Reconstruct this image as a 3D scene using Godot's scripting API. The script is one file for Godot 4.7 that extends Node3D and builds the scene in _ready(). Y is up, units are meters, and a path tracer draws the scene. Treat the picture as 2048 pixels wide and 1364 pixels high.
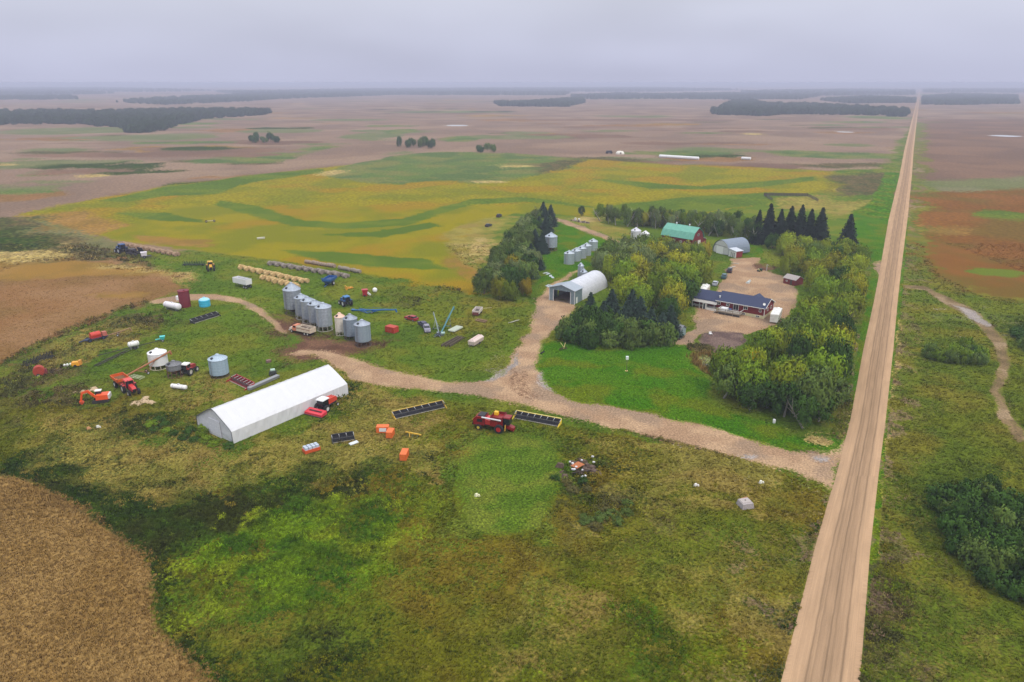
extends Node3D
# A prairie farmstead seen from 70 m up: gravel grid road, shelter belts, bins, sheds and parked machinery. Units are metres, y is up.

const EYE := Vector3(0, 70, 0)
var used := {}
var mats := {}

class Shape:
	# collects triangles with normals that point away from a reference point
	var v := PackedVector3Array()
	var n := PackedVector3Array()
	var c := PackedColorArray()
	func tri(a: Vector3, b: Vector3, d: Vector3, out: Vector3) -> void:
		var nn := (d - a).cross(b - a)
		if nn.length_squared() < 1e-12: return
		nn = nn.normalized()
		if nn.dot(out) < 0.0:
			var t := b; b = d; d = t; nn = -nn
		v.append(a); v.append(b); v.append(d)
		n.append(nn); n.append(nn); n.append(nn)
	func quad(a: Vector3, b: Vector3, d: Vector3, e: Vector3, out: Vector3) -> void:
		tri(a, b, d, out); tri(a, d, e, out)
	func smooth(a: Vector3, b: Vector3, d: Vector3, na: Vector3, nb: Vector3, nd: Vector3) -> void:
		if ((d - a).cross(b - a)).dot(na + nb + nd) < 0.0:
			var t := b; b = d; d = t
			t = nb; nb = nd; nd = t
		v.append(a); v.append(b); v.append(d)
		n.append(na); n.append(nb); n.append(nd)
	func hexa(p: Array) -> Shape:
		# eight corners: bottom ring 0-3, top ring 4-7
		var mid := Vector3.ZERO
		for q in p: mid += q / 8.0
		for f in [[0, 1, 2, 3], [4, 5, 6, 7], [0, 1, 5, 4], [1, 2, 6, 5], [2, 3, 7, 6], [3, 0, 4, 7]]:
			var m: Vector3 = (p[f[0]] + p[f[1]] + p[f[2]] + p[f[3]]) / 4.0
			quad(p[f[0]], p[f[1]], p[f[2]], p[f[3]], m - mid)
		return self
	func box(x: float, y: float, z: float, w: float, h: float, d: float, turn := 0.0) -> Shape:
		# centred on x and z, standing on y
		return taper(x, y, z, w, h, d, 1.0, 1.0, turn)
	func taper(x: float, y: float, z: float, w: float, h: float, d: float, tw := 1.0, td := 1.0, turn := 0.0) -> Shape:
		var p := []
		for k in 2:
			var sx := w * 0.5 * (1.0 if k == 0 else tw)
			var sz := d * 0.5 * (1.0 if k == 0 else td)
			for q in [[-1, -1], [1, -1], [1, 1], [-1, 1]]:
				p.append(Vector3(x, y + h * k, z) + Vector3(q[0] * sx, 0, q[1] * sz).rotated(Vector3.UP, turn))
		return hexa(p)
	func bar(a: Vector3, b: Vector3, w: float, h := -1.0) -> Shape:
		if h < 0.0: h = w
		var d := (b - a).normalized()
		var s := d.cross(Vector3.UP if absf(d.y) < 0.95 else Vector3.RIGHT).normalized()
		var u := s.cross(d).normalized()
		var p := []
		for e in [a, b]:
			for q in [[-1, -1], [1, -1], [1, 1], [-1, 1]]:
				p.append(e + s * (q[0] * w * 0.5) + u * (q[1] * h * 0.5))
		return hexa(p)
	func tube(a: Vector3, b: Vector3, r0: float, r1: float, seg := 12, caps := true) -> Shape:
		var d := (b - a).normalized()
		var s := d.cross(Vector3.UP if absf(d.y) < 0.95 else Vector3.RIGHT).normalized()
		var u := s.cross(d).normalized()
		var lean := (r0 - r1) / maxf((b - a).length(), 1e-4)
		for k in seg:
			var t0 := TAU * k / seg
			var t1 := TAU * (k + 1) / seg
			var e0 := s * cos(t0) + u * sin(t0)
			var e1 := s * cos(t1) + u * sin(t1)
			var n0 := (e0 + d * lean).normalized()
			var n1 := (e1 + d * lean).normalized()
			smooth(a + e0 * r0, a + e1 * r0, b + e1 * r1, n0, n1, n1)
			if r1 > 0.001: smooth(a + e0 * r0, b + e1 * r1, b + e0 * r1, n0, n1, n0)
			if caps:
				tri(a, a + e0 * r0, a + e1 * r0, -d)
				if r1 > 0.001: tri(b, b + e0 * r1, b + e1 * r1, d)
		return self
	func lathe(prof: Array, seg := 20, at := Vector3.ZERO, axis := Vector3.UP) -> Shape:
		# prof: [radius, height] pairs
		var turn := Basis(Quaternion(Vector3.UP, axis)) if axis != Vector3.UP else Basis()
		for i in prof.size() - 1:
			var r0: float = prof[i][0]; var h0: float = prof[i][1]
			var r1: float = prof[i + 1][0]; var h1: float = prof[i + 1][1]
			var nr := Vector2(h1 - h0, r0 - r1).normalized()
			for k in seg:
				var t0 := TAU * k / seg
				var t1 := TAU * (k + 1) / seg
				var p := [Vector3(cos(t0) * r0, h0, sin(t0) * r0), Vector3(cos(t1) * r0, h0, sin(t1) * r0), Vector3(cos(t1) * r1, h1, sin(t1) * r1), Vector3(cos(t0) * r1, h1, sin(t0) * r1)]
				var m0 := turn * Vector3(cos(t0) * nr.x, nr.y, sin(t0) * nr.x)
				var m1 := turn * Vector3(cos(t1) * nr.x, nr.y, sin(t1) * nr.x)
				for q in 4: p[q] = turn * p[q] + at
				if r0 > 0.001: smooth(p[0], p[1], p[2], m0, m1, m1)
				if r1 > 0.001: smooth(p[0], p[2], p[3], m0, m1, m0)
		return self
	func prism(poly: Array, z0: float, z1: float) -> Shape:
		# a convex-ish outline in x, y pushed along z
		var pts := PackedVector2Array(poly)
		var ids := Geometry2D.triangulate_polygon(pts)
		for i in range(0, ids.size(), 3):
			var a := pts[ids[i]]; var b := pts[ids[i + 1]]; var d := pts[ids[i + 2]]
			tri(Vector3(a.x, a.y, z0), Vector3(b.x, b.y, z0), Vector3(d.x, d.y, z0), Vector3(0, 0, signf(z0 - z1)))
			tri(Vector3(a.x, a.y, z1), Vector3(b.x, b.y, z1), Vector3(d.x, d.y, z1), Vector3(0, 0, signf(z1 - z0)))
		var ccw := 0.0
		for i in pts.size(): ccw += pts[i].cross(pts[(i + 1) % pts.size()])
		for i in pts.size():
			var a := pts[i]; var b := pts[(i + 1) % pts.size()]
			var o := Vector3(b.y - a.y, a.x - b.x, 0) * signf(ccw)
			quad(Vector3(a.x, a.y, z0), Vector3(b.x, b.y, z0), Vector3(b.x, b.y, z1), Vector3(a.x, a.y, z1), o)
		return self
	func done() -> ArrayMesh:
		var arr := []
		arr.resize(Mesh.ARRAY_MAX)
		arr[Mesh.ARRAY_VERTEX] = v
		arr[Mesh.ARRAY_NORMAL] = n
		if c.size() == v.size() and c.size() > 0: arr[Mesh.ARRAY_COLOR] = c
		var m := ArrayMesh.new()
		m.add_surface_from_arrays(Mesh.PRIMITIVE_TRIANGLES, arr)
		return m

func numbered(called: String) -> String:
	var k: int = used.get(called, 0)
	used[called] = k + 1
	return called if k == 0 else "%s_%03d" % [called, k]

func mat(r: int, g: int, b: int, rough := 0.6, metal := 0.0) -> StandardMaterial3D:
	var key := "%d_%d_%d_%.2f_%.2f" % [r, g, b, rough, metal]
	if not mats.has(key):
		var m := StandardMaterial3D.new()
		m.albedo_color = Color8(r, g, b)
		m.roughness = rough
		m.metallic = metal
		mats[key] = m
	return mats[key]

func worn(r: int, g: int, b: int, r2: int, g2: int, b2: int, size := 2.0, rough := 0.6, metal := 0.0) -> StandardMaterial3D:
	# paint or sheet metal with blotches and streaks of a second colour
	var key := "w%d_%d_%d_%d_%d_%d_%.1f_%.2f_%.2f" % [r, g, b, r2, g2, b2, size, rough, metal]
	if not mats.has(key):
		var m := StandardMaterial3D.new()
		var t := NoiseTexture2D.new()
		var f := FastNoiseLite.new()
		f.seed = r + g * 3 + b * 7
		f.frequency = 0.012
		f.fractal_octaves = 5
		t.noise = f
		t.width = 256; t.height = 256; t.seamless = true
		var ramp := Gradient.new()
		ramp.offsets = PackedFloat32Array([0.25, 0.75])
		ramp.colors = PackedColorArray([Color8(r, g, b), Color8(r2, g2, b2)])
		t.color_ramp = ramp
		m.albedo_texture = t
		m.uv1_triplanar = true
		m.uv1_scale = Vector3.ONE / size
		m.roughness = rough
		m.metallic = metal
		mats[key] = m
	return mats[key]

func tag(o: Node3D, label: String, category: String, group := "", kind := "") -> Node3D:
	if label: o.set_meta("label", label)
	if category: o.set_meta("category", category)
	if group: o.set_meta("group", group)
	if kind: o.set_meta("kind", kind)
	return o

func thing(called: String, label: String, category: String, at: Vector2, turn := 0.0, group := "") -> Node3D:
	var o := Node3D.new()
	o.name = numbered(called)
	add_child(o)
	o.position = Vector3(at.x, 0, at.y)
	o.rotation.y = turn
	return tag(o, label, category, group)

func part(parent: Node3D, called: String, s: Variant, m: Material) -> MeshInstance3D:
	var o := MeshInstance3D.new()
	o.name = called
	o.mesh = s.done() if s is Shape else s
	o.material_override = m
	parent.add_child(o, true)
	return o

func sheet(called: String, s: Mesh, m: Material) -> MeshInstance3D:
	var o := MeshInstance3D.new()
	o.name = numbered(called)
	o.mesh = s
	o.material_override = m
	o.set_meta("kind", "structure")
	add_child(o)
	return o

func heading(a: Vector2, b: Vector2) -> float:
	# the turn that points a thing's +x axis from a to b
	return -(b - a).angle()

func rng(s: int) -> RandomNumberGenerator:
	var r := RandomNumberGenerator.new()
	r.seed = s
	return r

# ---------------------------------------------------------------- the land and its plant cover
# each kind of cover: three colours, the size of its patches in metres, the strength of its grain, ragged edge in metres
const COVER := [
	[128, 106, 88, 118, 98, 82, 136, 114, 94, 60, 0.18, 3.0],
	[128, 118, 14, 110, 110, 18, 134, 110, 20, 26, 0.26, 1.6],
	[80, 100, 26, 92, 106, 28, 76, 96, 26, 18, 0.24, 1.6],
	[86, 104, 48, 106, 108, 56, 78, 96, 48, 22, 0.26, 5.0],
	[112, 74, 28, 102, 80, 30, 120, 80, 34, 24, 0.22, 4.0],
	[114, 90, 72, 106, 84, 68, 120, 94, 74, 50, 0.16, 4.0],
	[130, 96, 60, 120, 92, 54, 136, 104, 70, 16, 0.22, 1.6],
	[134, 106, 60, 142, 114, 68, 126, 100, 58, 9, 0.24, 0.9],
	[84, 104, 26, 102, 108, 32, 74, 96, 24, 12, 0.32, 5.0],
	[96, 96, 20, 84, 90, 20, 108, 96, 28, 10, 0.28, 7.0],
	[138, 126, 60, 122, 114, 50, 130, 114, 56, 7, 0.26, 8.0],
	[96, 120, 20, 64, 94, 18, 112, 124, 26, 5, 0.46, 6.0],
	[80, 100, 26, 70, 92, 22, 94, 104, 34, 4, 0.60, 2.2],
	[58, 98, 8, 68, 102, 12, 86, 100, 16, 6, 0.56, 0.95],
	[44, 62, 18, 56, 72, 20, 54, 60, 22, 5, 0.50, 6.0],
	[166, 138, 110, 150, 122, 97, 140, 118, 98, 6, 0.28, 0.9],
	[172, 138, 112, 160, 128, 104, 176, 142, 118, 6, 0.20, 0.6],
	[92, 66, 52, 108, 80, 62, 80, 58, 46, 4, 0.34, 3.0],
	[168, 148, 90, 148, 128, 74, 160, 140, 90, 5, 0.36, 4.0],
	[104, 86, 80, 92, 76, 72, 112, 94, 86, 3, 0.36, 0.9],
	[80, 74, 42, 94, 82, 50, 72, 74, 38, 6, 0.44, 6.0],
	[104, 106, 66, 96, 102, 62, 110, 108, 74, 30, 0.20, 6.0],
	[146, 136, 132, 134, 126, 122, 152, 142, 136, 3, 0.30, 1.5],
	[136, 104, 46, 124, 98, 44, 140, 108, 54, 12, 0.24, 4.0],
	[96, 104, 26, 86, 100, 26, 110, 106, 34, 8, 0.28, 7.0],
	[176, 178, 184, 170, 172, 180, 180, 182, 188, 30, 0.05, 1.0],
	[124, 104, 76, 104, 88, 62, 140, 120, 94, 4, 0.34, 0.8],
]
# where each cover lies, painted in this order; [x, z, x, z ...] outlines or [x, z, half width, half depth] ovals
const LAND := [
	[21, [-482.38, -1019.3, 81.07, 66.45]], [21, [-677.28, -1162.54, 99.6, 97.94]], [14, [-351.31, -842.53, 42.23, 26.29]], [21, [-497.64, -822.89, 33.03, 18.84]], [3, [-262.24, -704.47, 49.7, 23.23]], [3, [-216.19, -843.53, 20.27, 39.48]], [21, [-355.49, -1156.47, 68.95, 48.72]], [21, [-193.78, -1048.83, 41.67, 70.25]],
	[3, [-169.87, -1145.47, 30.33, 59.72]], [3, [-68.4, -990.33, 24.99, 53.91]], [21, [19.13, -1108.75, 36.79, 33.67]], [3, [303.59, -787.89, 32.68, 34.59]], [21, [211.69, -842.18, 33.78, 19.71]], [21, [150.17, -1154.96, 45.97, 24.33]], [21, [556.06, -1321.71, 34.97, 31.69]], [18, [-334.62, -586.98, 14.31, 9.82]], [18, [-455.81, -668.56, 9.91, 10.51]],
	[18, [347.05, -1086.17, 15.87, 21.58]], [25, [-94.19, -1305.62, 19.01, 20.11]], [21, [-321.05, -1501.51, 79.27, 40.71]], [21, [401.9, -890.8, 29.73, 21.98]], [25, [499.95, -1130.75, 12.01, 11.67]], [21, [-896.75, -1883.13, 247.72, 50.88]], [21, [-153.59, -1882.66, 148.63, 41.33]], [5, [223.94, -1501.51, 237.81, 40.71]], [5, [-371.07, -764.97, 133.26, 27.24]], [21, [-468.24, -722.91, 19.43, 9.78]], [3, [781.38, -1612.39, 63.7, 70.17]],
	[1, [-278.05, -410.04, -265.09, -470.3, -247.96, -525.06, -209.36, -590.11, -166.89, -644.07, -108.8, -722.78, -11.81, -732.68, 75.77, -722.78, 146.83, -668.4, 209.32, -651.99, 264.94, -621.39, 216.38, -507.15, 168.07, -457.76, 106.25, -410.04, 40.64, -403.52, 7.52, -420.19, -3.9, -403.52, -23.52, -360.24, -30.71, -335.94, -27.1, -311.52, -19.14, -288.48, -7.63, -276.1, -14.69, -244.23, -36.32, -263.21, -59.45, -276.1, -96.86, -296.4, -137.61, -314.52, -187.32, -338.23, -231.49, -373.66]],
	[2, [-246.77, -522.43, -209.36, -590.11, -165.92, -640.18, -158.54, -610.62, -194.71, -547.06, -196.05, -519.82, -197.95, -488.06, -227.21, -479.02, -239.67, -451.72, -258.38, -457.76]], [2, [-184.68, -461.87, -151.64, -438.21, -114.58, -391.05, -90.98, -382.17, -60.98, -394.1, -42.81, -432.66, -26.79, -466.04, 8.44, -474.62, 30.1, -457.76, 52.11, -430.83, 29.12, -441.99, 8.08, -453.72, -22.63, -445.84, -38.3, -415.06, -53.19, -376.46, -82.18, -365.5, -114.97, -373.66, -146.95, -406.75, -180.18, -441.99]],
	[2, [-226.95, -415.06, -198.37, -415.06, -160.31, -383.63, -195.65, -391.05]], [2, [-102.93, -316.54, -70.82, -311.52, -34.33, -297.31, -24.57, -280.12, -53.03, -284.24, -79.94, -295.5]], [2, [-93.57, -350.14, -66.06, -360.24, -43.53, -383.63, -37.29, -373.66, -63.29, -344.09]], [2, [57.11, -577.17, 102.05, -544.21, 134.99, -527.72, 204.27, -561.73, 244.81, -586.83, 224.84, -555.77, 166.08, -512.15, 96.3, -512.15]], [2, [73.08, -451.72, 123.1, -479.02, 174.31, -495.06, 188.57, -479.02, 168.07, -457.76, 107.06, -413.37, 63.86, -410.04, 43.75, -406.75, 48.76, -427.23]],
	[23, [-270.34, -406.75, -245.97, -423.68, -199.22, -376.46, -200.78, -350.14, -235.73, -376.46]], [23, [-27.51, -316.54, -7.63, -276.1, -15.8, -264.67, -27.28, -288.48]], [23, [-186.16, -350.14, -142.5, -338.23, -133.77, -321.72, -166.58, -329.23]],
	[3, [-160.07, -603.63, -145.93, -668.4, -114.81, -764.03, -77.55, -804.05, -12.74, -792.21, 75.77, -722.78, 50.41, -644.07, 24.5, -593.44, -8.96, -549.93, -27.09, -538.61, -53.78, -549.93, -81.2, -533.11, -113.53, -549.93]], [20, [26.51, -593.44, 75.77, -722.78, 50.82, -713.13, 16.21, -668.4]], [18, [-151.51, -607.8, 10.68, 20.98]], [18, [4.9, -660.31, 17.8, 12.31]], [18, [-16.43, -550.02, 13.44, 7.22]], [0, [-215.38, -660.09, -211.39, -822.48, -192.63, -890.27, -110.06, -848.35, -128.6, -786.41, -170.88, -660.09, -212.8, -600.2]],
	[5, [830.72, -1542.21, 1197.21, -1542.21, 462.57, -533.11, 406.95, -586.83, 311.6, -555.77]], [0, [949.86, -1762.6, 1365.56, -1762.6, 1197.21, -1542.21, 832.75, -1542.21]], [21, [310.85, -555.77, 406.95, -586.83, 481.36, -555.77, 436.99, -502.25, 285.51, -507.15]], [4, [283.16, -504.69, 445.2, -512.15, 241.08, -226.48, 174.14, -236.83, 163.67, -244.23, 165.23, -272.19, 180.33, -311.52]], [23, [220.45, -360.45, 12.51, 9.08]], [2, [276.51, -407.15, 16.83, 13.04]], [2, [188.92, -276.27, 11.73, 7.13]], [25, [686.21, -1044.54, 16.67, 17.99]],
	[24, [802.62, -1500.42, 818.47, -1500.42, 285.51, -507.15, 180.55, -311.52, 165.23, -272.19, 163.67, -244.23, 174.14, -236.83, 241.08, -226.48, 101.77, -40.98, 26.39, -40.98, 41.9, -70.46, 81.47, -144.53, 212.95, -391.05]],
	[20, [-357.8, -391.05, -268.32, -403.52, -231.49, -373.66, -179.27, -327.05, -135.73, -276.1, -172.5, -297.31, -208.49, -288.48, -262.39, -280.12]], [14, [-273.87, -350.14, -247.04, -369.54, -227.58, -350.14, -218.29, -316.54, -242.12, -306.65]], [18, [-238.66, -301.91, -218.29, -316.54, -205.21, -320.67, -182.39, -301.91, -200.68, -295.5, -225.76, -284.24]], [21, [-275.95, -406.75, -231.49, -373.66, -169.49, -316.54, -173.55, -311.52, -232.77, -362.85]],
	[8, [-200.46, -177.53, -136.14, -179.7, -132.72, -206.16, -126.17, -229.27, -121.35, -244.23, -118.01, -250.71, -132.72, -273.75, -171.7, -316.54, -137.2, -313.51, -96.86, -296.4, -59.45, -276.1, -36.32, -263.21, -14.69, -244.23, -7.63, -276.1, -19.14, -288.48, -27.1, -311.52, -30.71, -335.94, -23.52, -360.24, -3.9, -403.52, 7.52, -420.19, 40.64, -403.52, 106.25, -410.04, 168.07, -457.76, 216.38, -507.15, 264.94, -621.39, 316.17, -636.33, 848.88, -1586.36, 204.3, -391.05, 74.87, -144.53, 34.09, -70.46, 20.39, -40.98, -108.11, -40.98, -194.54, -130.69]],
	[6, [-298.05, -276.1, -209.64, -290.2, -188.19, -295.5, -166.22, -297.31, -137.53, -280.12, -126.81, -264.67, -118.4, -252.05, -122.84, -236.24, -128.11, -229.84, -134.22, -206.16, -136.62, -180.43, -162.96, -139.65]], [23, [-269.58, -288.48, -177.78, -295.5, -140.26, -281.75, -131.35, -270.66, -159.06, -272.19, -181.37, -264.67, -239.99, -254.07]], [18, [-169.81, -288.48, -158.46, -290.2, -137.53, -280.12, -125.95, -276.1, -118.72, -261.05, -126.81, -264.67, -135.73, -276.1, -157.35, -280.12]], [23, [-137.09, -244.3, 10.49, 4.43]], [20, [-136.62, -180.43, -134.76, -207.1, -128.68, -230.98, -123.69, -238.04, -122.01, -234.46, -125.87, -225.38, -131.56, -201.58, -133.74, -176.1]],
	[9, [-181.49, -147.08, -119.84, -155.2, -98.78, -155.2, -82.52, -158.09, -75.42, -164.14, -62.78, -135.05, -56.79, -132.84, -43.83, -142.05, -37.92, -155.2, -26.64, -158.09, -7.35, -151.86, 10.49, -143.28, 26.61, -135.05, 41.66, -125.57, 52.02, -121.71, 56.52, -116.28, 56.61, -112.05, 34.09, -70.46, 19.53, -40.98, -95.26, -40.98]],
	[10, [-104.59, -142.05, -92.09, -147.08, -75.29, -142.05, -66.72, -139.65, -55, -130.69, -43.2, -139.65, -33.97, -147.08, -29.73, -155.2, -22.7, -155.2, -18.06, -144.53, -26.69, -130.69, -36.82, -122.66, -50.85, -118.95, -58.4, -110.43, -71.56, -112.05, -81.7, -118.95, -94.89, -126.57]], [10, [-41.58, -166.67, -33.66, -164.14, -26.64, -158.09, -29.5, -147.08, -36.76, -149.7, -39.71, -158.09]], [10, [-38.56, -129.64, -27.44, -135.05, -13.26, -139.65, -10.52, -130.69, -19.31, -120.78, -31.27, -123.62]],
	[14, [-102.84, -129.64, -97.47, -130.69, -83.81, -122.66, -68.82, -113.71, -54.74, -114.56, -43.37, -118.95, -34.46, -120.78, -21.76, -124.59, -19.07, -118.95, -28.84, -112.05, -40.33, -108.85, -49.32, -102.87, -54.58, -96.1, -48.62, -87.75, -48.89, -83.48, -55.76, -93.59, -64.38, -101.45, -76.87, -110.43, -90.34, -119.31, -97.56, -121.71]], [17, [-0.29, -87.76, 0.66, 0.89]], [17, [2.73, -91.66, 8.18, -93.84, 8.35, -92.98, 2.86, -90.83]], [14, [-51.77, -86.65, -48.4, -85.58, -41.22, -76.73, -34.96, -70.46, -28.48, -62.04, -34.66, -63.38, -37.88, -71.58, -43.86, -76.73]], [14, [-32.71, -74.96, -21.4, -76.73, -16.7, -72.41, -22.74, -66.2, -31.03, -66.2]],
	[11, [-48.75, -105.79, -40.81, -110.43, -29.36, -114.56, -20.3, -114.56, -16.18, -110.43, -18.6, -102.87, -22.33, -96.1, -24.7, -85.58, -27.42, -79.52, -33.15, -80.48, -40.82, -84.52, -47.35, -90.02, -48.53, -98.72]], [11, [-38.53, -102.87, -31.89, -102.87, -32.99, -94.84, -39.94, -92.38]], [24, [-44.81, -85.58, -32.08, -81.46, -25.64, -83.48, -20.79, -87.75, -18.42, -82.46, -21.4, -76.73, -29.6, -73.24, -38.22, -74.09, -43.71, -79.52]],
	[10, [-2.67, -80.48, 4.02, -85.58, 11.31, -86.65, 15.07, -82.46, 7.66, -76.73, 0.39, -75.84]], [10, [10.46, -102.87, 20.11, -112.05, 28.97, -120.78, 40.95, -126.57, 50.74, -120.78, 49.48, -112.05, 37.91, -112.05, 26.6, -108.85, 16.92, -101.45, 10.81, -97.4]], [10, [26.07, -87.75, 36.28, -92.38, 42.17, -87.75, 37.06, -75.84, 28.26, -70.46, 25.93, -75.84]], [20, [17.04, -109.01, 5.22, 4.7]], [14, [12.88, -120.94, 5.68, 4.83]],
	[24, [17.54, -100.07, 31.93, -105.79, 44.51, -102.87, 44.82, -94.84, 34.4, -91.19, 20.61, -90.02]], [11, [15.84, -83.03, 4.21, 2.65]], [11, [19.55, -76.86, 3.3, 3.62]], [10, [41.16, -135.05, 52.07, -124.59, 46.37, -118.95, 32.64, -124.59, 21.84, -130.69, 13.1, -135.05, 14.34, -137.32, 26.42, -133.94]], [24, [-11.28, -88.03, 4.39, 5.57]],
	[12, [-6.75, -137.32, 1.71, -139.18, 7.9, -135.05, 9.64, -129.64, 9.85, -120.78, 7.56, -110.43, 3.82, -102.87, -1.14, -100.62, -6.11, -102.16, -9.62, -107.3, -10.78, -114.56, -10.59, -124.59, -9.57, -131.76]],
	[20, [-25.48, -247.65, 7.96, 7.79]], [10, [-35.09, -350.14, -20, -391.05, -3.93, -406.75, 1.67, -403.52, -6.05, -362.85, -12.68, -280.12, -19.14, -288.48, -27.1, -311.52]], [24, [-52.65, -250.71, -35.6, -257.52, -16.44, -244.23, 6.15, -238.04, 5.52, -210.93, -3.6, -206.16, -19.4, -215.89, -33.32, -226.48, -47.43, -232.13]], [24, [-22.53, -215.89, -0.63, -215.89, -1.94, -188.88, -17.55, -192.95]], [20, [-34.85, -238.09, 4.44, 3.63]], [18, [-14.2, -318.02, 4.88, 22.52]],
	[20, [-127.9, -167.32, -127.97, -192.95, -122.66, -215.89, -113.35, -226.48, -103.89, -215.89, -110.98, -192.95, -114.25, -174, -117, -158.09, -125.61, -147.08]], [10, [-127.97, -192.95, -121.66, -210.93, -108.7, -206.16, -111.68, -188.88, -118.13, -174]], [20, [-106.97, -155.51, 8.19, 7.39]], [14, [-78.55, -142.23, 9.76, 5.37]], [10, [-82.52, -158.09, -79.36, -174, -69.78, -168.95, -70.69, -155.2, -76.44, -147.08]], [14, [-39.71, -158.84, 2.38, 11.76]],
	[13, [8.18, -192.13, 12.41, -197.18, 17.84, -192.95, 44.73, -192.95, 52.52, -192.95, 47.43, -183.05, 49.67, -165.71, 44.82, -153.8, 50.58, -145.79, 58.15, -142.05, 59.87, -135.05, 64.17, -132.84, 70.15, -139.65, 74.87, -144.53, 87.56, -167.32, 98.76, -188.88, 138.1, -264.67, 242.24, -461.87, 320.39, -610.62, 308, -610.62, 228.01, -461.87, 189.58, -406.75, 164.71, -350.14, 150.94, -297.31, 134.71, -264.67, 95.99, -188.88, 76.7, -149.7, 66.88, -129.64, 61.78, -129.43, 52.89, -132.84, 45.42, -139.18, 35.89, -144.53, 25.72, -150.24, 14.75, -155.2, 10.31, -159.56, 7.56, -165.71, 6.39, -175.75]],
	[18, [63.58, -133.96, 2.68, 1.99]], [20, [67.04, -137.32, 77.94, -155.2, 84.43, -167.32, 77.27, -149.7, 68.18, -135.05]], [13, [14.64, -316.54, 24.59, -391.05, 38.01, -350.14, 49.39, -327.05, 44.17, -297.31, 29.32, -284.24, 14.3, -264.67, 9.36, -257.52, 6.15, -238.04, 11.1, -280.12]], [13, [106.56, -327.05, 114.56, -327.05, 106.08, -300.98, 97.66, -304.73]], [13, [189.58, -406.75, 253.01, -483.5, 204.3, -391.05, 156.7, -301.91, 150.94, -297.31, 161.84, -338.23]],
	[10, [173.19, -472.45, 208.22, -479.02, 192.92, -441.99, 170.36, -415.06, 156.21, -423.68]], [18, [226.75, -507.44, 8.99, 12.38]], [10, [186.85, -441.99, 226.43, -461.87, 193.22, -415.06, 171.87, -391.05]], [20, [251.47, -593.44, 308, -610.62, 239.79, -483.5, 208.73, -472.45]],
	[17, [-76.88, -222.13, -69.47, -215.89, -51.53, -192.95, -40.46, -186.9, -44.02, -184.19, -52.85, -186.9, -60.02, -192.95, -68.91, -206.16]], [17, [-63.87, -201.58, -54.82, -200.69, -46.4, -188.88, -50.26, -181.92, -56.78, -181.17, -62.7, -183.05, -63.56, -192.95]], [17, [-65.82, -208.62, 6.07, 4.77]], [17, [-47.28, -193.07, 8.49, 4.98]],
	[15, [-123.12, -236.83, -115.78, -245.5, -104.36, -245.5, -92.72, -239.86, -80.69, -226.48, -73.85, -215.89, -66.34, -202.48, -68.97, -203.85, -77.95, -217.94, -91.47, -233.87, -101.71, -238.64, -111.81, -236.24, -119.78, -233.29]],
	[10, [-61.79, -186.9, -51.76, -188.08, -40.71, -181.17, -28.46, -170.6, -27.29, -162.59, -35.18, -165.71, -40.13, -165.71, -52.17, -184.19]],
	[15, [81.46, -155.2, 57.64, -114.56, 57.34, -117.87, 54.74, -121.34, 50.06, -124.39, 43.43, -128.4, 33.6, -133.71, 23.13, -139.89, 11.83, -146.82, 1.85, -152.69, -7.6, -157.79, -17.32, -160.16, -27.25, -162.28, -35.12, -165.4, -40.47, -167.32, -42.8, -172.29, -48.22, -178.97, -53.92, -185.73, -58.96, -184.19, -60.77, -185.73, -58.9, -188.88, -51.76, -188.08, -43.86, -183.43, -34.48, -176.1, -24.6, -170.27, -15.38, -166.03, -9.17, -165.71, -4.91, -168.95, -1.83, -175.75, 0.14, -183.05, 2.26, -192.95, 5.4, -206.16, 7.27, -218.45, 8.71, -238.04, 12.33, -254.07, 20.36, -270.66, 26.23, -280.93, 27.28, -279.31, 22.16, -269.14, 16.88, -257.52, 15.03, -238.04, 21.04, -232.13, 19.93, -226.48, 16.58, -215.89, 11.3, -203.85, 8.86, -195.05, 7.71, -186.9, 6.39, -175.75, 7.56, -165.71, 10.31, -159.56, 14.75, -155.2, 25.72, -150.24, 35.89, -144.53, 45.42, -139.18, 52.89, -132.84, 57.85, -129.64, 62.61, -129.02, 66.78, -131.76]],
	[22, [-7.97, -166.67, -2.45, -173.31, 0.53, -180.43, 2.22, -188.88, 1.58, -177.53, -1.78, -170.6, -4.87, -167.32]], [22, [6.59, -174, 8.16, -165.4, 10.89, -159.27, 7.43, -162.59, 5.59, -170.6]], [22, [47.29, -127.99, 2.19, 0.82]], [22, [61.13, -126.58, 1.77, 1.2]], [17, [0.78, -175.05, 1.17, -175.05, 0.63, -168.29, 0.86, -163.52, 2.39, -158.97, 4.47, -156.06, 4.22, -155.49, 1.9, -158.09, 0.37, -162.9, 0.13, -168.29]], [17, [2.82, -172.29, 3.08, -172.29, 2.49, -166.67, 3.39, -161.67, 6.14, -156.92, 5.89, -156.35, 2.9, -161.06, 2.11, -166.35]], [20, [23.16, -140.13, 33.7, -134.16, 41.78, -129.64, 41.61, -129.02, 33.51, -133.28, 23.03, -139.18]], [15, [148.63, -291.07, 154.49, -297.31, 145.5, -276.1, 141.47, -272.97]],
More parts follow.
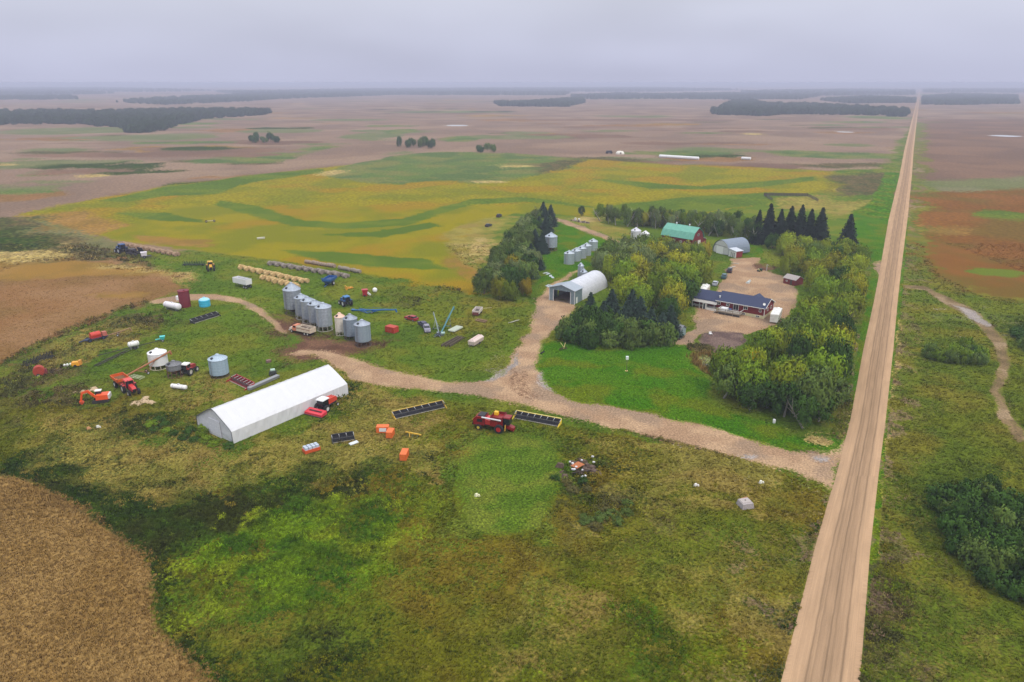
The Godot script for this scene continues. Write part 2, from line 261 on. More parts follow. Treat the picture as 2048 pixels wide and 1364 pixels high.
	[15, [45.18, -191.71, 47.41, -198.92, 56.27, -208.52, 60.52, -230.98, 71.84, -247.43, 79.21, -264.67, 89.18, -288.48, 92.05, -300.05, 105.32, -301.91, 98.42, -281.75, 103.89, -270.66, 101.57, -247.43, 94.52, -232.13, 83.76, -213.38, 74.47, -206.16, 69.31, -201.58, 60.71, -205.23, 55.55, -202.48, 50.39, -192.95]], [19, [52.52, -192.95, 56.29, -202.48, 60.71, -205.23, 68.99, -202.94, 64.22, -190.9, 55.77, -186.51]], [20, [52.52, -190.16, 3.63, 4.04]], [17, [101.23, -284.38, 3.21, 6.69]],
	[15, [23.58, -397.19, 29.19, -391.05, 39.57, -365.5, 50.95, -334.8, 48.93, -327.05, 38.02, -355.12, 27.84, -379.29, 22.08, -389.55]], [10, [37.02, -394.1, 57.92, -369.54, 57.5, -350.14, 50.1, -340.55, 39.98, -369.54]], [18, [42.16, -391.19, 8.11, 7.57]],
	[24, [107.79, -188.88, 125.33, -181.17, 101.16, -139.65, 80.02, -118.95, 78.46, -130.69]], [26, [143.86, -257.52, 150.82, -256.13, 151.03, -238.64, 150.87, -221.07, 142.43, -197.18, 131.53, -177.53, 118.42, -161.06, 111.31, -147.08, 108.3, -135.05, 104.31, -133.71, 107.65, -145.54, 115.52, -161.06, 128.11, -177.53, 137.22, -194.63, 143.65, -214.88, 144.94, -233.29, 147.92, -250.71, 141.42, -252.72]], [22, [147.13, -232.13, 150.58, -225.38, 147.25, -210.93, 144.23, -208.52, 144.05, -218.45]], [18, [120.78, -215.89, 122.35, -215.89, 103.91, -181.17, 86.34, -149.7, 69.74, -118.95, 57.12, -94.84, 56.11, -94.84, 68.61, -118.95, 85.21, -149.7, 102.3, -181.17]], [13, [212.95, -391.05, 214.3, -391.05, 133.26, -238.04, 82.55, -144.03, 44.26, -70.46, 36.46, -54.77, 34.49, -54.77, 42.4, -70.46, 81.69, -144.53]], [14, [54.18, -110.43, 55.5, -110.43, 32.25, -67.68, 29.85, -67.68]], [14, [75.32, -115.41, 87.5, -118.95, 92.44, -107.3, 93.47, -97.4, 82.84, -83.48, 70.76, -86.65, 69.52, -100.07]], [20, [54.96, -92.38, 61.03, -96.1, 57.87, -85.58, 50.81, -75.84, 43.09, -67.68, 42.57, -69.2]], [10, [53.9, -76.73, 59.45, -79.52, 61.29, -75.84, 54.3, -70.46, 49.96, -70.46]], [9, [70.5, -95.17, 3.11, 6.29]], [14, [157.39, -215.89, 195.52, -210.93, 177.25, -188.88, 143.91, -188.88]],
	[7, [-164.26, -121.71, -97.56, -121.71, -90.11, -118.95, -76.87, -110.43, -64.38, -101.45, -55.76, -93.59, -51.12, -85.58, -50.15, -81.96, -43.86, -76.73, -37.88, -71.58, -32.51, -60.74, -25.44, -40.98, -108.11, -40.98]],
]
# three nested squares of ground: corner x, corner z, side in metres, texels a side
const SQUARES := [[-200.0, -440.0, 400.0, 2048], [-760.0, -1560.0, 1520.0, 1536], [-16000.0, -25000.0, 32000.0, 1024]]
var noise_bytes := []
var ground_bytes := []
var ground_mats := []

func outline(d: Array) -> PackedVector2Array:
	var p := PackedVector2Array()
	if d.size() == 4:
		for k in 20:
			p.append(Vector2(d[0] + cos(TAU * k / 20) * d[2], d[1] + sin(TAU * k / 20) * d[3]))
	else:
		for i in range(0, d.size(), 2): p.append(Vector2(d[i], d[i + 1]))
	return p

func fill(im: Image, p: PackedVector2Array, value: int) -> void:
	# scan-line fill of an outline given in texels
	var lo := 1e9; var hi := -1e9
	for q in p: lo = minf(lo, q.y); hi = maxf(hi, q.y)
	var size := im.get_width()
	var c := Color8(value, value, value)
	for y in range(maxi(0, int(lo)), mini(size, int(hi) + 1)):
		var xs := PackedFloat32Array()
		var yy := y + 0.5
		for i in p.size():
			var a := p[i]; var b := p[(i + 1) % p.size()]
			if (a.y <= yy) != (b.y <= yy): xs.append(a.x + (yy - a.y) / (b.y - a.y) * (b.x - a.x))
		xs.sort()
		for k in range(0, xs.size() - 1, 2):
			var x0 := maxi(0, int(round(xs[k]))); var x1 := mini(size, int(round(xs[k + 1])))
			if x1 > x0: im.fill_rect(Rect2i(x0, y, x1 - x0, 1), c)

func noise_field(s: int, freq: float, octaves: int) -> PackedByteArray:
	var f := FastNoiseLite.new()
	f.seed = s
	f.frequency = freq
	f.fractal_octaves = octaves
	var im := f.get_seamless_image(512, 512)
	im.convert(Image.FORMAT_L8)
	return im.get_data()

func paint_rows(row0: int, rows: int, level: int, zone: PackedByteArray, out: PackedByteArray) -> PackedByteArray:
	var x0: float = SQUARES[level][0]; var z0: float = SQUARES[level][1]
	var size: int = SQUARES[level][3]
	var step: float = SQUARES[level][2] / size
	var na: PackedByteArray = noise_bytes[0]; var nb: PackedByteArray = noise_bytes[1]; var nc: PackedByteArray = noise_bytes[2]
	var inv := [8.0, 1.6, 0.09][level] as float
	var edge := ([1.0, 1.6, 6.0][level] as float) / step
	var kinds := []
	for k in COVER:
		kinds.append(PackedFloat32Array(k))
	for j in rows:
		var y := row0 + j
		var z := z0 + y * step
		for x in size:
			var wx := x0 + x * step
			# ragged edges: look the cover up a little to the side, twice, and mix
			var i1 := (int(z * inv * 0.5) & 511) * 512 + (int(wx * inv * 0.5) & 511)
			var i2 := (int(z * inv * 2.0 + 77.0) & 511) * 512 + (int(wx * inv * 2.0 + 31.0) & 511)
			var a := na[i1] - 128; var b := nb[i1] - 128; var s := nc[i2] - 128
			var own: PackedFloat32Array = kinds[zone[y * size + x]]
			var w := own[11] * edge * 0.016
			var k: PackedFloat32Array = kinds[zone[clampi(y + int((b - s * 0.7) * w), 0, size - 1) * size + clampi(x + int((a + s * 0.7) * w), 0, size - 1)]]
			var k2: PackedFloat32Array = kinds[zone[clampi(y + int((a * 0.6 + s) * w), 0, size - 1) * size + clampi(x + int((s * 0.9 - b * 0.7) * w), 0, size - 1)]]
			if minf(minf(k[11], k2[11]), own[11]) < 1.0 and own[11] >= 1.0:
				w = edge * 0.013
				k = kinds[zone[clampi(y + int((b - s) * w), 0, size - 1) * size + clampi(x + int((a + s) * w), 0, size - 1)]]
				k2 = k
			var g := 22.0 / k[9]
			var m1 := na[(int(z * g + 13.0) & 511) * 512 + (int(wx * g) & 511)]
			var m2 := nb[(int(z * g * 0.7) & 511) * 512 + (int(wx * g * 0.7 + 99.0) & 511)]
			var t := clampf((m1 - 96) / 64.0, 0.0, 1.0)
			var u := clampf((m2 - 132) / 50.0, 0.0, 1.0)
			var grain := 1.0 + k[10] * ((nc[(int(z * inv * 4.0) & 511) * 512 + (int(wx * inv * 4.0) & 511)] + s * 0.5 - 128.0) / 128.0)
			var at := (j * size + x) * 3
			var r := k[0] + (k[3] - k[0]) * t + k2[0] + (k2[3] - k2[0]) * t
			var gg := k[1] + (k[4] - k[1]) * t + k2[1] + (k2[4] - k2[1]) * t
			var bb := k[2] + (k[5] - k[2]) * t + k2[2] + (k2[5] - k2[2]) * t
			grain *= 0.5
			out[at] = clampi(int((r + (k[6] * 2.0 - r) * u) * grain), 0, 255)
			out[at + 1] = clampi(int((gg + (k[7] * 2.0 - gg) * u) * grain), 0, 255)
			out[at + 2] = clampi(int((bb + (k[8] * 2.0 - bb) * u) * grain), 0, 255)
	return out

func paint_ground() -> void:
	noise_bytes = [noise_field(3, 0.02, 4), noise_field(8, 0.02, 4), noise_field(21, 0.09, 3)]
	for level in 3:
		var sq: Array = SQUARES[level]
		var size: int = sq[3]
		var im := Image.create(size, size, false, Image.FORMAT_L8)
		if level > 0:
			# sloughs, bluffs and stubble strips scattered over the far plain
			var r := rng(64)
			for k in 520:
				var z := -480.0 - 5200.0 * pow(r.randf(), 1.7)
				var x := r.randf_range(-0.95, 0.95) * -z
				var w := r.randf_range(10.0, 60.0) * (1.0 - z / 2500.0)
				var o := outline([x, z, w, w * r.randf_range(0.15, 0.6)])
				for i in o.size(): o[i] = (o[i] + Vector2(r.randf_range(-0.2, 0.2), r.randf_range(-0.2, 0.2)) * w - Vector2(sq[0], sq[1])) * (size / float(sq[2]))
				fill(im, o, [21, 5, 5, 3, 21, 20, 6, 23, 5, 14][r.randi() % 10])
		for d in LAND:
			var p := outline(d[1])
			for i in p.size(): p[i] = (p[i] - Vector2(sq[0], sq[1])) * (size / float(sq[2]))
			fill(im, p, d[0])
		var zone := im.get_data()
		var chunk := size / 16
		var pieces := []
		pieces.resize(16)
		var work := func(k: int) -> void:
			var out := PackedByteArray()
			out.resize(chunk * size * 3)
			pieces[k] = paint_rows(k * chunk, chunk, level, zone, out)
		var job := WorkerThreadPool.add_group_task(work, 16)
		WorkerThreadPool.wait_for_group_task_completion(job)
		var all := PackedByteArray()
		for q in pieces: all.append_array(q)
		ground_bytes.append(all)
		var m := StandardMaterial3D.new()
		m.albedo_texture = ImageTexture.create_from_image(Image.create_from_data(size, size, false, Image.FORMAT_RGB8, all))
		m.roughness = 0.95
		m.specular_mode = BaseMaterial3D.SPECULAR_DISABLED
		ground_mats.append(m)

func flat_quad(st: SurfaceTool, x0: float, z0: float, x1: float, z1: float, y: float, sq: Array) -> void:
	if x1 <= x0 or z1 <= z0: return
	for q in [[x0, z0], [x1, z0], [x1, z1], [x0, z0], [x1, z1], [x0, z1]]:
		st.set_normal(Vector3.UP)
		st.set_uv(Vector2((q[0] - sq[0]) / sq[2], (q[1] - sq[1]) / sq[2]))
		st.add_vertex(Vector3(q[0], y, q[1]))

func build_ground() -> void:
	paint_ground()
	var mesh := ArrayMesh.new()
	for level in 3:
		var st := SurfaceTool.new()
		st.begin(Mesh.PRIMITIVE_TRIANGLES)
		var s: Array = SQUARES[level]
		var x0: float = s[0]; var z0: float = s[1]; var x1: float = s[0] + s[2]; var z1: float = s[1] + s[2]
		if level == 0:
			flat_quad(st, x0, z0, x1, z1, 0, s)
		else:
			var h: Array = SQUARES[level - 1]
			flat_quad(st, x0, z0, x1, h[1], 0, s)
			flat_quad(st, x0, h[1] + h[2], x1, z1, 0, s)
			flat_quad(st, x0, h[1], h[0], h[1] + h[2], 0, s)
			flat_quad(st, h[0] + h[2], h[1], x1, h[1] + h[2], 0, s)
		st.commit(mesh)
		mesh.surface_set_material(level, ground_mats[level])
	var o := MeshInstance3D.new()
	o.name = "ground"
	o.mesh = mesh
	o.set_meta("kind", "structure")
	add_child(o)

func land_sheet(called: String, d: Array, y: float, level := 0) -> void:
	# a piece of ground named on its own, wearing the same cover
	var p := outline(d)
	var ids := Geometry2D.triangulate_polygon(p)
	var st := SurfaceTool.new()
	st.begin(Mesh.PRIMITIVE_TRIANGLES)
	var sq: Array = SQUARES[level]
	for i in range(0, ids.size(), 3):
		var t := [p[ids[i]], p[ids[i + 1]], p[ids[i + 2]]]
		if (t[1] - t[0]).cross(t[2] - t[0]) < 0.0: t.reverse()
		for q: Vector2 in t:
			st.set_normal(Vector3.UP)
			st.set_uv(Vector2((q.x - sq[0]) / sq[2], (q.y - sq[1]) / sq[2]))
			st.add_vertex(Vector3(q.x, y, q.y))
	sheet(called, st.commit(), ground_mats[level])

func cover_color(x: float, z: float) -> Color:
	var sq: Array = SQUARES[0] if x > -199.0 and x < 199.0 and z > -439.0 else SQUARES[1]
	var level := 0 if sq == SQUARES[0] else 1
	var size: int = sq[3]
	var i := (clampi(int((z - sq[1]) / sq[2] * size), 0, size - 1) * size + clampi(int((x - sq[0]) / sq[2] * size), 0, size - 1)) * 3
	var b: PackedByteArray = ground_bytes[level]
	return Color8(b[i], b[i + 1], b[i + 2])

var zone_of: Image
func zone_at(x: float, z: float) -> int:
	var px := int((x + 200.0) / 400.0 * 1024.0); var py := int((z + 440.0) / 400.0 * 1024.0)
	if px < 0 or py < 0 or px > 1023 or py > 1023: return 8
	return zone_of.get_pixel(px, py).r8

func build_zone_lookup() -> void:
	zone_of = Image.create(1024, 1024, false, Image.FORMAT_L8)
	for d in LAND:
		var p := outline(d[1])
		for i in p.size(): p[i] = (p[i] - Vector2(-200, -440)) * (1024 / 400.0)
		fill(zone_of, p, d[0])
	var road := PackedVector2Array()
	for i in range(0, ROAD_L.size(), 2):
		var l := Vector2(ROAD_L[i], ROAD_L[i + 1]); var r := Vector2(ROAD_R[i], ROAD_R[i + 1])
		road.append((l.lerp(r, -0.12) - Vector2(-200, -440)) * (1024 / 400.0))
	for i in range(ROAD_L.size() - 2, -1, -2):
		var l := Vector2(ROAD_L[i], ROAD_L[i + 1]); var r := Vector2(ROAD_R[i], ROAD_R[i + 1])
		road.append((l.lerp(r, 1.12) - Vector2(-200, -440)) * (1024 / 400.0))
	fill(zone_of, road, 16)

const ROAD_L := [17.39, -40.98, 34.09, -70.46, 48.72, -97.4, 63, -122.66, 75.09, -144.53, 98.21, -188.88, 124.37, -238.04, 146.45, -280.12, 204.3, -391.05, 312.13, -593.44, 432.69, -822.48, 782.28, -1480.35, 1626.93, -3067.03, 3023.19, -5695.22, 6056.79, -11415.4]
const ROAD_R := [26.6, -40.98, 42.4, -70.46, 56.27, -97.4, 69.81, -122.66, 81.69, -144.53, 105.29, -188.88, 131.21, -238.04, 153.59, -280.12, 212.95, -391.05, 320.56, -593.44, 441.49, -822.48, 791.08, -1480.35, 1635.36, -3067.03, 3030.62, -5695.22, 6065.71, -11415.4]

func build_road() -> void:
	var w := 256
	var im := Image.create(w, 1024, false, Image.FORMAT_RGB8)
	var f := FastNoiseLite.new(); f.seed = 5; f.frequency = 0.05; f.fractal_octaves = 4
	var r := rng(4)
	for y in 1024:
		for x in w:
			var u := (x + 0.5) / w
			var wob := f.get_noise_2d(0.0, y * 0.3) * 0.012
			var track := 0.0
			for c in [0.27, 0.36, 0.53, 0.61, 0.80]: track = maxf(track, (1.0 if c in [0.27, 0.53, 0.80] else 0.5) * exp(-pow((u + wob - c) / 0.02, 2.0)))
			var lane := exp(-pow((u - 0.53) / 0.30, 6.0))
			var blot := f.get_noise_2d(x * 0.5, y * 0.12) + 0.9 * f.get_noise_2d(x * 2.6 + 400.0, y * 0.03)
			var g := 1.0 - 0.15 * track + 0.07 * blot + 0.09 * (r.randf() - 0.5) - 0.11 * lane
			im.set_pixel(x, y, Color8(clampi(int(172 * g), 0, 255), clampi(int(142 * g), 0, 255), clampi(int(113 * g), 0, 255)))
	var m := StandardMaterial3D.new()
	m.albedo_texture = ImageTexture.create_from_image(im)
	m.roughness = 0.95
	m.specular_mode = BaseMaterial3D.SPECULAR_DISABLED
	var st := SurfaceTool.new()
	st.begin(Mesh.PRIMITIVE_TRIANGLES)
	var along := 0.0
	var prev := []
	var across := [-0.10, 0.0, 0.25, 0.5, 0.75, 1.0, 1.10]
	var high := [-0.02, 0.16, 0.21, 0.24, 0.21, 0.16, -0.02]
	var last := Vector2.ZERO
	for i in range(0, ROAD_L.size(), 2):
		var a := Vector2(ROAD_L[i], ROAD_L[i + 1]); var b := Vector2(ROAD_R[i], ROAD_R[i + 1])
		var cuts := 1 if i == 0 else 6
		for c in cuts:
			var t := 1.0 if i == 0 else (c + 1.0) / cuts
			var a1 := a; var b1 := b
			if i > 0:
				a1 = Vector2(ROAD_L[i - 2], ROAD_L[i - 1]).lerp(a, t)
				b1 = Vector2(ROAD_R[i - 2], ROAD_R[i - 1]).lerp(b, t)
			var mid := (a1 + b1) * 0.5
			if prev: along += mid.distance_to(last)
			last = mid
			var row := []
			for k in 7:
				var q := a1.lerp(b1, across[k])
				row.append([Vector3(q.x, high[k], q.y), Vector2(clampf(across[k], 0.01, 0.99), along / 90.0)])
			if prev:
				for k in 6:
					for q in [prev[k], row[k], row[k + 1], prev[k], row[k + 1], prev[k + 1]]:
						st.set_uv(q[1]); st.add_vertex(q[0])
			prev = row
	st.generate_normals()
	sheet("gravel_road", st.commit(), m)

# ---------------------------------------------------------------- plants
func lin(c: Color) -> Color:
	return c.srgb_to_linear()

func leaf(s: Shape, at: Vector3, nrm: Vector3, size: float, r: RandomNumberGenerator, tint: Color) -> void:
	var a := Vector3(r.randf_range(-1, 1), r.randf_range(-1, 1), r.randf_range(-1, 1)).normalized()
	var flat := (nrm + a * 0.8).normalized()
	var t := flat.cross(Vector3(r.randf_range(-1, 1), r.randf_range(-1, 1), r.randf_range(-1, 1))).normalized()
	var b := flat.cross(t)
	var p0 := at + t * size
	var p1 := at - t * size * 0.5 + b * size * 0.8
	var p2 := at - t * size * 0.5 - b * size * 0.8
	var nn := (nrm * 0.75 + flat * 0.45).normalized()
	s.smooth(p0, p1, p2, nn, nn, nn)
	for k in 3: s.c.append(tint)

func crown_shape(sd: int, radius: float, low: float, top: float, blobs: int, per: int, size: float, lean := 0.0) -> Shape:
	# leaves spread over many uneven clumps that fill the crown
	var s := Shape.new()
	var r := rng(sd)
	for k in blobs:
		var h := pow(r.randf(), 0.85)
		var ang := r.randf() * TAU
		var wide := sqrt(clampf(1.0 - pow(absf(h - 0.42) / 0.62, 2.0), 0.05, 1.0))
		var out := radius * wide * (0.35 + 0.55 * sqrt(r.randf()))
		var c := Vector3(cos(ang) * out + lean * h, low + (top - low) * (0.08 + 0.84 * h), sin(ang) * out)
		var br := radius * r.randf_range(0.22, 0.40)
		var tone := r.randf_range(0.72, 1.22)
		var warm := r.randf_range(-0.12, 0.16)
		for i in per:
			var d := Vector3(r.randfn(), r.randfn() * 0.8 + 0.25, r.randfn()).normalized()
			var q := c + d * br * (0.45 + 0.6 * r.randf())
			var away := (d * 0.6 + (q - Vector3(0, low + (top - low) * 0.35, 0)).normalized() * 0.6).normalized()
			var t := tone * r.randf_range(0.8, 1.2)
			leaf(s, q, away, size * r.randf_range(0.6, 1.25), r, Color(t * (1.0 + warm), t, t * (1.0 - warm)))
	return s

func spruce_shape(sd: int, height: float, radius: float, layers: int, size: float) -> Shape:
	var s := Shape.new()
	var r := rng(sd)
	for k in layers:
		var t := (k + 0.3) / layers
		var y := height * (0.05 + 0.95 * t)
		var rad := radius * pow(1.0 - t, 0.8) * r.randf_range(0.82, 1.1) + 0.012
		var arms := maxi(6, int(20 * (1.0 - t)) + 4)
		for a in arms:
			var ang := TAU * (a + r.randf() * 0.9) / arms
			var d := Vector3(cos(ang), 0, sin(ang))
			var reach := rad * r.randf_range(0.7, 1.12)
			var tone := r.randf_range(0.65, 1.25)
			var bits := int(3 + reach * 36.0)
			for i in bits:
				var f := (i + r.randf()) / bits
				var q := d * reach * f + Vector3(0, y - reach * 0.34 * f * f + 0.012 * r.randf(), 0)
				q += d.cross(Vector3.UP) * r.randf_range(-1, 1) * reach * 0.16 * (0.4 + f)
				var tt := tone * r.randf_range(0.8, 1.2)
				leaf(s, q, (d * 0.5 + Vector3.UP * 0.8).normalized(), size * r.randf_range(0.6, 1.2), r, Color(tt, tt, tt))
	return s

func trunk_shape(sd: int, height: float, r0: float, spread: float) -> Shape:
	var s := Shape.new()
	var r := rng(sd)
	var p := Vector3.ZERO
	var q := Vector3(r.randf_range(-0.2, 0.2), height * 0.45, r.randf_range(-0.2, 0.2))
	s.tube(p, q, r0, r0 * 0.7, 7)
	s.tube(q, Vector3(q.x * 2.0, height * 0.9, q.z * 2.0), r0 * 0.7, r0 * 0.15, 6)
	for k in 5:
		var ang := TAU * (k + r.randf() * 0.7) / 5.0
		var b := q.lerp(Vector3(q.x * 2, height * 0.9, q.z * 2), r.randf() * 0.5) - Vector3(0, height * 0.12 * r.randf(), 0)
		s.tube(b, b + Vector3(cos(ang) * spread, height * r.randf_range(0.2, 0.4), sin(ang) * spread), r0 * 0.45, r0 * 0.12, 5)
	return s

func leaf_mat(r: int, g: int, b: int) -> StandardMaterial3D:
	var key := "leaf%d_%d_%d" % [r, g, b]
	if not mats.has(key):
		var m := StandardMaterial3D.new()
		m.albedo_color = Color8(r, g, b)
		m.vertex_color_use_as_albedo = true
		m.roughness = 0.75
		m.metallic_specular = 0.15
		mats[key] = m
	return mats[key]

var crowns := []
var poplars := []
var shrubs := []
var spruces := []
var trunks := []

func make_plant_shapes() -> void:
	for k in 6:
		crowns.append(crown_shape(100 + k, 1.0, 0.16, 1.0, 44, 84, 0.060, 0.05 * (k - 3)).done())
	for k in 4:
		poplars.append(crown_shape(200 + k, 0.62, 0.12, 1.0, 34, 60, 0.05).done())
	for k in 4:
		shrubs.append(crown_shape(300 + k, 1.0, -0.05, 1.0, 30, 55, 0.085).done())
	for k in 5:
		spruces.append(spruce_shape(400 + k, 1.0, 0.30, 34, 0.034).done())
	for k in 3:
		trunks.append(trunk_shape(500 + k, 1.0, 0.035, 0.28).done())
	trunks.append(Shape.new().tube(Vector3.ZERO, Vector3(0, 0.98, 0), 0.022, 0.003, 8).done())

func grow(called: String, label: String, category: String, at: Vector2, shape: Mesh, m: Material, high: float, wide: float, seed_: int, group: String, bark: Material, with_trunk := true) -> void:
	var o := thing(called, label, category, at, seed_ * 1.7, group)
	var c := part(o, "crown", shape, m)
	c.scale = Vector3(wide, high, wide)
	if with_trunk:
		var t := part(o, "trunk", trunks[3] if called == "spruce_tree" else trunks[seed_ % 3], bark)
		t.scale = Vector3(high, high * 0.92, high)

# broadleaf colours: yellow-green, mid green, dull grey-green, dark green, gold, willow grey
const LEAF := [[136, 150, 34], [108, 132, 32], [92, 112, 50], [62, 90, 34], [204, 180, 28], [112, 126, 76], [150, 150, 36], [98, 94, 52]]
const LEAF_WORD := ["yellow-green", "mid green", "dull grey-green", "dark green", "golden", "pale grey-green", "olive yellow", "brown olive"]

func belt(d: Array, gap: float, sd: int, hi: Vector2, wi: Vector2, mix: Array, called: String, label: String, group: String, kind := 0, bark := Color8(84, 74, 62), keep_out := [], places := []) -> void:
	# separate trees spread through the outline of a shelter belt, none nearer to another than gap
	var p := outline(d)
	var lo := p[0]; var hi_ := p[0]
	for q in p: lo = lo.min(q); hi_ = hi_.max(q)
	var r := rng(sd)
	var put: Array[Vector2] = []
	var bm := mat(int(bark.r8), int(bark.g8), int(bark.b8), 0.9)
	for tries in 9000:
		var q := Vector2(r.randf_range(lo.x, hi_.x), r.randf_range(lo.y, hi_.y))
		if not Geometry2D.is_point_in_polygon(q, p): continue
		var ok := true
		for k in put:
			if k.distance_squared_to(q) < gap * gap: ok = false; break
		for k in keep_out:
			if Vector2(k[0], k[1]).distance_to(q) < k[2]: ok = false; break
		if not ok: continue
		put.append(q)
		var n := put.size()
		var pick: int = mix[r.randi() % mix.size()]
		var col: Array = LEAF[pick]
		var v := r.randf_range(0.88, 1.12)
		v = roundf(v * 12.0) / 12.0
		var m := leaf_mat(int(col[0] * v), int(col[1] * v), int(col[2] * v))
		var h := r.randf_range(hi.x, hi.y)
		var w := r.randf_range(wi.x, wi.y)
		var shapes: Array = [crowns, poplars, shrubs, spruces][kind]
		var said := label
		if "%s" in label:
			var place := ""
			if places: place = places[clampi(int((q.y - lo.y) / (hi_.y - lo.y) * places.size()), 0, places.size() - 1)]
			said = label % ([LEAF_WORD[pick], place] if places else [LEAF_WORD[pick]])
		grow(called, said, "shrub" if kind == 2 else "tree", q, shapes[r.randi() % shapes.size()], m, h, w, sd + n, group, bm, kind != 2)

func spruce(at: Vector2, high: float, sd: int, label: String, group: String, tone := 0) -> void:
	var col: Array = [[40, 56, 40], [52, 70, 58], [34, 48, 36]][tone]
	grow("spruce_tree", label, "tree", at, spruces[sd % 5], leaf_mat(col[0], col[1], col[2]), high, high * ((0.95 if tone == 2 else 1.35) + 0.06 * (sd % 4)), sd, group, mat(70, 60, 52, 0.9))

func tuft_shape(sd: int, blades: int, spread: float, height: float, width: float, droop: float) -> ArrayMesh:
	var s := Shape.new()
	var r := rng(sd)
	for k in blades:
		var ang := r.randf() * TAU
		var base := Vector3(cos(ang), 0, sin(ang)) * spread * sqrt(r.randf())
		var out := Vector3(cos(ang + r.randf_range(-1, 1)), 0, sin(ang + r.randf_range(-1, 1))) * droop * r.randf()
		var tip := base + out + Vector3(0, height * r.randf_range(0.55, 1.0), 0)
		var side := Vector3(-sin(ang * 3.0), 0, cos(ang * 3.0)) * width * 0.5
		var n := (Vector3.UP * 1.2 + out * 0.5).normalized()
		s.smooth(base - side, base + side, tip, n, n, n)
		var t := r.randf_range(0.85, 1.15)
		for q in 3: s.c.append(Color(t, t, t))
	return s.done()

func weed_shape(sd: int, leaves: int, radius: float, height: float, size: float) -> ArrayMesh:
	var s := Shape.new()
	var r := rng(sd)
	for k in leaves:
		var d := Vector3(r.randfn(), absf(r.randfn()) + 0.2, r.randfn()).normalized()
		var q := Vector3(d.x * radius, d.y * height * r.randf_range(0.7, 1.0), d.z * radius) * (0.5 + 0.5 * r.randf())
		var t := r.randf_range(0.75, 1.25)
		leaf(s, q, (d + Vector3.UP * 0.6).normalized(), size * r.randf_range(0.6, 1.2), r, Color(t, t, t * 0.9))
	return s.done()

func sow(called: String, label: String, category: String, mesh: Mesh, spots: Array) -> void:
	# spots: x, z, size, height stretch, colour
	if spots.is_empty(): return
	var mm := MultiMesh.new()
	mm.transform_format = MultiMesh.TRANSFORM_3D
	mm.use_colors = true
	mm.mesh = mesh
	mm.instance_count = spots.size()
	var r := rng(spots.size())
	for i in spots.size():
		var q: Array = spots[i]
		mm.set_instance_transform(i, Transform3D(Basis(Vector3.UP, r.randf() * TAU).scaled(Vector3(q[2], q[2] * q[3], q[2])), Vector3(q[0], 0, q[1])))
		mm.set_instance_color(i, q[4])
	var o := MultiMeshInstance3D.new()
	o.name = called
	o.multimesh = mm
	var m := StandardMaterial3D.new()
	m.vertex_color_use_as_albedo = true
	m.roughness = 0.9
	m.specular_mode = BaseMaterial3D.SPECULAR_DISABLED
	m.backlight_enabled = true
	m.backlight = Color8(120, 120, 60)
	o.material_override = m
	tag(o, label, category, "", "stuff")
	add_child(o)

func build_grass() -> void:
	var grass := []; var weeds := []; var crop := []; var lawn := []
	var r := rng(77)
	var n3: PackedByteArray = noise_bytes[0]
	# bands of depth, thinner with distance: z near, z far, tries per square metre, tuft size
	for band in [[-58.0, -105.0, 14.0, 0.62], [-105.0, -150.0, 8.0, 0.76], [-150.0, -215.0, 3.4, 0.95], [-215.0, -330.0, 0.9, 1.2]]:
		var half0: float = 22.0 - band[1] * 0.78
		var count := int((band[0] - band[1]) * half0 * 2.0 * band[2])
		for i in count:
			var z := r.randf_range(band[1], band[0])
			var x := r.randf_range(-1, 1) * (20.0 - z * 0.78)
			var k := zone_at(x, z)
			if k in [15, 16, 17, 19, 22, 25, 26, 0, 1, 2, 3, 4, 5, 21, 23]: continue
			var c := lin(cover_color(x, z))
			var t := r.randf_range(0.98, 1.25)
			c = Color(c.r * t, c.g * t, c.b * t)
			var clump := n3[(int(z * 9.0) & 511) * 512 + (int(x * 9.0) & 511)] / 255.0
			var s: float = band[3] * r.randf_range(0.7, 1.3)
			if k == 7 or k == 6:
				crop.append([x, z, s if k == 7 else s * 0.8, 1.0 if k == 7 else 0.3, c])
			elif k in [12, 13]:
				lawn.append([x, z, s * 0.8, 0.6, c])
			elif k in [11, 14, 20] and r.randf() < 0.6:
				weeds.append([x, z, s * (0.8 + clump * 1.2), 0.8 + clump * 0.8, c])
			else:
				grass.append([x, z, s * (0.7 + clump * 0.6), (0.7 + clump * 0.6) * (0.6 if k == 8 else 1.0), c])
	sow("grass", "rough unmown meadow grass around the farmyard", "grass", tuft_shape(1, 9, 0.24, 0.42, 0.085, 0.3), grass)
	sow("mown_grass", "short mown lawn grass by the drive and beside the house", "grass", tuft_shape(2, 9, 0.3, 0.26, 0.08, 0.2), lawn)
	sow("weeds", "leafy bright green weeds spreading through the near meadow", "weeds", weed_shape(3, 14, 0.34, 0.5, 0.15), weeds)
	sow("standing_crop", "tan ripe standing crop at the lower edge of the meadow", "crop", tuft_shape(4, 10, 0.28, 0.5, 0.08, 0.2), crop)

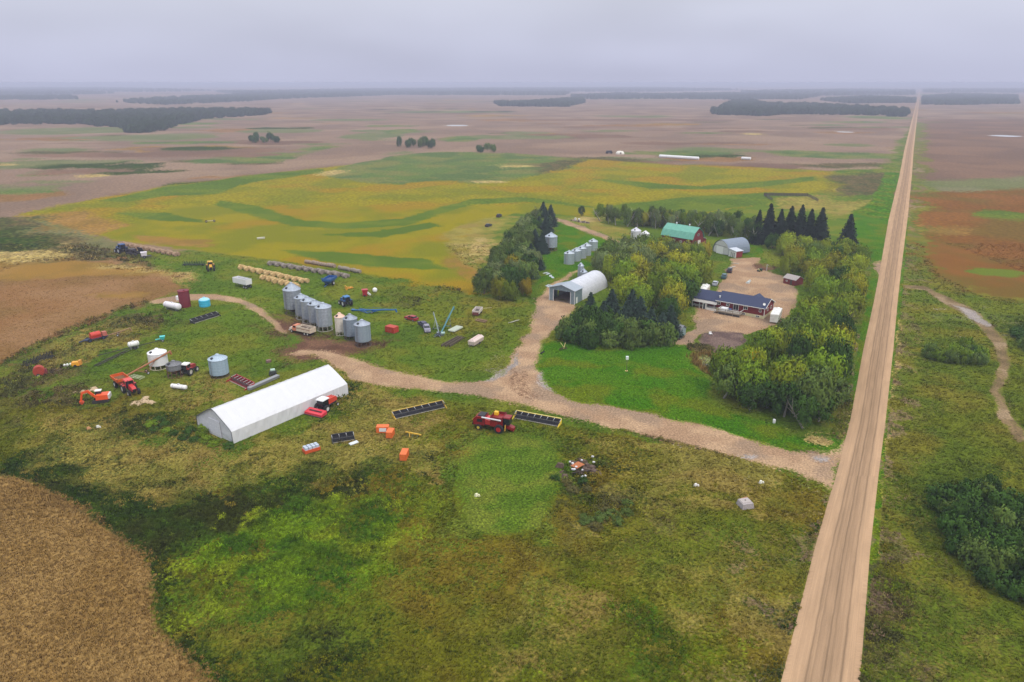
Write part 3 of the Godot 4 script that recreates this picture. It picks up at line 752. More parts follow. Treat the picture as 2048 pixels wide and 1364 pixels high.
func far_wood(label: String, d: Array, gap: float, sd: int, high: float) -> void:
	var p := outline(d)
	var lo := p[0]; var hi := p[0]
	for q in p: lo = lo.min(q); hi = hi.max(q)
	var r := rng(sd)
	var mm := MultiMesh.new()
	mm.transform_format = MultiMesh.TRANSFORM_3D
	mm.use_colors = true
	mm.mesh = shrubs[sd % 4]
	var spots := []
	var tries := mini(9000, int((hi.x - lo.x) * (hi.y - lo.y) / (gap * gap)))
	for i in tries:
		var q := Vector2(r.randf_range(lo.x, hi.x), r.randf_range(lo.y, hi.y))
		if Geometry2D.is_point_in_polygon(q, p): spots.append(q)
	if spots.is_empty(): return
	mm.instance_count = spots.size()
	for i in spots.size():
		var h := high * r.randf_range(0.6, 1.15)
		var w := h * r.randf_range(0.5, 0.8)
		mm.set_instance_transform(i, Transform3D(Basis(Vector3.UP, r.randf() * TAU).scaled(Vector3(w, h, w)), Vector3(spots[i].x, 0, spots[i].y)))
		var t := r.randf_range(0.8, 1.2)
		mm.set_instance_color(i, Color(t, t, t))
	var o := MultiMeshInstance3D.new()
	o.name = numbered("far_wood")
	o.multimesh = mm
	o.material_override = leaf_mat(60, 76, 46)
	tag(o, label, "wood", "woods far across the fields", "stuff")
	add_child(o)

# ---------------------------------------------------------------- builders of things
const STEEL := [150, 160, 172]

func steel(v := 1.0) -> StandardMaterial3D:
	var m := worn(int(146 * v), int(154 * v), int(166 * v), int(166 * v), int(174 * v), int(186 * v), 3.0, 0.42, 0.35)
	return m

func wheel(p: Node3D, x: float, z: float, r: float, w: float, rim: Material, y := -1.0) -> void:
	if y < 0.0: y = r
	var t := Shape.new()
	t.lathe([[r * 0.55, -w / 2], [r * 0.93, -w / 2], [r, -w * 0.3], [r, w * 0.3], [r * 0.93, w / 2], [r * 0.55, w / 2]], 18, Vector3(x, y, z), Vector3(0, 0, 1))
	var o := part(p, "wheel", t, mat(26, 26, 28, 0.9))
	var q := Shape.new()
	q.lathe([[0.0, -w * 0.42], [r * 0.56, -w * 0.46], [r * 0.56, w * 0.46], [0.0, w * 0.42]], 14, Vector3(x, y, z), Vector3(0, 0, 1))
	part(o, "rim", q, rim)

func grain_bin(label: String, group: String, at: Vector2, dia: float, eave: float, roof: float, leg: float, body: Material, cap: Material, frame: Material, called := "grain_bin", hatch_turn := 2.4) -> Node3D:
	# leg 0: a flat-bottomed bin on the ground
	var o := thing(called, label, "grain bin", at, 0.3, group)
	var r := dia / 2.0
	var prof := []
	var rings := int((eave - leg) / 0.85) + 1
	for k in rings:
		var y0 := leg + (eave - leg) * k / rings
		var y1 := leg + (eave - leg) * (k + 1) / rings
		prof.append([r, y0]); prof.append([r + 0.02, y0 + 0.05]); prof.append([r + 0.02, y1 - 0.06]); prof.append([r - 0.012, y1])
	part(o, "body", Shape.new().lathe(prof, 28), body)
	var s := Shape.new()
	for k in 14:
		var a := TAU * (k + 0.5) / 14
		s.bar(Vector3(cos(a) * (r + 0.03), leg, sin(a) * (r + 0.03)), Vector3(cos(a) * (r + 0.03), eave - 0.05, sin(a) * (r + 0.03)), 0.07)
	part(o, "stiffeners", s, body)
	var top := part(o, "roof", Shape.new().lathe([[r + 0.12, eave - 0.06], [r + 0.12, eave], [0.42, eave + roof], [0.0, eave + roof]], 28), cap)
	s = Shape.new()
	for k in 20:
		var a := TAU * k / 20
		s.bar(Vector3(cos(a) * (r + 0.1), eave + 0.03, sin(a) * (r + 0.1)), Vector3(cos(a) * 0.42, eave + roof + 0.03, sin(a) * 0.42), 0.05, 0.07)
	part(top, "ribs", s, cap)
	part(top, "lid", Shape.new().lathe([[0.46, eave + roof], [0.46, eave + roof + 0.16], [0.3, eave + roof + 0.28], [0.0, eave + roof + 0.3]], 14), cap)
	var h := Vector3(cos(hatch_turn), 0, sin(hatch_turn))
	var hp := h * (r * 0.72) + Vector3(0, eave + roof * 0.34, 0)
	part(top, "hatch", Shape.new().bar(hp, hp + Vector3(0, 0.3, 0) + h * 0.12, 0.55), mat(44, 46, 50, 0.7))
	s = Shape.new()
	for q in [-0.2, 0.2]:
		var side: Vector3 = Vector3(-h.z, 0, h.x) * float(q)
		s.bar(h * (r + 0.12) + side + Vector3(0, maxf(leg * 0.5, 0.3), 0), h * (r + 0.12) + side + Vector3(0, eave, 0), 0.04)
	for k in int(eave / 0.4) - 1:
		var y := 0.7 + k * 0.4
		s.bar(h * (r + 0.12) + Vector3(-h.z, 0, h.x) * 0.2 + Vector3(0, y, 0), h * (r + 0.12) - Vector3(-h.z, 0, h.x) * 0.2 + Vector3(0, y, 0), 0.03)
	part(o, "ladder", s, frame)
	if leg > 0.0:
		part(o, "hopper", Shape.new().lathe([[0.25, maxf(0.35, leg - r * 0.75)], [r - 0.03, leg + 0.02]], 24), frame)
		for k in 10:
			var a := TAU * k / 10
			var e := Vector3(cos(a) * (r - 0.02), 0, sin(a) * (r - 0.02))
			part(o, "leg", Shape.new().bar(e, e + Vector3(0, leg + 0.1, 0), 0.13), frame)
		part(o, "skid", Shape.new().lathe([[r - 0.1, 0.0], [r + 0.06, 0.0], [r + 0.06, 0.14], [r - 0.1, 0.14]], 24), frame)
	else:
		part(o, "base_ring", Shape.new().lathe([[r + 0.14, 0.0], [r + 0.14, 0.1], [r, 0.12]], 24), mat(150, 146, 138, 0.9))
		part(o, "door", Shape.new().bar(h * (r + 0.02) + Vector3(0, 0.4, 0), h * (r + 0.02) + Vector3(0, 1.7, 0), 0.7, 0.12), cap)
	return o

func lying_tank(label: String, a: Vector2, b: Vector2, r: float, m: Material, skid := true, called := "fuel_tank", lift := 0.35) -> Node3D:
	var o := thing(called, label, "tank", (a + b) / 2, heading(a, b))
	var l := a.distance_to(b)
	part(o, "shell", Shape.new().lathe([[0.0, -l / 2], [r * 0.5, -l / 2 + r * 0.07], [r * 0.85, -l / 2 + r * 0.25], [r, -l / 2 + r * 0.5], [r, l / 2 - r * 0.5], [r * 0.85, l / 2 - r * 0.25], [r * 0.5, l / 2 - r * 0.07], [0.0, l / 2]], 20, Vector3(0, r + lift, 0), Vector3(1, 0, 0)), m)
	part(o, "manhole", Shape.new().tube(Vector3(0, r * 2 + lift - 0.05, 0), Vector3(0, r * 2 + lift + 0.18, 0), 0.28, 0.28, 12), mat(190, 190, 194, 0.6))
	for x in [-0.3, 0.3]:
		part(o, "saddle", Shape.new().box(l * x, 0.1, 0, 0.25, lift + r * 0.45, r * 1.5), mat(120, 120, 124, 0.7))
		part(o, "strap", Shape.new().lathe([[r + 0.02, -0.04], [r + 0.02, 0.04]], 20, Vector3(l * x, r + lift, 0), Vector3(1, 0, 0)), mat(150, 152, 158, 0.6))
	if skid:
		for z in [-0.6, 0.6]: part(o, "skid", Shape.new().box(0, 0, r * z, l * 0.95, 0.16, 0.16), mat(60, 60, 62, 0.8))
	return o

func tractor(label: String, at: Vector2, to: Vector2, k: float, paint: Material, roof: Material, rim: Material, called := "tractor", group := "") -> Node3D:
	var o := thing(called, label, "tractor", at, heading(at, to), group)
	var hood := part(o, "hood", Shape.new().prism([Vector2(0.35, 1.0) * k, Vector2(2.5, 1.0) * k, Vector2(2.6, 1.55) * k, Vector2(2.3, 1.85) * k, Vector2(0.35, 2.0) * k], -0.42 * k, 0.42 * k), paint)
	part(hood, "grille", Shape.new().box(2.58 * k, 1.02 * k, 0, 0.1 * k, 0.5 * k, 0.7 * k), mat(22, 22, 24, 0.7))
	part(o, "chassis", Shape.new().box(0.5 * k, 0.6 * k, 0, 3.6 * k, 0.45 * k, 0.6 * k), mat(40, 40, 44, 0.8))
	var cab := part(o, "cab", Shape.new().taper(-0.55 * k, 1.35 * k, 0, 1.6 * k, 1.35 * k, 1.6 * k, 0.86, 0.9), mat(26, 30, 36, 0.15))
	part(cab, "roof", Shape.new().taper(-0.55 * k, 2.7 * k, 0, 1.65 * k, 0.22 * k, 1.65 * k, 0.86, 0.86), roof)
	part(cab, "pillars", Shape.new().bar(Vector3(0.2, 1.35, 0.82) * k, Vector3(0.08, 2.72, 0.72) * k, 0.1 * k).bar(Vector3(0.2, 1.35, -0.82) * k, Vector3(0.08, 2.72, -0.72) * k, 0.1 * k).bar(Vector3(-1.32, 1.35, 0.82) * k, Vector3(-1.2, 2.72, 0.72) * k, 0.1 * k).bar(Vector3(-1.32, 1.35, -0.82) * k, Vector3(-1.2, 2.72, -0.72) * k, 0.1 * k), paint)
	for z in [-1.0, 1.0]:
		part(o, "fender", Shape.new().box(-0.75 * k, 1.75 * k, z * 1.05 * k, 1.5 * k, 0.1 * k, 0.55 * k), paint)
		wheel(o, -0.8 * k, z * 1.1 * k, 0.95 * k, 0.55 * k, rim)
		wheel(o, 1.9 * k, z * 0.95 * k, 0.65 * k, 0.45 * k, rim)
	part(o, "exhaust", Shape.new().tube(Vector3(0.55 * k, 1.9 * k, 0.4 * k), Vector3(0.55 * k, 3.0 * k, 0.4 * k), 0.06 * k, 0.06 * k, 8), mat(50, 50, 52, 0.6))
	return o

func grain_cart(label: String, at: Vector2, to: Vector2, l: float, w: float, h: float, paint: Material, load_: Material, called := "grain_cart") -> Node3D:
	var o := thing(called, label, "grain cart", at, heading(at, to))
	var t := 0.12
	var y := 0.95
	var p := [Vector3(-l * 0.28, y, -w * 0.25), Vector3(l * 0.28, y, -w * 0.25), Vector3(l * 0.28, y, w * 0.25), Vector3(-l * 0.28, y, w * 0.25)]
	var q := [Vector3(-l / 2, y + h * 0.6, -w / 2), Vector3(l / 2, y + h * 0.6, -w / 2), Vector3(l / 2, y + h * 0.6, w / 2), Vector3(-l / 2, y + h * 0.6, w / 2)]
	var u := []
	for e in q: u.append(e + Vector3(0, h * 0.4, 0))
	part(o, "hopper", Shape.new().hexa(p + q), paint)
	var s := Shape.new()
	for k in 4:
		var a: Vector3 = q[k]; var b: Vector3 = q[(k + 1) % 4]; var c: Vector3 = u[k]; var d: Vector3 = u[(k + 1) % 4]
		var mid: Vector3 = (a + b) / 2.0
		var out := Vector3(mid.x, 0, mid.z).normalized() * t
		s.hexa([a, b, b - out, a - out, c, d, d - out, c - out])
	part(o, "sideboards", s, paint)
	part(o, "load", Shape.new().taper(0, y + h * 0.6, 0, l * 0.92, h * 0.22, w * 0.9, 0.3, 0.2), load_)
	for k in 5:
		for z in [-1.0, 1.0]:
			part(o, "rib", Shape.new().bar(Vector3(-l * 0.4 + l * 0.2 * k, y + h * 0.3, z * w * 0.41), Vector3(-l * 0.4 + l * 0.2 * k, y + h, z * w * 0.505), 0.1), paint)
	for z in [-1.0, 1.0]: wheel(o, 0, z * w * 0.42, 0.85, 0.6, mat(200, 200, 200, 0.6))
	part(o, "drawbar", Shape.new().bar(Vector3(l * 0.2, 0.8, 0), Vector3(l * 0.5 + 1.6, 0.55, 0), 0.2), paint)
	part(o, "auger", Shape.new().tube(Vector3(l * 0.3, y, w * 0.2), Vector3(l * 0.52, y + h * 1.15, w * 0.5), 0.2, 0.2, 10), paint)
	return o

func car(label: String, at: Vector2, to: Vector2, paint: Material, tall: bool, group := "") -> Node3D:
	var o := thing("parked_car", label, "car", at, heading(at, to), group)
	var e := 0.25 if tall else 0.0
	part(o, "body", Shape.new().prism([Vector2(-2.3, 0.35), Vector2(2.3, 0.35), Vector2(2.35, 0.75), Vector2(2.2, 0.95 + e), Vector2(1.0, 1.05 + e), Vector2(-2.25, 1.1 + e), Vector2(-2.35, 0.7)], -0.9, 0.9), paint)
	part(o, "windows", Shape.new().hexa([Vector3(-2.0, 1.05 + e, -0.82), Vector3(1.1, 1.05 + e, -0.82), Vector3(1.1, 1.05 + e, 0.82), Vector3(-2.0, 1.05 + e, 0.82), Vector3(-1.6, 1.5 + e, -0.66), Vector3(0.25, 1.5 + e, -0.66), Vector3(0.25, 1.5 + e, 0.66), Vector3(-1.6, 1.5 + e, 0.66)]), mat(24, 30, 36, 0.1))
	part(o, "roof", Shape.new().taper(-0.68, 1.49 + e, 0, 1.95, 0.07, 1.4, 0.92, 0.9), paint)
	part(o, "pillar", Shape.new().bar(Vector3(-0.6, 1.05 + e, 0.84), Vector3(-0.6, 1.5 + e, 0.68), 0.12).bar(Vector3(-0.6, 1.05 + e, -0.84), Vector3(-0.6, 1.5 + e, -0.68), 0.12), paint)
	for x in [-1.45, 1.45]:
		for z in [-0.82, 0.82]: wheel(o, x, z, 0.34, 0.22, mat(150, 150, 154, 0.4))
	for z in [-0.62, 0.62]:
		part(o, "headlight", Shape.new().box(2.33, 0.68, z, 0.06, 0.16, 0.34), mat(220, 222, 226, 0.2))
		part(o, "tail_light", Shape.new().box(-2.33, 0.75, z, 0.06, 0.18, 0.24), mat(150, 20, 20, 0.3))
	return o

func camper(label: String, at: Vector2, to: Vector2, l: float, group: String) -> Node3D:
	var o := thing("camper_trailer", label, "camper", at, heading(at, to), group)
	var w := 1.25
	part(o, "body", Shape.new().prism([Vector2(-l / 2, 0.5), Vector2(l / 2 - 0.5, 0.5), Vector2(l / 2, 1.2), Vector2(l / 2 - 0.1, 2.6), Vector2(l / 2 - 0.6, 3.05), Vector2(-l / 2 + 0.1, 3.1), Vector2(-l / 2, 2.9)], -w, w), worn(226, 224, 220, 206, 204, 202, 4.0, 0.5))
	for x in [-0.3, 0.05, 0.32]:
		part(o, "roof_vent", Shape.new().taper(l * x, 3.08, 0.2, 0.9, 0.28, 0.8, 0.8, 0.8), mat(238, 238, 238, 0.6))
	for z in [-1.0, 1.0]:
		part(o, "stripe", Shape.new().box(0, 1.15, z * (w + 0.005), l * 0.9, 0.16, 0.02), mat(120, 70, 60, 0.6))
		for x in [-0.3, 0.2]: part(o, "window", Shape.new().box(l * x, 1.7, z * (w + 0.01), 1.1, 0.65, 0.03), mat(30, 34, 40, 0.12))
		for x in [-0.45, 0.45]: wheel(o, x, z * (w - 0.12), 0.36, 0.24, mat(170, 170, 174, 0.5))
	part(o, "front_window", Shape.new().bar(Vector3(l / 2 + 0.0, 1.5, 0), Vector3(l / 2 - 0.06, 2.3, 0), 1.7, 0.04), mat(34, 38, 44, 0.12))
	part(o, "hitch", Shape.new().bar(Vector3(l / 2 - 0.6, 0.5, 0), Vector3(l / 2 + 1.3, 0.45, 0), 0.14), mat(40, 40, 42, 0.8))
	part(o, "jack", Shape.new().bar(Vector3(l / 2 + 0.9, 0, 0), Vector3(l / 2 + 0.9, 0.8, 0), 0.09), mat(70, 70, 72, 0.7))
	return o

func header(label: String, a: Vector2, b: Vector2, back: Material, deck: Material, ends: Material, parts := 6, called := "combine_header", deep := 1.6) -> Node3D:
	var o := thing(called, label, "combine header", (a + b) / 2, heading(a, b), "")
	var l := a.distance_to(b)
	part(o, "back_frame", Shape.new().box(0, 0.35, -deep * 0.55, l, 0.16, 0.16).box(0, 1.15, -deep * 0.55, l, 0.18, 0.18).box(-l * 0.25, 0.35, -deep * 0.55, 0.12, 0.8, 0.12).box(l * 0.25, 0.35, -deep * 0.55, 0.12, 0.8, 0.12), back)
	part(o, "back_sheet", Shape.new().box(0, 0.45, -deep * 0.47, l, 0.75, 0.04), deck)
	for k in parts:
		var x := -l / 2 + l * (k + 0.5) / parts
		part(o, "canvas", Shape.new().hexa([Vector3(x - l / parts * 0.48, 0.28, -deep * 0.45), Vector3(x + l / parts * 0.48, 0.28, -deep * 0.45), Vector3(x + l / parts * 0.48, 0.12, deep * 0.45), Vector3(x - l / parts * 0.48, 0.12, deep * 0.45), Vector3(x - l / parts * 0.48, 0.42, -deep * 0.45), Vector3(x + l / parts * 0.48, 0.42, -deep * 0.45), Vector3(x + l / parts * 0.48, 0.18, deep * 0.45), Vector3(x - l / parts * 0.48, 0.18, deep * 0.45)]), deck)
	for k in parts + 1:
		var x := -l / 2 + l * k / parts
		part(o, "reel_arm", Shape.new().bar(Vector3(x, 1.2, -deep * 0.5), Vector3(x, 1.0, deep * 0.2), 0.09), mat(186, 186, 186, 0.6))
		var bat := Shape.new()
		for q in 6:
			var t := TAU * q / 6
			bat.bar(Vector3(x, 0.8, deep * 0.2), Vector3(x, 0.8 + sin(t) * 0.5, deep * 0.2 + cos(t) * 0.5), 0.04)
		part(o, "reel_spider", bat, mat(70, 70, 74, 0.6))
	part(o, "reel_tube", Shape.new().tube(Vector3(-l / 2, 0.8, deep * 0.2), Vector3(l / 2, 0.8, deep * 0.2), 0.1, 0.1, 8), mat(60, 60, 64, 0.6))
	for q in 6:
		var t := TAU * q / 6
		part(o, "reel_bat", Shape.new().bar(Vector3(-l / 2 + 0.1, 0.8 + sin(t) * 0.5, deep * 0.2 + cos(t) * 0.5), Vector3(l / 2 - 0.1, 0.8 + sin(t) * 0.5, deep * 0.2 + cos(t) * 0.5), 0.05), mat(40, 40, 46, 0.7))
	part(o, "knife_bar", Shape.new().box(0, 0.1, deep * 0.5, l, 0.06, 0.14), mat(176, 172, 160, 0.6))
	for x in [-1.0, 1.0]:
		part(o, "end_divider", Shape.new().hexa([Vector3(x * l / 2 - 0.08, 0.05, -deep * 0.55), Vector3(x * l / 2 + 0.08, 0.05, -deep * 0.55), Vector3(x * l / 2 + 0.05, 0.05, deep * 0.95), Vector3(x * l / 2 - 0.05, 0.05, deep * 0.95), Vector3(x * l / 2 - 0.08, 1.2, -deep * 0.55), Vector3(x * l / 2 + 0.08, 1.2, -deep * 0.55), Vector3(x * l / 2 + 0.05, 0.25, deep * 0.95), Vector3(x * l / 2 - 0.05, 0.25, deep * 0.95)]), ends)
		wheel(o, x * l * 0.36, -deep * 0.8, 0.32, 0.2, mat(180, 170, 90, 0.6))
	return o

func auger(label: String, foot: Vector2, head: Vector2, high: float, r: float, paint: Material, called := "grain_auger") -> Node3D:
	var o := thing(called, label, "auger", foot, heading(foot, head))
	var l := foot.distance_to(head)
	part(o, "tube", Shape.new().tube(Vector3(0, 0.3, 0), Vector3(l, high, 0), r, r, 12), paint)
	part(o, "spout", Shape.new().tube(Vector3(l, high + r, 0), Vector3(l + 0.25, high - 0.8, 0), r * 1.1, r * 1.2, 10), paint)
	part(o, "hopper", Shape.new().taper(0, 0.05, 0, 0.5, 0.55, 0.7, 1.9, 1.9), paint)
	var m := l * 0.48
	var y := 0.3 + (high - 0.3) * 0.48
	for z in [-1.0, 1.0]:
		part(o, "strut", Shape.new().bar(Vector3(m, 0.35, z * 0.9), Vector3(m + l * 0.2, lerpf(0.3, high, 0.68), 0), 0.08).bar(Vector3(m, 0.35, z * 0.9), Vector3(m - l * 0.22, lerpf(0.3, high, 0.26), 0), 0.08), paint)
		wheel(o, m, z * 1.0, 0.38, 0.2, mat(200, 200, 204, 0.5))
	part(o, "axle", Shape.new().bar(Vector3(m, 0.4, -1.0), Vector3(m, 0.4, 1.0), 0.1), paint)
	part(o, "truss", Shape.new().bar(Vector3(l * 0.2, lerpf(0.3, high, 0.2) + r, 0), Vector3(m, y + 0.9, 0), 0.04).bar(Vector3(m, y + 0.9, 0), Vector3(l * 0.85, lerpf(0.3, high, 0.85) + r, 0), 0.04).bar(Vector3(m, y, 0), Vector3(m, y + 0.9, 0), 0.05), paint)
	return o

func grain_truck(label: String, at: Vector2, to: Vector2) -> Node3D:
	var o := thing("grain_truck", label, "truck", at, heading(at, to))
	var cream := worn(214, 200, 182, 196, 178, 156, 2.0, 0.6)
	var red := mat(132, 52, 40, 0.6)
	part(o, "chassis", Shape.new().box(0.3, 0.65, 0, 8.2, 0.25, 0.9), mat(40, 40, 42, 0.8))
	var s := Shape.new()
	for z in [-1.22, 1.22]: s.box(-1.2, 1.0, z, 5.4, 1.45, 0.08)
	for x in [-3.9, 1.5]: s.box(x, 1.0, 0, 0.08, 1.45, 2.36)
	s.box(-1.2, 0.92, 0, 5.4, 0.08, 2.44)
	var b := part(o, "box", s, cream)
	for x in 6: part(b, "rib", Shape.new().box(-3.75 + x * 1.02, 1.0, 1.285, 0.09, 1.4, 0.06).box(-3.75 + x * 1.02, 1.0, -1.285, 0.09, 1.4, 0.06), cream)
	part(b, "stripe", Shape.new().box(-1.2, 1.85, 1.30, 5.3, 0.12, 0.03).box(-1.2, 1.85, -1.30, 5.3, 0.12, 0.03), red)
	part(o, "load", Shape.new().taper(-1.2, 1.0, 0, 5.2, 1.1, 2.3, 0.7, 0.3), mat(70, 52, 46, 0.95))
	part(b, "brace", Shape.new().box(-2.6, 2.4, 0, 0.1, 0.06, 2.4).box(0.2, 2.4, 0, 0.1, 0.06, 2.4), cream)
	var cab := part(o, "cab", Shape.new().prism([Vector2(1.75, 0.8), Vector2(3.35, 0.8), Vector2(3.35, 1.75), Vector2(3.05, 2.45), Vector2(1.8, 2.5)], -1.0, 1.0), mat(208, 128, 96, 0.45))
	part(cab, "windscreen", Shape.new().bar(Vector3(3.38, 1.75, 0), Vector3(3.1, 2.36, 0), 1.75, 0.05), mat(30, 34, 40, 0.1))
	part(cab, "side_window", Shape.new().box(2.5, 1.75, 1.0, 0.9, 0.5, 0.05).box(2.5, 1.75, -1.0, 0.9, 0.5, 0.05), mat(30, 34, 40, 0.1))
	part(o, "hood", Shape.new().prism([Vector2(3.3, 0.75), Vector2(4.7, 0.75), Vector2(4.7, 1.45), Vector2(3.3, 1.7)], -0.78, 0.78), mat(226, 206, 190, 0.45))
	part(o, "bumper", Shape.new().box(4.8, 0.55, 0, 0.14, 0.3, 2.0), mat(190, 190, 192, 0.4))
	for z in [-0.95, 0.95]:
		wheel(o, 3.7, z, 0.5, 0.3, mat(200, 196, 190, 0.5))
		for x in [-2.7, -1.5]: wheel(o, x, z, 0.5, 0.42, mat(200, 196, 190, 0.5))
	return o

func round_bale(proto: Node3D, at: Vector2, turn: float, y: float, label: String, group: String) -> void:
	var o: Node3D = proto.duplicate()
	o.name = numbered("straw_bale")
	add_child(o)
	o.position = Vector3(at.x, y, at.y)
	o.rotation.y = turn
	var k := 0.86 + 0.3 * fposmod(at.x * 7.13 + at.y * 3.7, 1.0)
	o.scale = Vector3(1.0, k, k)
	tag(o, label, "bale", group)

func bale_row(a: Vector2, b: Vector2, m: Material, label: String, group: String, sd: int, stacked := false, gap := 1.35) -> void:
	var r := rng(sd)
	var s := Shape.new()
	var prof := []
	for k in 5: prof.append([0.74 + 0.05 * sin(k * 2.1 + sd), -0.64 + 0.32 * k])
	s.lathe([[0.0, -0.64]] + prof + [[0.0, 0.64]], 16, Vector3(0, 0.74, 0), Vector3(1, 0, 0))
	var proto := MeshInstance3D.new()
	proto.mesh = s.done()
	proto.material_override = m
	var l := a.distance_to(b)
	var d := (b - a).normalized()
	var side := Vector2(-d.y, d.x)
	for k in int(l / gap):
		var q := a + d * (k + 0.5) * gap + side * r.randf_range(-0.15, 0.15)
		round_bale(proto, q, heading(a, b) + r.randf_range(-0.4, 0.4), 0.0, label, group)
		if stacked and k % 3 == 1:
			round_bale(proto, q + side * 1.55, heading(a, b) + r.randf_range(-0.2, 0.2), 0.0, label, group)
	proto.free()

func window_(p: Node3D, x: float, y: float, z: float, w: float, h: float, along_z := false, frame := Color8(226, 226, 222)) -> void:
	# a framed pane set on a wall, facing z (or x)
	var f := Shape.new()
	var t := 0.09
	var g := Shape.new()
	if along_z:
		for q in [-1.0, 1.0]:
			f.box(x, y, z + q * (w / 2), 0.12, h, t)
		for q in [0.0, h - t, ]: f.box(x, y + q, z, 0.12, t, w + t)
		g.box(x, y + t, z, 0.06, h - 2 * t, w - t)
	else:
		for q in [-1.0, 1.0]: f.box(x + q * (w / 2), y, z, t, h, 0.12)
		for q in [0.0, h - t]: f.box(x, y + q, z, w + t, t, 0.13)
		f.box(x, y + t, z, 0.05, h - 2 * t, 0.10)
		g.box(x, y + t, z, w - t, h - 2 * t, 0.06)
	var o := part(p, "window", f, mat(frame.r8, frame.g8, frame.b8, 0.5))
	part(o, "pane", g, mat(26, 32, 40, 0.08))

func crate(label: String, at: Vector2, to: Vector2, l: float, w: float, h: float, m: Material, group := "", called := "orange_crate") -> Node3D:
	var o := thing(called, label, "crate", at, heading(at, to), group)
	part(o, "body", Shape.new().box(0, 0.12, 0, l, h, w), m)
	part(o, "lid", Shape.new().taper(0, h + 0.12, 0, l + 0.06, 0.08, w + 0.06, 0.97, 0.95), m)
	for x in [-0.4, 0.4]: part(o, "runner", Shape.new().box(l * x, 0, 0, 0.14, 0.14, w), mat(70, 60, 50, 0.9))
	var s := Shape.new()
	for k in 4:
		for z in [-1.0, 1.0]: s.box(-l * 0.45 + l * 0.3 * k, 0.14, z * (w / 2 + 0.015), 0.06, h - 0.05, 0.04)
	part(o, "ribs", s, m)
	return o

func fabric_shelter() -> void:
	var a := Vector2(-57.25, -133.28); var b := Vector2(-38.94, -158.38)
	var o := thing("fabric_shelter", "long white fabric storage shelter with a sagging cover", "shelter", a, heading(a, b))
	var l := a.distance_to(b)
	var w := 12.8
	var white := worn(206, 207, 211, 202, 203, 208, 7.0, 0.6)
	var grey := worn(206, 207, 212, 196, 197, 205, 3.0, 0.6)
	var f := FastNoiseLite.new(); f.seed = 2; f.frequency = 0.35
	# cover outline from the near ground edge over the ridge to the far ground edge
	var prof := [Vector2(0.0, 0.02), Vector2(0.05, 1.3), Vector2(0.12, 2.7), Vector2(0.75, 3.25), Vector2(3.0, 4.55), Vector2(5.2, 5.75), Vector2(w / 2, 6.2), Vector2(w - 5.2, 5.75), Vector2(w - 3.0, 4.55), Vector2(w - 0.75, 3.25), Vector2(w - 0.12, 2.7), Vector2(w - 0.05, 1.3), Vector2(w, 0.02)]
	var n := 60
	var rows := []
	for i in n + 1:
		var x := l * i / n
		var row := []
		for k in prof.size():
			var q: Vector2 = prof[k]
			var rib := absf(fposmod(x / 2.2, 1.0) - 0.5) * 2.0
			var sag := 0.0
			if k > 2 and k < 10: sag = 0.07 * (1.0 - rib * rib)
			var wr := f.get_noise_2d(x * 2.2, k * 9.0) * (0.16 if k in [1, 2, 10, 11] else 0.03)
			row.append(Vector3(x, q.y - sag + wr * (0.3 if k < 3 else 1.0), -q.x + (wr if k < 3 else 0.0)))
		rows.append(row)
	var s := Shape.new(); var t := Shape.new(); var t2 := Shape.new()
	for i in n:
		for k in prof.size() - 1:
			var m: Vector3 = (rows[i][k] + rows[i + 1][k + 1]) / 2.0
			(t if k < 2 else t2 if k > 9 else s).quad(rows[i][k], rows[i + 1][k], rows[i + 1][k + 1], rows[i][k + 1], m - Vector3(m.x, 1.0, -w / 2))
	part(o, "roof_cover", s, white)
	part(o, "side_cover", t, white)
	part(o, "side_cover", t2, white)
	for e in [0, n]:
		var d := Shape.new()
		var x: float = l * e / n + (0.25 if e == 0 else -0.05)
		var out := Vector3(-1 if e == 0 else 1, 0, 0)
		var c := Vector3(x, 1.5, -w / 2)
		for k in prof.size() - 1:
			var p: Vector3 = rows[e][k]; var q: Vector3 = rows[e][k + 1]
			p.x = x + f.get_noise_2d(k * 5.0, 3.0) * 0.2; q.x = x + f.get_noise_2d(k * 5.0 + 5.0, 3.0) * 0.2
			d.tri(c, p, q, out)
		d.tri(c, Vector3(x, 0.02, 0), Vector3(x, 0.02, -w), out)
		var wall := part(o, "end_wall", d, grey)
		if e == 0: part(wall, "door_flap", Shape.new().hexa([Vector3(-0.05, 0.05, -8.4), Vector3(-0.05, 0.05, -4.2), Vector3(0.12, 0.05, -4.2), Vector3(0.12, 0.05, -8.4), Vector3(0.05, 3.7, -8.2), Vector3(0.05, 3.7, -4.4), Vector3(0.15, 3.7, -4.4), Vector3(0.15, 3.7, -8.2)]), worn(206, 207, 214, 190, 192, 202, 2.0, 0.6))
	var edge := Shape.new()
	for k in prof.size() - 1:
		edge.tube(rows[0][k] + Vector3(-0.05, 0, 0), rows[0][k + 1] + Vector3(-0.05, 0, 0), 0.07, 0.07, 6)
	part(o, "end_arch", edge, mat(90, 92, 98, 0.6))
	part(o, "ridge_seam", Shape.new().bar(Vector3(0, 6.2, -w / 2), Vector3(l, 6.2, -w / 2), 0.12, 0.06), white)

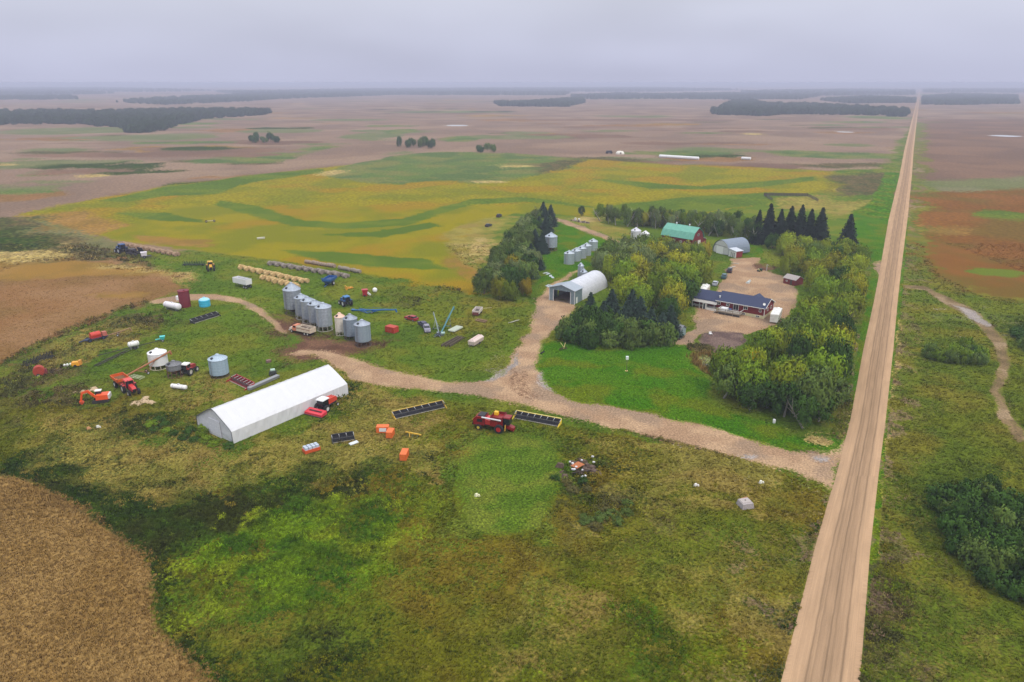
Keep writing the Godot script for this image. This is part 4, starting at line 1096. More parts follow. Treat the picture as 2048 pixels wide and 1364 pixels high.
func arched_shed() -> void:
	var a := Vector2(20.87, -232.71); var b := Vector2(36.7, -257.52)
	var o := thing("arched_shed", "long white arched metal shed with a grey gabled entrance", "shed", a, heading(a, b))
	var g := worn(112, 128, 140, 124, 140, 150, 3.0, 0.5, 0.1)
	var l := 26.0
	var w := 9.6
	# gabled porch: x 0..5.5, z 0..-w
	var porch := part(o, "porch_wall", Shape.new().box(2.75, 0, -0.08, 5.5, 4.6, 0.16).box(0.09, 0, -0.85, 0.18, 4.6, 1.38), g)
	part(o, "porch_wall", Shape.new().box(2.75, 0, -w + 0.08, 5.5, 4.6, 0.16).box(0.09, 0, -w + 0.85, 0.18, 4.6, 1.38), g)
	part(porch, "gable", Shape.new().hexa([Vector3(0.005, 4.0, -w), Vector3(0.175, 4.0, -w), Vector3(0.175, 4.0, 0), Vector3(0.005, 4.0, 0), Vector3(0.005, 4.6, -w), Vector3(0.175, 4.6, -w), Vector3(0.175, 4.6, 0), Vector3(0.005, 4.6, 0)]).hexa([Vector3(0.005, 4.6, -w), Vector3(0.175, 4.6, -w), Vector3(0.175, 4.6, 0), Vector3(0.005, 4.6, 0), Vector3(0.005, 6.0, -w / 2 - 0.01), Vector3(0.175, 6.0, -w / 2 - 0.01), Vector3(0.175, 6.0, -w / 2 + 0.01), Vector3(0.005, 6.0, -w / 2 + 0.01)]), g)
	part(porch, "side_door", Shape.new().box(1.6, 0.05, 0.03, 1.0, 2.1, 0.06), mat(226, 228, 230, 0.5))
	for q in [[-0.03, 0.03, 4.6], [-0.03, -w - 0.03, 4.6], [-0.02, -1.5, 4.0], [-0.02, -w + 1.5, 4.0]]: part(porch, "corner_trim", Shape.new().box(q[0], 0, q[1], 0.2, q[2], 0.18), mat(206, 208, 212, 0.5))
	for z in [-1.0, 1.0]:
		part(o, "porch_roof", Shape.new().hexa([Vector3(-0.4, 4.5, -w / 2 + z * (w / 2 + 0.35)), Vector3(5.9, 4.5, -w / 2 + z * (w / 2 + 0.35)), Vector3(5.9, 6.05, -w / 2), Vector3(-0.4, 6.05, -w / 2), Vector3(-0.4, 4.62, -w / 2 + z * (w / 2 + 0.35)), Vector3(5.9, 4.62, -w / 2 + z * (w / 2 + 0.35)), Vector3(5.9, 6.17, -w / 2), Vector3(-0.4, 6.17, -w / 2)]), worn(150, 160, 172, 162, 170, 180, 3.0, 0.4, 0.2))
	part(o, "floor", Shape.new().box(13.0, 0.03, -w / 2, 25.6, 0.05, w - 0.4), mat(110, 92, 76, 0.95))
	var s := Shape.new()
	var k := 18
	for i in 26:
		var x0 := 5.9 + (l - 5.9) * i / 26.0
		var x1 := 5.9 + (l - 5.9) * (i + 1) / 26.0
		for j in k:
			var p := []
			for q in [[x0, j], [x1, j], [x1, j + 1], [x0, j + 1]]:
				var t: float = PI * q[1] / k
				var rr := w / 2 - 0.1
				p.append(Vector3(q[0], sin(t) * 5.6, -w / 2 + cos(t) * rr))
			var bulge := Vector3(0, sin(PI * (j + 0.5) / k), cos(PI * (j + 0.5) / k)) * 0.06
			var m := (x0 + x1) / 2
			var pa := Vector3(m, p[0].y, p[0].z) + bulge; var pb := Vector3(m, p[3].y, p[3].z) + bulge
			s.quad(p[0], pa, pb, p[3], bulge); s.quad(pa, p[1], p[2], pb, bulge)
	part(o, "arch_cover", s, worn(204, 206, 214, 188, 190, 200, 6.0, 0.5, 0.1))
	var e := Shape.new()
	for j in k:
		var t0 := PI * j / k; var t1 := PI * (j + 1) / k
		e.tri(Vector3(l, 0, -w / 2), Vector3(l, sin(t0) * 5.6, -w / 2 + cos(t0) * (w / 2 - 0.1)), Vector3(l, sin(t1) * 5.6, -w / 2 + cos(t1) * (w / 2 - 0.1)), Vector3(1, 0, 0))
	part(o, "back_wall", e, worn(196, 198, 206, 180, 184, 192, 4.0, 0.5, 0.1))

func red_barn() -> void:
	var a := Vector2(69.42, -333.67); var b := Vector2(81.07, -321.72)
	var o := thing("red_barn", "red barn with a green gambrel roof", "barn", b, heading(a, b))
	var l := 16.5; var w := 9.0
	var red := worn(120, 34, 32, 100, 28, 28, 2.0, 0.8)
	part(o, "wall", Shape.new().box(-l / 2, 0, -0.1, l, 3.6, 0.2).box(-l / 2, 0, -w + 0.1, l, 3.6, 0.2).box(-l + 0.1, 0, -w / 2, 0.2, 3.6, w - 0.4).box(-0.1, 0, -w / 2, 0.2, 3.6, w - 0.4), red)
	var prof := [Vector2(0.35, 3.4), Vector2(-1.1, 6.2), Vector2(-w / 2, 8.4), Vector2(-w + 1.1, 6.2), Vector2(-w - 0.35, 3.4)]
	for x in [-0.1, -l + 0.1]:
		var s := Shape.new()
		for k in 3: s.tri(Vector3(x, 3.6, -0.2), Vector3(x, prof[k + 1].y - 0.15, prof[k + 1].x), Vector3(x, prof[k + 2].y - (0.15 if k < 2 else 0.0), prof[k + 2].x if k < 2 else -w + 0.2), Vector3(signf(x + l / 2), 0, 0))
		part(o, "gable", s, red)
	var green := worn(96, 160, 142, 110, 172, 152, 5.0, 0.55, 0.1)
	for k in 4:
		var p: Vector2 = prof[k]; var q: Vector2 = prof[k + 1]
		var up := Vector3(0, 0.14, 0)
		var r := part(o, "roof", Shape.new().hexa([Vector3(-l - 0.4, p.y, p.x), Vector3(0.4, p.y, p.x), Vector3(0.4, q.y, q.x), Vector3(-l - 0.4, q.y, q.x), Vector3(-l - 0.4, p.y, p.x) + up, Vector3(0.4, p.y, p.x) + up, Vector3(0.4, q.y, q.x) + up, Vector3(-l - 0.4, q.y, q.x) + up]), green)
		var seams := Shape.new()
		for i in 17: seams.bar(Vector3(-l - 0.3 + i * (l + 0.6) / 16.0, p.y + 0.16, p.x), Vector3(-l - 0.3 + i * (l + 0.6) / 16.0, q.y + 0.16, q.x), 0.05)
		part(r, "seams", seams, green)
	for x in [-l * 0.72, -l * 0.3]:
		part(o, "roof_vent", Shape.new().tube(Vector3(x, 8.3, -w / 2), Vector3(x, 9.1, -w / 2), 0.28, 0.28, 10).tube(Vector3(x, 9.1, -w / 2), Vector3(x, 9.5, -w / 2), 0.4, 0.05, 10), mat(206, 212, 210, 0.5))
	for x in [-13.0, -9.5, -6.0, -2.5]: window_(o, x, 1.4, 0.06, 0.9, 0.9)
	window_(o, 0.06, 4.6, -w / 2, 1.0, 1.0, true)
	window_(o, 0.06, 1.6, -w / 2 + 2.2, 0.9, 0.9, true)
	part(o, "door", Shape.new().box(0.05, 0.02, -w / 2 - 1.0, 0.1, 2.6, 2.2), mat(214, 210, 204, 0.7))
	part(o, "lean_to", Shape.new().box(-2.0, 0, -w - 1.3, 4.0, 2.4, 2.4), red)
	part(o, "lean_to_roof", Shape.new().hexa([Vector3(-4.2, 2.42, -w - 2.7), Vector3(0.2, 2.42, -w - 2.7), Vector3(0.2, 3.2, -w - 0.05), Vector3(-4.2, 3.2, -w - 0.05), Vector3(-4.2, 2.55, -w - 2.7), Vector3(0.2, 2.55, -w - 2.7), Vector3(0.2, 3.33, -w - 0.05), Vector3(-4.2, 3.33, -w - 0.05)]), mat(190, 190, 192, 0.6))

func round_roof_shop() -> void:
	var a := Vector2(87.95, -313.51); var b := Vector2(92.73, -304.73)
	var o := thing("round_roof_shop", "workshop with a blue-grey arched roof and white doors", "workshop", b, heading(a, b))
	var w := 9.2; var l := 12.5
	# arch across x (0 to -w), running back along -z
	var s := Shape.new()
	var k := 16
	for i in 12:
		for j in k:
			var p := []
			for q in [[i, j], [i + 1, j], [i + 1, j + 1], [i, j + 1]]:
				var t: float = PI * q[1] / k
				p.append(Vector3(-w / 2 + cos(t) * (w / 2 + 0.25), 0.5 + pow(sin(t), 0.85) * 5.6, 0.3 - l * q[0] / 12.0))
			s.quad(p[0], p[1], p[2], p[3], Vector3(cos(PI * (j + 0.5) / k), sin(PI * (j + 0.5) / k), 0))
	part(o, "arch_roof", s, worn(112, 124, 142, 122, 134, 150, 3.0, 0.6))
	for z in [0.0, -l + 0.3]:
		var e := Shape.new()
		for j in k:
			var t0 := PI * j / k; var t1 := PI * (j + 1) / k
			e.tri(Vector3(-w / 2, 0, z), Vector3(-w / 2 + cos(t0) * w / 2, 0.4 + pow(sin(t0), 0.85) * 5.5, z), Vector3(-w / 2 + cos(t1) * w / 2, 0.4 + pow(sin(t1), 0.85) * 5.5, z), Vector3(0, 0, 1 if z == 0.0 else -1))
		part(o, "end_wall", e, worn(204, 204, 202, 190, 190, 190, 2.0, 0.7))
	part(o, "sliding_door", Shape.new().box(-w / 2 - 0.8, 0.02, 0.08, 4.0, 3.4, 0.1), mat(226, 226, 224, 0.6))
	part(o, "door_track", Shape.new().box(-w / 2 - 0.4, 3.45, 0.1, 7.0, 0.14, 0.16), mat(60, 62, 66, 0.6))
	var an := part(o, "annex", Shape.new().box(2.2, 0, -1.8, 4.2, 2.7, 3.6), mat(128, 42, 40, 0.8))
	part(an, "annex_front", Shape.new().box(2.2, 0, 0.06, 4.24, 2.7, 0.1), mat(220, 220, 218, 0.6))
	part(an, "annex_roof", Shape.new().hexa([Vector3(0.05, 2.72, 0.35), Vector3(4.6, 2.72, 0.35), Vector3(4.6, 2.72, -3.9), Vector3(0.05, 2.72, -3.9), Vector3(0.05, 3.5, 0.35), Vector3(4.6, 2.86, 0.35), Vector3(4.6, 2.86, -3.9), Vector3(0.05, 3.5, -3.9)]), mat(184, 190, 200, 0.6))
	for x in [1.5, 2.5, 3.3]: part(an, "door", Shape.new().box(x, 0.05, 0.13, 0.3, 2.0, 0.05), mat(40, 42, 46, 0.6))

func farm_house() -> void:
	var a := Vector2(60.18, -230.98); var b := Vector2(79.03, -216.91)
	var o := thing("farm_house", "long red bungalow with a dark grey roof and back deck", "house", b, heading(a, b))
	var red := worn(122, 28, 28, 108, 24, 26, 1.5, 0.7)
	var cream := worn(206, 200, 160, 194, 188, 150, 2.0, 0.8)
	var slate := worn(44, 52, 80, 52, 60, 90, 1.2, 0.85)
	var white := mat(224, 224, 222, 0.5)
	var d := 8.6
	var l := 15.6
	part(o, "foundation", Shape.new().box(-l / 2, 0, -d / 2, l, 1.0, d), cream)
	var w := part(o, "wall", Shape.new().box(-l / 2, 1.0, -0.1, l, 2.5, 0.2).box(-l / 2, 1.0, -d + 0.1, l, 2.5, 0.2).box(-0.1, 1.0, -d / 2, 0.2, 2.5, d - 0.4).box(-l + 0.1, 1.0, -d / 2, 0.2, 2.5, d - 0.4), red)
	var sid := Shape.new()
	for k in 9: sid.box(-l / 2, 1.2 + k * 0.26, 0.01, l - 0.3, 0.03, 0.04)
	part(w, "siding_laps", sid, red)
	part(w, "gable", Shape.new().hexa([Vector3(-0.2, 3.5, -d), Vector3(0, 3.5, -d), Vector3(0, 3.5, 0), Vector3(-0.2, 3.5, 0), Vector3(-0.2, 5.4, -d / 2 - 0.01), Vector3(0, 5.4, -d / 2 - 0.01), Vector3(0, 5.4, -d / 2 + 0.01), Vector3(-0.2, 5.4, -d / 2 + 0.01)]), red)
	for z in [0.03, -d - 0.03]: part(w, "corner_trim", Shape.new().box(0.03, 1.0, z, 0.18, 2.5, 0.18), white)
	for z in [0.0, -d]:
		var q := 0.5 if z == 0.0 else -0.5
		var r := part(o, "roof", Shape.new().hexa([Vector3(-l - 0.1, 3.36, z + q), Vector3(0.45, 3.36, z + q), Vector3(0.45, 5.5, -d / 2), Vector3(-l - 0.1, 5.5, -d / 2), Vector3(-l - 0.1, 3.52, z + q), Vector3(0.45, 3.52, z + q), Vector3(0.45, 5.66, -d / 2), Vector3(-l - 0.1, 5.66, -d / 2)]), slate)
		part(r, "gutter", Shape.new().box(-l / 2, 3.34, z + q * 1.08, l + 0.5, 0.16, 0.12), white)
	part(o, "barge_board", Shape.new().bar(Vector3(0.48, 3.42, 0.5), Vector3(0.48, 5.56, -d / 2), 0.06, 0.24).bar(Vector3(0.48, 3.42, -d - 0.5), Vector3(0.48, 5.56, -d / 2), 0.06, 0.24), white)
	for x in [-5.2]:
		for e in [-1.0, 1.0]:
			part(o, "dormer_roof", Shape.new().hexa([Vector3(x + e * 2.6, 3.5, -d - 1.2), Vector3(x, 5.2, -d - 1.2), Vector3(x, 5.2, -d / 2 - 0.6), Vector3(x + e * 2.6, 3.5, -d + 0.2), Vector3(x + e * 2.6, 3.64, -d - 1.2), Vector3(x, 5.34, -d - 1.2), Vector3(x, 5.34, -d / 2 - 0.6), Vector3(x + e * 2.6, 3.64, -d + 0.2)]), slate)
	part(o, "roof_vent", Shape.new().tube(Vector3(-l + 0.6, 3.9, -0.9), Vector3(-l + 0.6, 4.6, -0.9), 0.16, 0.16, 10).tube(Vector3(-l + 0.6, 4.6, -0.9), Vector3(-l + 0.6, 4.8, -0.9), 0.3, 0.3, 10), mat(214, 216, 220, 0.5))
	part(o, "satellite_dish", Shape.new().tube(Vector3(-0.5, 3.9, -0.6), Vector3(-0.45, 4.7, -0.5), 0.03, 0.03, 6).lathe([[0.0, 0.0], [0.3, 0.05], [0.42, 0.14]], 14, Vector3(-0.45, 4.6, -0.5), Vector3(0.3, 0.5, 0.8).normalized()), white)
	# west wing with a lower roof and a pale porch strip
	var l2 := 8.2
	part(o, "wing_wall", Shape.new().box(-l - l2 / 2, 0, -d / 2 - 0.4, l2, 2.9, d - 1.6), red)
	part(o, "wing_base", Shape.new().box(-l - l2 / 2, 0, 0.0 - 1.12, l2 + 0.04, 0.7, 0.1), white)
	for z in [-0.6, -d + 0.2]:
		var q := 0.6 if z == -0.6 else -0.6
		part(o, "wing_roof", Shape.new().hexa([Vector3(-l - l2 - 0.4, 2.75, z + q), Vector3(-l - 0.1, 2.75, z + q), Vector3(-l - 0.1, 4.9, -d / 2 - 0.2), Vector3(-l - l2 - 0.4, 4.9, -d / 2 - 0.2), Vector3(-l - l2 - 0.4, 2.9, z + q), Vector3(-l - 0.1, 2.9, z + q), Vector3(-l - 0.1, 5.05, -d / 2 - 0.2), Vector3(-l - l2 - 0.4, 5.05, -d / 2 - 0.2)]), slate)
	var porch := part(o, "porch_roof", Shape.new().hexa([Vector3(-l - l2, 2.1, 1.3), Vector3(-l + 0.4, 2.1, 1.3), Vector3(-l + 0.4, 2.62, -0.1), Vector3(-l - l2, 2.62, -0.1), Vector3(-l - l2, 2.2, 1.3), Vector3(-l + 0.4, 2.2, 1.3), Vector3(-l + 0.4, 2.72, -0.1), Vector3(-l - l2, 2.72, -0.1)]), worn(176, 172, 168, 160, 156, 152, 1.5, 0.8))
	for k in 4: part(porch, "post", Shape.new().box(-l - l2 + 0.4 + k * 2.5, 0, 1.1, 0.12, 2.12, 0.12), white)
	part(o, "entry", Shape.new().box(-l - 3.6, 0, 0.7, 1.2, 2.2, 0.9), white)
	part(o, "entry_door", Shape.new().box(-l - 3.6, 0.1, 1.18, 0.6, 1.8, 0.06), mat(60, 70, 80, 0.3))
	part(o, "skirting", Shape.new().box(-l - 1.2, 0, 1.2, 3.4, 0.75, 0.08), white)
	for q in [[-14.9, 2.05, 1.2, 0.95], [-11.8, 2.1, 0.9, 0.85], [-6.0, 2.0, 1.3, 1.05], [-1.3, 2.0, 0.7, 0.95]]: window_(o, q[0], q[1], 0.06, q[2], q[3])
	for q in [-6.4, -1.9]: window_(o, q, 0.25, 0.06, 1.1, 0.6)
	window_(o, 0.06, 2.0, -3.0, 1.1, 0.95, true)
	window_(o, 0.06, 2.0, -6.2, 1.1, 0.95, true)
	window_(o, -9.1, 1.25, 0.07, 1.7, 1.95)
	# raised deck
	var wood := worn(150, 140, 126, 128, 118, 104, 1.0, 0.85)
	var deck := Node3D.new(); deck.name = "deck"; o.add_child(deck)
	for k in 14: part(deck, "board", Shape.new().box(-10.0, 0.95, 0.25 + k * 0.235, 7.2, 0.05, 0.21), wood)
	part(deck, "joist", Shape.new().box(-10.0, 0.72, 0.2, 7.2, 0.22, 0.1).box(-10.0, 0.72, 3.35, 7.2, 0.22, 0.1), wood)
	for x in [-13.5, -11.2, -8.8, -6.5]: part(deck, "post", Shape.new().box(x, 0, 3.35, 0.14, 1.95, 0.14), wood)
	part(deck, "rail", Shape.new().box(-10.0, 1.88, 3.35, 7.2, 0.09, 0.12).box(-10.0, 1.35, 3.35, 7.2, 0.06, 0.06).box(-13.55, 1.88, 1.8, 0.12, 0.09, 3.1).box(-6.45, 1.88, 1.8, 0.12, 0.09, 3.1), white)
	part(deck, "skirt", Shape.new().box(-10.0, 0.05, 3.28, 7.0, 0.62, 0.05), mat(66, 60, 54, 0.9))
	var st := Shape.new()
	for k in 5: st.box(-14.0 - k * 0.3, 0.78 - k * 0.18, 2.4, 0.32, 0.06, 1.4)
	part(deck, "stair", st, wood)
	# things standing on the deck and in front of it
	var h := thing("hot_tub", "white square hot tub on the house deck", "hot tub", b, heading(a, b))
	h.position.y = 1.0
	part(h, "shell", Shape.new().taper(-12.2, 0, 1.6, 2.0, 0.8, 1.9, 0.97, 0.97), mat(200, 200, 204, 0.5))
	part(h, "cover", Shape.new().taper(-12.2, 0.8, 1.6, 2.1, 0.14, 2.0, 0.94, 0.94), mat(226, 228, 232, 0.5))
	var g := thing("patio_table", "small blue patio table on the house deck", "table", b, heading(a, b))
	g.position.y = 1.0
	part(g, "top", Shape.new().tube(Vector3(-10.4, 0.7, 1.4), Vector3(-10.4, 0.75, 1.4), 0.6, 0.6, 14), mat(52, 86, 140, 0.5))
	for k in 4: part(g, "leg", Shape.new().bar(Vector3(-10.4 + cos(k * PI / 2) * 0.45, 0, 1.4 + sin(k * PI / 2) * 0.45), Vector3(-10.4, 0.7, 1.4), 0.05), mat(60, 62, 66, 0.5))

func small_building(called: String, label: String, a: Vector2, b: Vector2, d: float, wall_h: float, ridge: float, wall: Material, roof: Material, category := "shed") -> Node3D:
	var o := thing(called, label, category, b, heading(a, b))
	var l := a.distance_to(b)
	part(o, "wall", Shape.new().box(-l / 2, 0, -d / 2, l, wall_h, d), wall)
	part(o, "gable", Shape.new().hexa([Vector3(-l + 0.02, wall_h, -d), Vector3(-0.02, wall_h, -d), Vector3(-0.02, wall_h, 0), Vector3(-l + 0.02, wall_h, 0), Vector3(-l + 0.02, ridge - 0.06, -d / 2 - 0.01), Vector3(-0.02, ridge - 0.06, -d / 2 - 0.01), Vector3(-0.02, ridge - 0.06, -d / 2 + 0.01), Vector3(-l + 0.02, ridge - 0.06, -d / 2 + 0.01)]), wall)
	for z in [0.0, -d]:
		var q := 0.25 if z == 0.0 else -0.25
		part(o, "roof", Shape.new().hexa([Vector3(-l - 0.25, wall_h - 0.1, z + q), Vector3(0.25, wall_h - 0.1, z + q), Vector3(0.25, ridge, -d / 2), Vector3(-l - 0.25, ridge, -d / 2), Vector3(-l - 0.25, wall_h, z + q), Vector3(0.25, wall_h, z + q), Vector3(0.25, ridge + 0.1, -d / 2), Vector3(-l - 0.25, ridge + 0.1, -d / 2)]), roof)
	part(o, "door", Shape.new().box(-l * 0.35, 0.02, 0.03, 0.8, minf(1.9, wall_h - 0.1), 0.08), mat(70, 66, 62, 0.8))
	window_(o, -l * 0.72, wall_h * 0.45, 0.05, 0.6, 0.5)
	return o

func build_place() -> void:
	fabric_shelter()
	arched_shed()
	red_barn()
	round_roof_shop()
	farm_house()
	small_building("red_shed", "small red shed with a grey patched roof beside the yard trees", Vector2(100.45, -260.34), Vector2(103.35, -256.13), 4.6, 2.1, 3.2, mat(112, 40, 38, 0.8), worn(166, 158, 156, 146, 136, 134, 1.0, 0.9))
	small_building("garden_shed", "small pale blue garden shed by the spruce clump", Vector2(47.39, -201.58), Vector2(49.06, -199.8), 2.8, 2.2, 3.2, worn(136, 156, 158, 120, 140, 144, 1.0, 0.8), worn(150, 152, 156, 120, 122, 128, 1.0, 0.8))
	bins()
	machinery_west()
	machinery_middle()
	machinery_south()
	yard_things()
	far_things()

func bins() -> void:
	var g := "five galvanized bins in a slanting row"
	var dark := mat(86, 74, 66, 0.7)
	var pale := mat(176, 172, 164, 0.6)
	grain_bin("wide tall galvanized grain bin with a steep roof at the back of the five-bin row", g, Vector2(-70.29, -223.21), 5.5, 8.0, 2.0, 1.9, steel(0.96), steel(1.04), dark)
	grain_bin("second grain bin from the back of the five-bin row, banded with seams", g, Vector2(-65.95, -217.94), 4.2, 6.8, 1.0, 1.3, steel(), steel(1.06), pale)
	grain_bin("middle grain bin of the five-bin row", g, Vector2(-62.97, -214.38), 4.2, 6.9, 1.0, 1.3, steel(1.02), steel(1.06), pale)
	grain_bin("fourth grain bin from the back of the five-bin row", g, Vector2(-59.79, -210.44), 4.3, 7.0, 1.0, 1.4, steel(), steel(1.06), pale)
	grain_bin("front grain bin of the five-bin row on pale legs", g, Vector2(-56.26, -206.63), 4.7, 7.2, 1.1, 1.5, steel(1.03), steel(1.1), pale)
	var h := "three hopper bins beside the truck"
	grain_bin("narrow cream hopper bin with a red cross mark on its roof", h, Vector2(-50.43, -202.03), 2.9, 5.6, 0.9, 1.2, worn(222, 216, 206, 208, 200, 188, 2.0, 0.5), mat(222, 190, 172, 0.5), mat(206, 196, 180, 0.6))
	grain_bin("grey hopper bin between the cream bin and the end bin", h, Vector2(-46.59, -198.49), 4.0, 6.2, 1.1, 1.2, worn(122, 136, 152, 136, 150, 164, 2.0, 0.45, 0.2), steel(1.0), dark)
	grain_bin("grey hopper bin with vertical ribs at the end of the group of three", h, Vector2(-42.04, -192.95), 4.4, 6.3, 1.1, 1.5, worn(138, 152, 168, 150, 162, 176, 2.0, 0.45, 0.2), steel(1.05), dark)
	grain_bin("squat white hopper bin on pale legs beside the orange auger", "", Vector2(-91.92, -175.75), 4.5, 4.3, 0.8, 1.1, mat(224, 224, 228, 0.45), mat(230, 230, 234, 0.45), mat(206, 196, 172, 0.6))
	grain_bin("old grey hopper bin on rusty legs next to the red and white tractor", "", Vector2(-85.2, -169.94), 3.6, 3.3, 0.7, 1.9, worn(112, 114, 120, 128, 130, 134, 2.0, 0.6, 0.2), worn(128, 130, 134, 112, 112, 116, 2.0, 0.6, 0.2), worn(120, 84, 62, 96, 66, 52, 1.0, 0.9))
	grain_bin("blue-grey hopper bin standing alone near the white shelter", "", Vector2(-74.06, -170.27), 4.5, 4.7, 0.9, 0.7, worn(150, 172, 190, 160, 180, 198, 2.0, 0.45, 0.15), worn(168, 184, 200, 176, 192, 206, 2.0, 0.45, 0.15), dark)
	grain_bin("large galvanized bin on brown legs against the west belt's spruces", "", Vector2(17.3, -316.54), 5.4, 6.2, 1.5, 1.5, steel(1.05), steel(1.12), worn(132, 92, 66, 110, 76, 56, 1.0, 0.9))
	var r := "five flat bins on the grassy lane"
	for k in 5:
		grain_bin(["nearest flat bin of the five on the grassy lane", "second flat bin of the five on the grassy lane", "middle flat bin of the five on the grassy lane", "fourth flat bin of the five on the grassy lane", "farthest flat bin of the five, standing a little apart"][k], r, [Vector2(23.4, -291.07), Vector2(26.72, -296.4), Vector2(29.47, -301.44), Vector2(32.1, -306.65), Vector2(35.94, -316.54)][k], [4.2, 3.9, 3.8, 3.8, 4.0][k], [4.4, 4.3, 4.2, 4.2, 4.0][k], 0.9, 0.0, worn(160, 172, 184, 176, 186, 196, 2.0, 0.4, 0.3), worn(176, 186, 196, 188, 196, 204, 2.0, 0.4, 0.3), pale)
	grain_bin("slim tall galvanized bin behind the arched shed's entrance", "", Vector2(25.91, -266.14), 2.2, 5.2, 0.8, 0.0, steel(1.1), steel(1.15), pale)
	grain_bin("short slim galvanized bin touching the arched shed", "", Vector2(26.77, -263.21), 2.5, 3.6, 0.8, 0.0, steel(1.1), steel(1.15), pale)
	grain_bin("pale grey bin rising above trees west of the barn", "", Vector2(57.91, -335.94), 4.6, 5.0, 1.2, 0.0, worn(196, 196, 206, 206, 206, 214, 2.0, 0.5, 0.1), mat(206, 206, 214, 0.5), pale)
	grain_bin("small white-roofed bin between the grey bin and the barn", "", Vector2(62.76, -338.23), 3.6, 3.2, 1.0, 0.0, mat(214, 214, 218, 0.5), mat(226, 226, 230, 0.5), pale)

func machinery_west() -> void:
	var red := mat(176, 44, 34, 0.4); var orange := worn(212, 96, 30, 198, 84, 30, 1.5, 0.5); var blue := mat(34, 74, 122, 0.4)
	# tanks
	lying_tank("large white lying tank with straps beside the tall red tank", Vector2(-114.19, -228.71), Vector2(-107.82, -225.38), 1.05, mat(222, 218, 224, 0.4), true, "white_tank")
	var o := thing("red_tank", "tall dark red upright tank at the field corner", "tank", Vector2(-108.32, -230.41), 0.0)
	part(o, "body", Shape.new().lathe([[1.75, 0], [1.75, 2.0], [1.78, 2.03], [1.75, 2.06], [1.75, 4.0], [1.78, 4.03], [1.75, 4.06], [1.75, 5.6], [0.0, 5.75]], 26), worn(120, 30, 44, 106, 26, 38, 2.0, 0.55))
	part(o, "rim", Shape.new().lathe([[1.82, 5.5], [1.82, 5.64], [1.7, 5.66]], 26), mat(140, 40, 52, 0.5))
	part(o, "hatch", Shape.new().tube(Vector3(0.5, 5.7, 0.4), Vector3(0.5, 5.9, 0.4), 0.35, 0.35, 12), mat(110, 28, 40, 0.5))
	part(o, "ladder", Shape.new().bar(Vector3(1.8, 0, 0.2), Vector3(1.8, 5.6, 0.2), 0.05).bar(Vector3(1.8, 0, -0.2), Vector3(1.8, 5.6, -0.2), 0.05), mat(110, 28, 40, 0.5))
	o = thing("chemical_tote", "small white tank tucked behind the red tank", "tank", Vector2(-114.12, -238.04), 0.3)
	part(o, "body", Shape.new().lathe([[0.6, 0], [0.62, 1.2], [0.5, 1.45], [0.15, 1.6], [0.0, 1.6]], 16), mat(222, 222, 226, 0.5))
	part(o, "cap", Shape.new().tube(Vector3(0, 1.6, 0), Vector3(0, 1.72, 0), 0.15, 0.15, 10), mat(60, 60, 64, 0.6))
	o = thing("water_tank", "bright cyan blue round water tank with a domed top", "tank", Vector2(-102.08, -230.98), 0.0)
	var cyan := mat(60, 176, 212, 0.4)
	part(o, "body", Shape.new().lathe([[1.75, 0], [1.8, 0.6], [1.75, 0.64], [1.8, 1.3], [1.75, 1.34], [1.8, 2.0], [1.72, 2.25]], 26), cyan)
	part(o, "dome", Shape.new().lathe([[1.72, 2.25], [1.3, 2.6], [0.6, 2.85], [0.0, 2.9]], 26), mat(150, 206, 226, 0.4))
	part(o, "lid", Shape.new().tube(Vector3(0, 2.85, 0), Vector3(0, 3.1, 0), 0.35, 0.35, 14), mat(160, 210, 228, 0.4))
	lying_tank("plain white cylinder tank lying in the grass below the grey bins", Vector2(-82.83, -162.28), Vector2(-78.55, -161.06), 0.55, mat(228, 226, 228, 0.4), false, "propane_tank", 0.1)
	o = lying_tank("white tank on a dark sprayer trailer", Vector2(-106.54, -188.88), Vector2(-104.32, -190.9), 0.75, mat(224, 224, 222, 0.4), false, "sprayer_tank", 0.7)
	for z in [-0.9, 0.9]: wheel(o, 0, z, 0.45, 0.25, mat(60, 60, 60, 0.7))
	part(o, "boom", Shape.new().bar(Vector3(-1.0, 0.6, 0), Vector3(-9.5, 0.6, 0.8), 0.18).bar(Vector3(1.0, 0.6, 0), Vector3(7.5, 0.6, -0.6), 0.18), mat(52, 50, 44, 0.8))
	o = thing("spray_boom", "dark folded sprayer boom lying in grass below the white trailer tank", "boom", Vector2(-107.38, -181.92), heading(Vector2(-108.74, -175.75), Vector2(-105.85, -188.88)))
	for k in 5: part(o, "strut", Shape.new().bar(Vector3(-5.5 + k * 2.2, 0.3, -0.5), Vector3(-4.4 + k * 2.2, 0.6, 0.5), 0.1), mat(58, 54, 46, 0.8))
	for z in [-0.5, 0.5]: part(o, "rail", Shape.new().bar(Vector3(-6, 0.4, z), Vector3(6, 0.4, z), 0.16), mat(58, 54, 46, 0.8))
	o = thing("cyan_spreader", "small turquoise hopper spreader in the grass", "spreader", Vector2(-100.33, -196.32), 0.4)
	part(o, "hopper", Shape.new().taper(0, 0.5, 0, 0.8, 1.0, 0.8, 1.8, 1.6), mat(70, 190, 190, 0.45))
	part(o, "arm", Shape.new().bar(Vector3(-0.6, 0.8, 0), Vector3(-1.9, 0.7, 0.2), 0.35, 0.2), mat(80, 196, 196, 0.45))
	for z in [-0.6, 0.6]: wheel(o, 0, z, 0.32, 0.18, mat(180, 180, 180, 0.5))
	# orange loader wagon and tractor under the orange auger
	grain_cart("orange grain cart heaped with brown grain behind the red tractor", Vector2(-95.62, -163.52), Vector2(-90.54, -158.67), 4.6, 3.0, 1.7, orange, mat(110, 76, 44, 0.95))
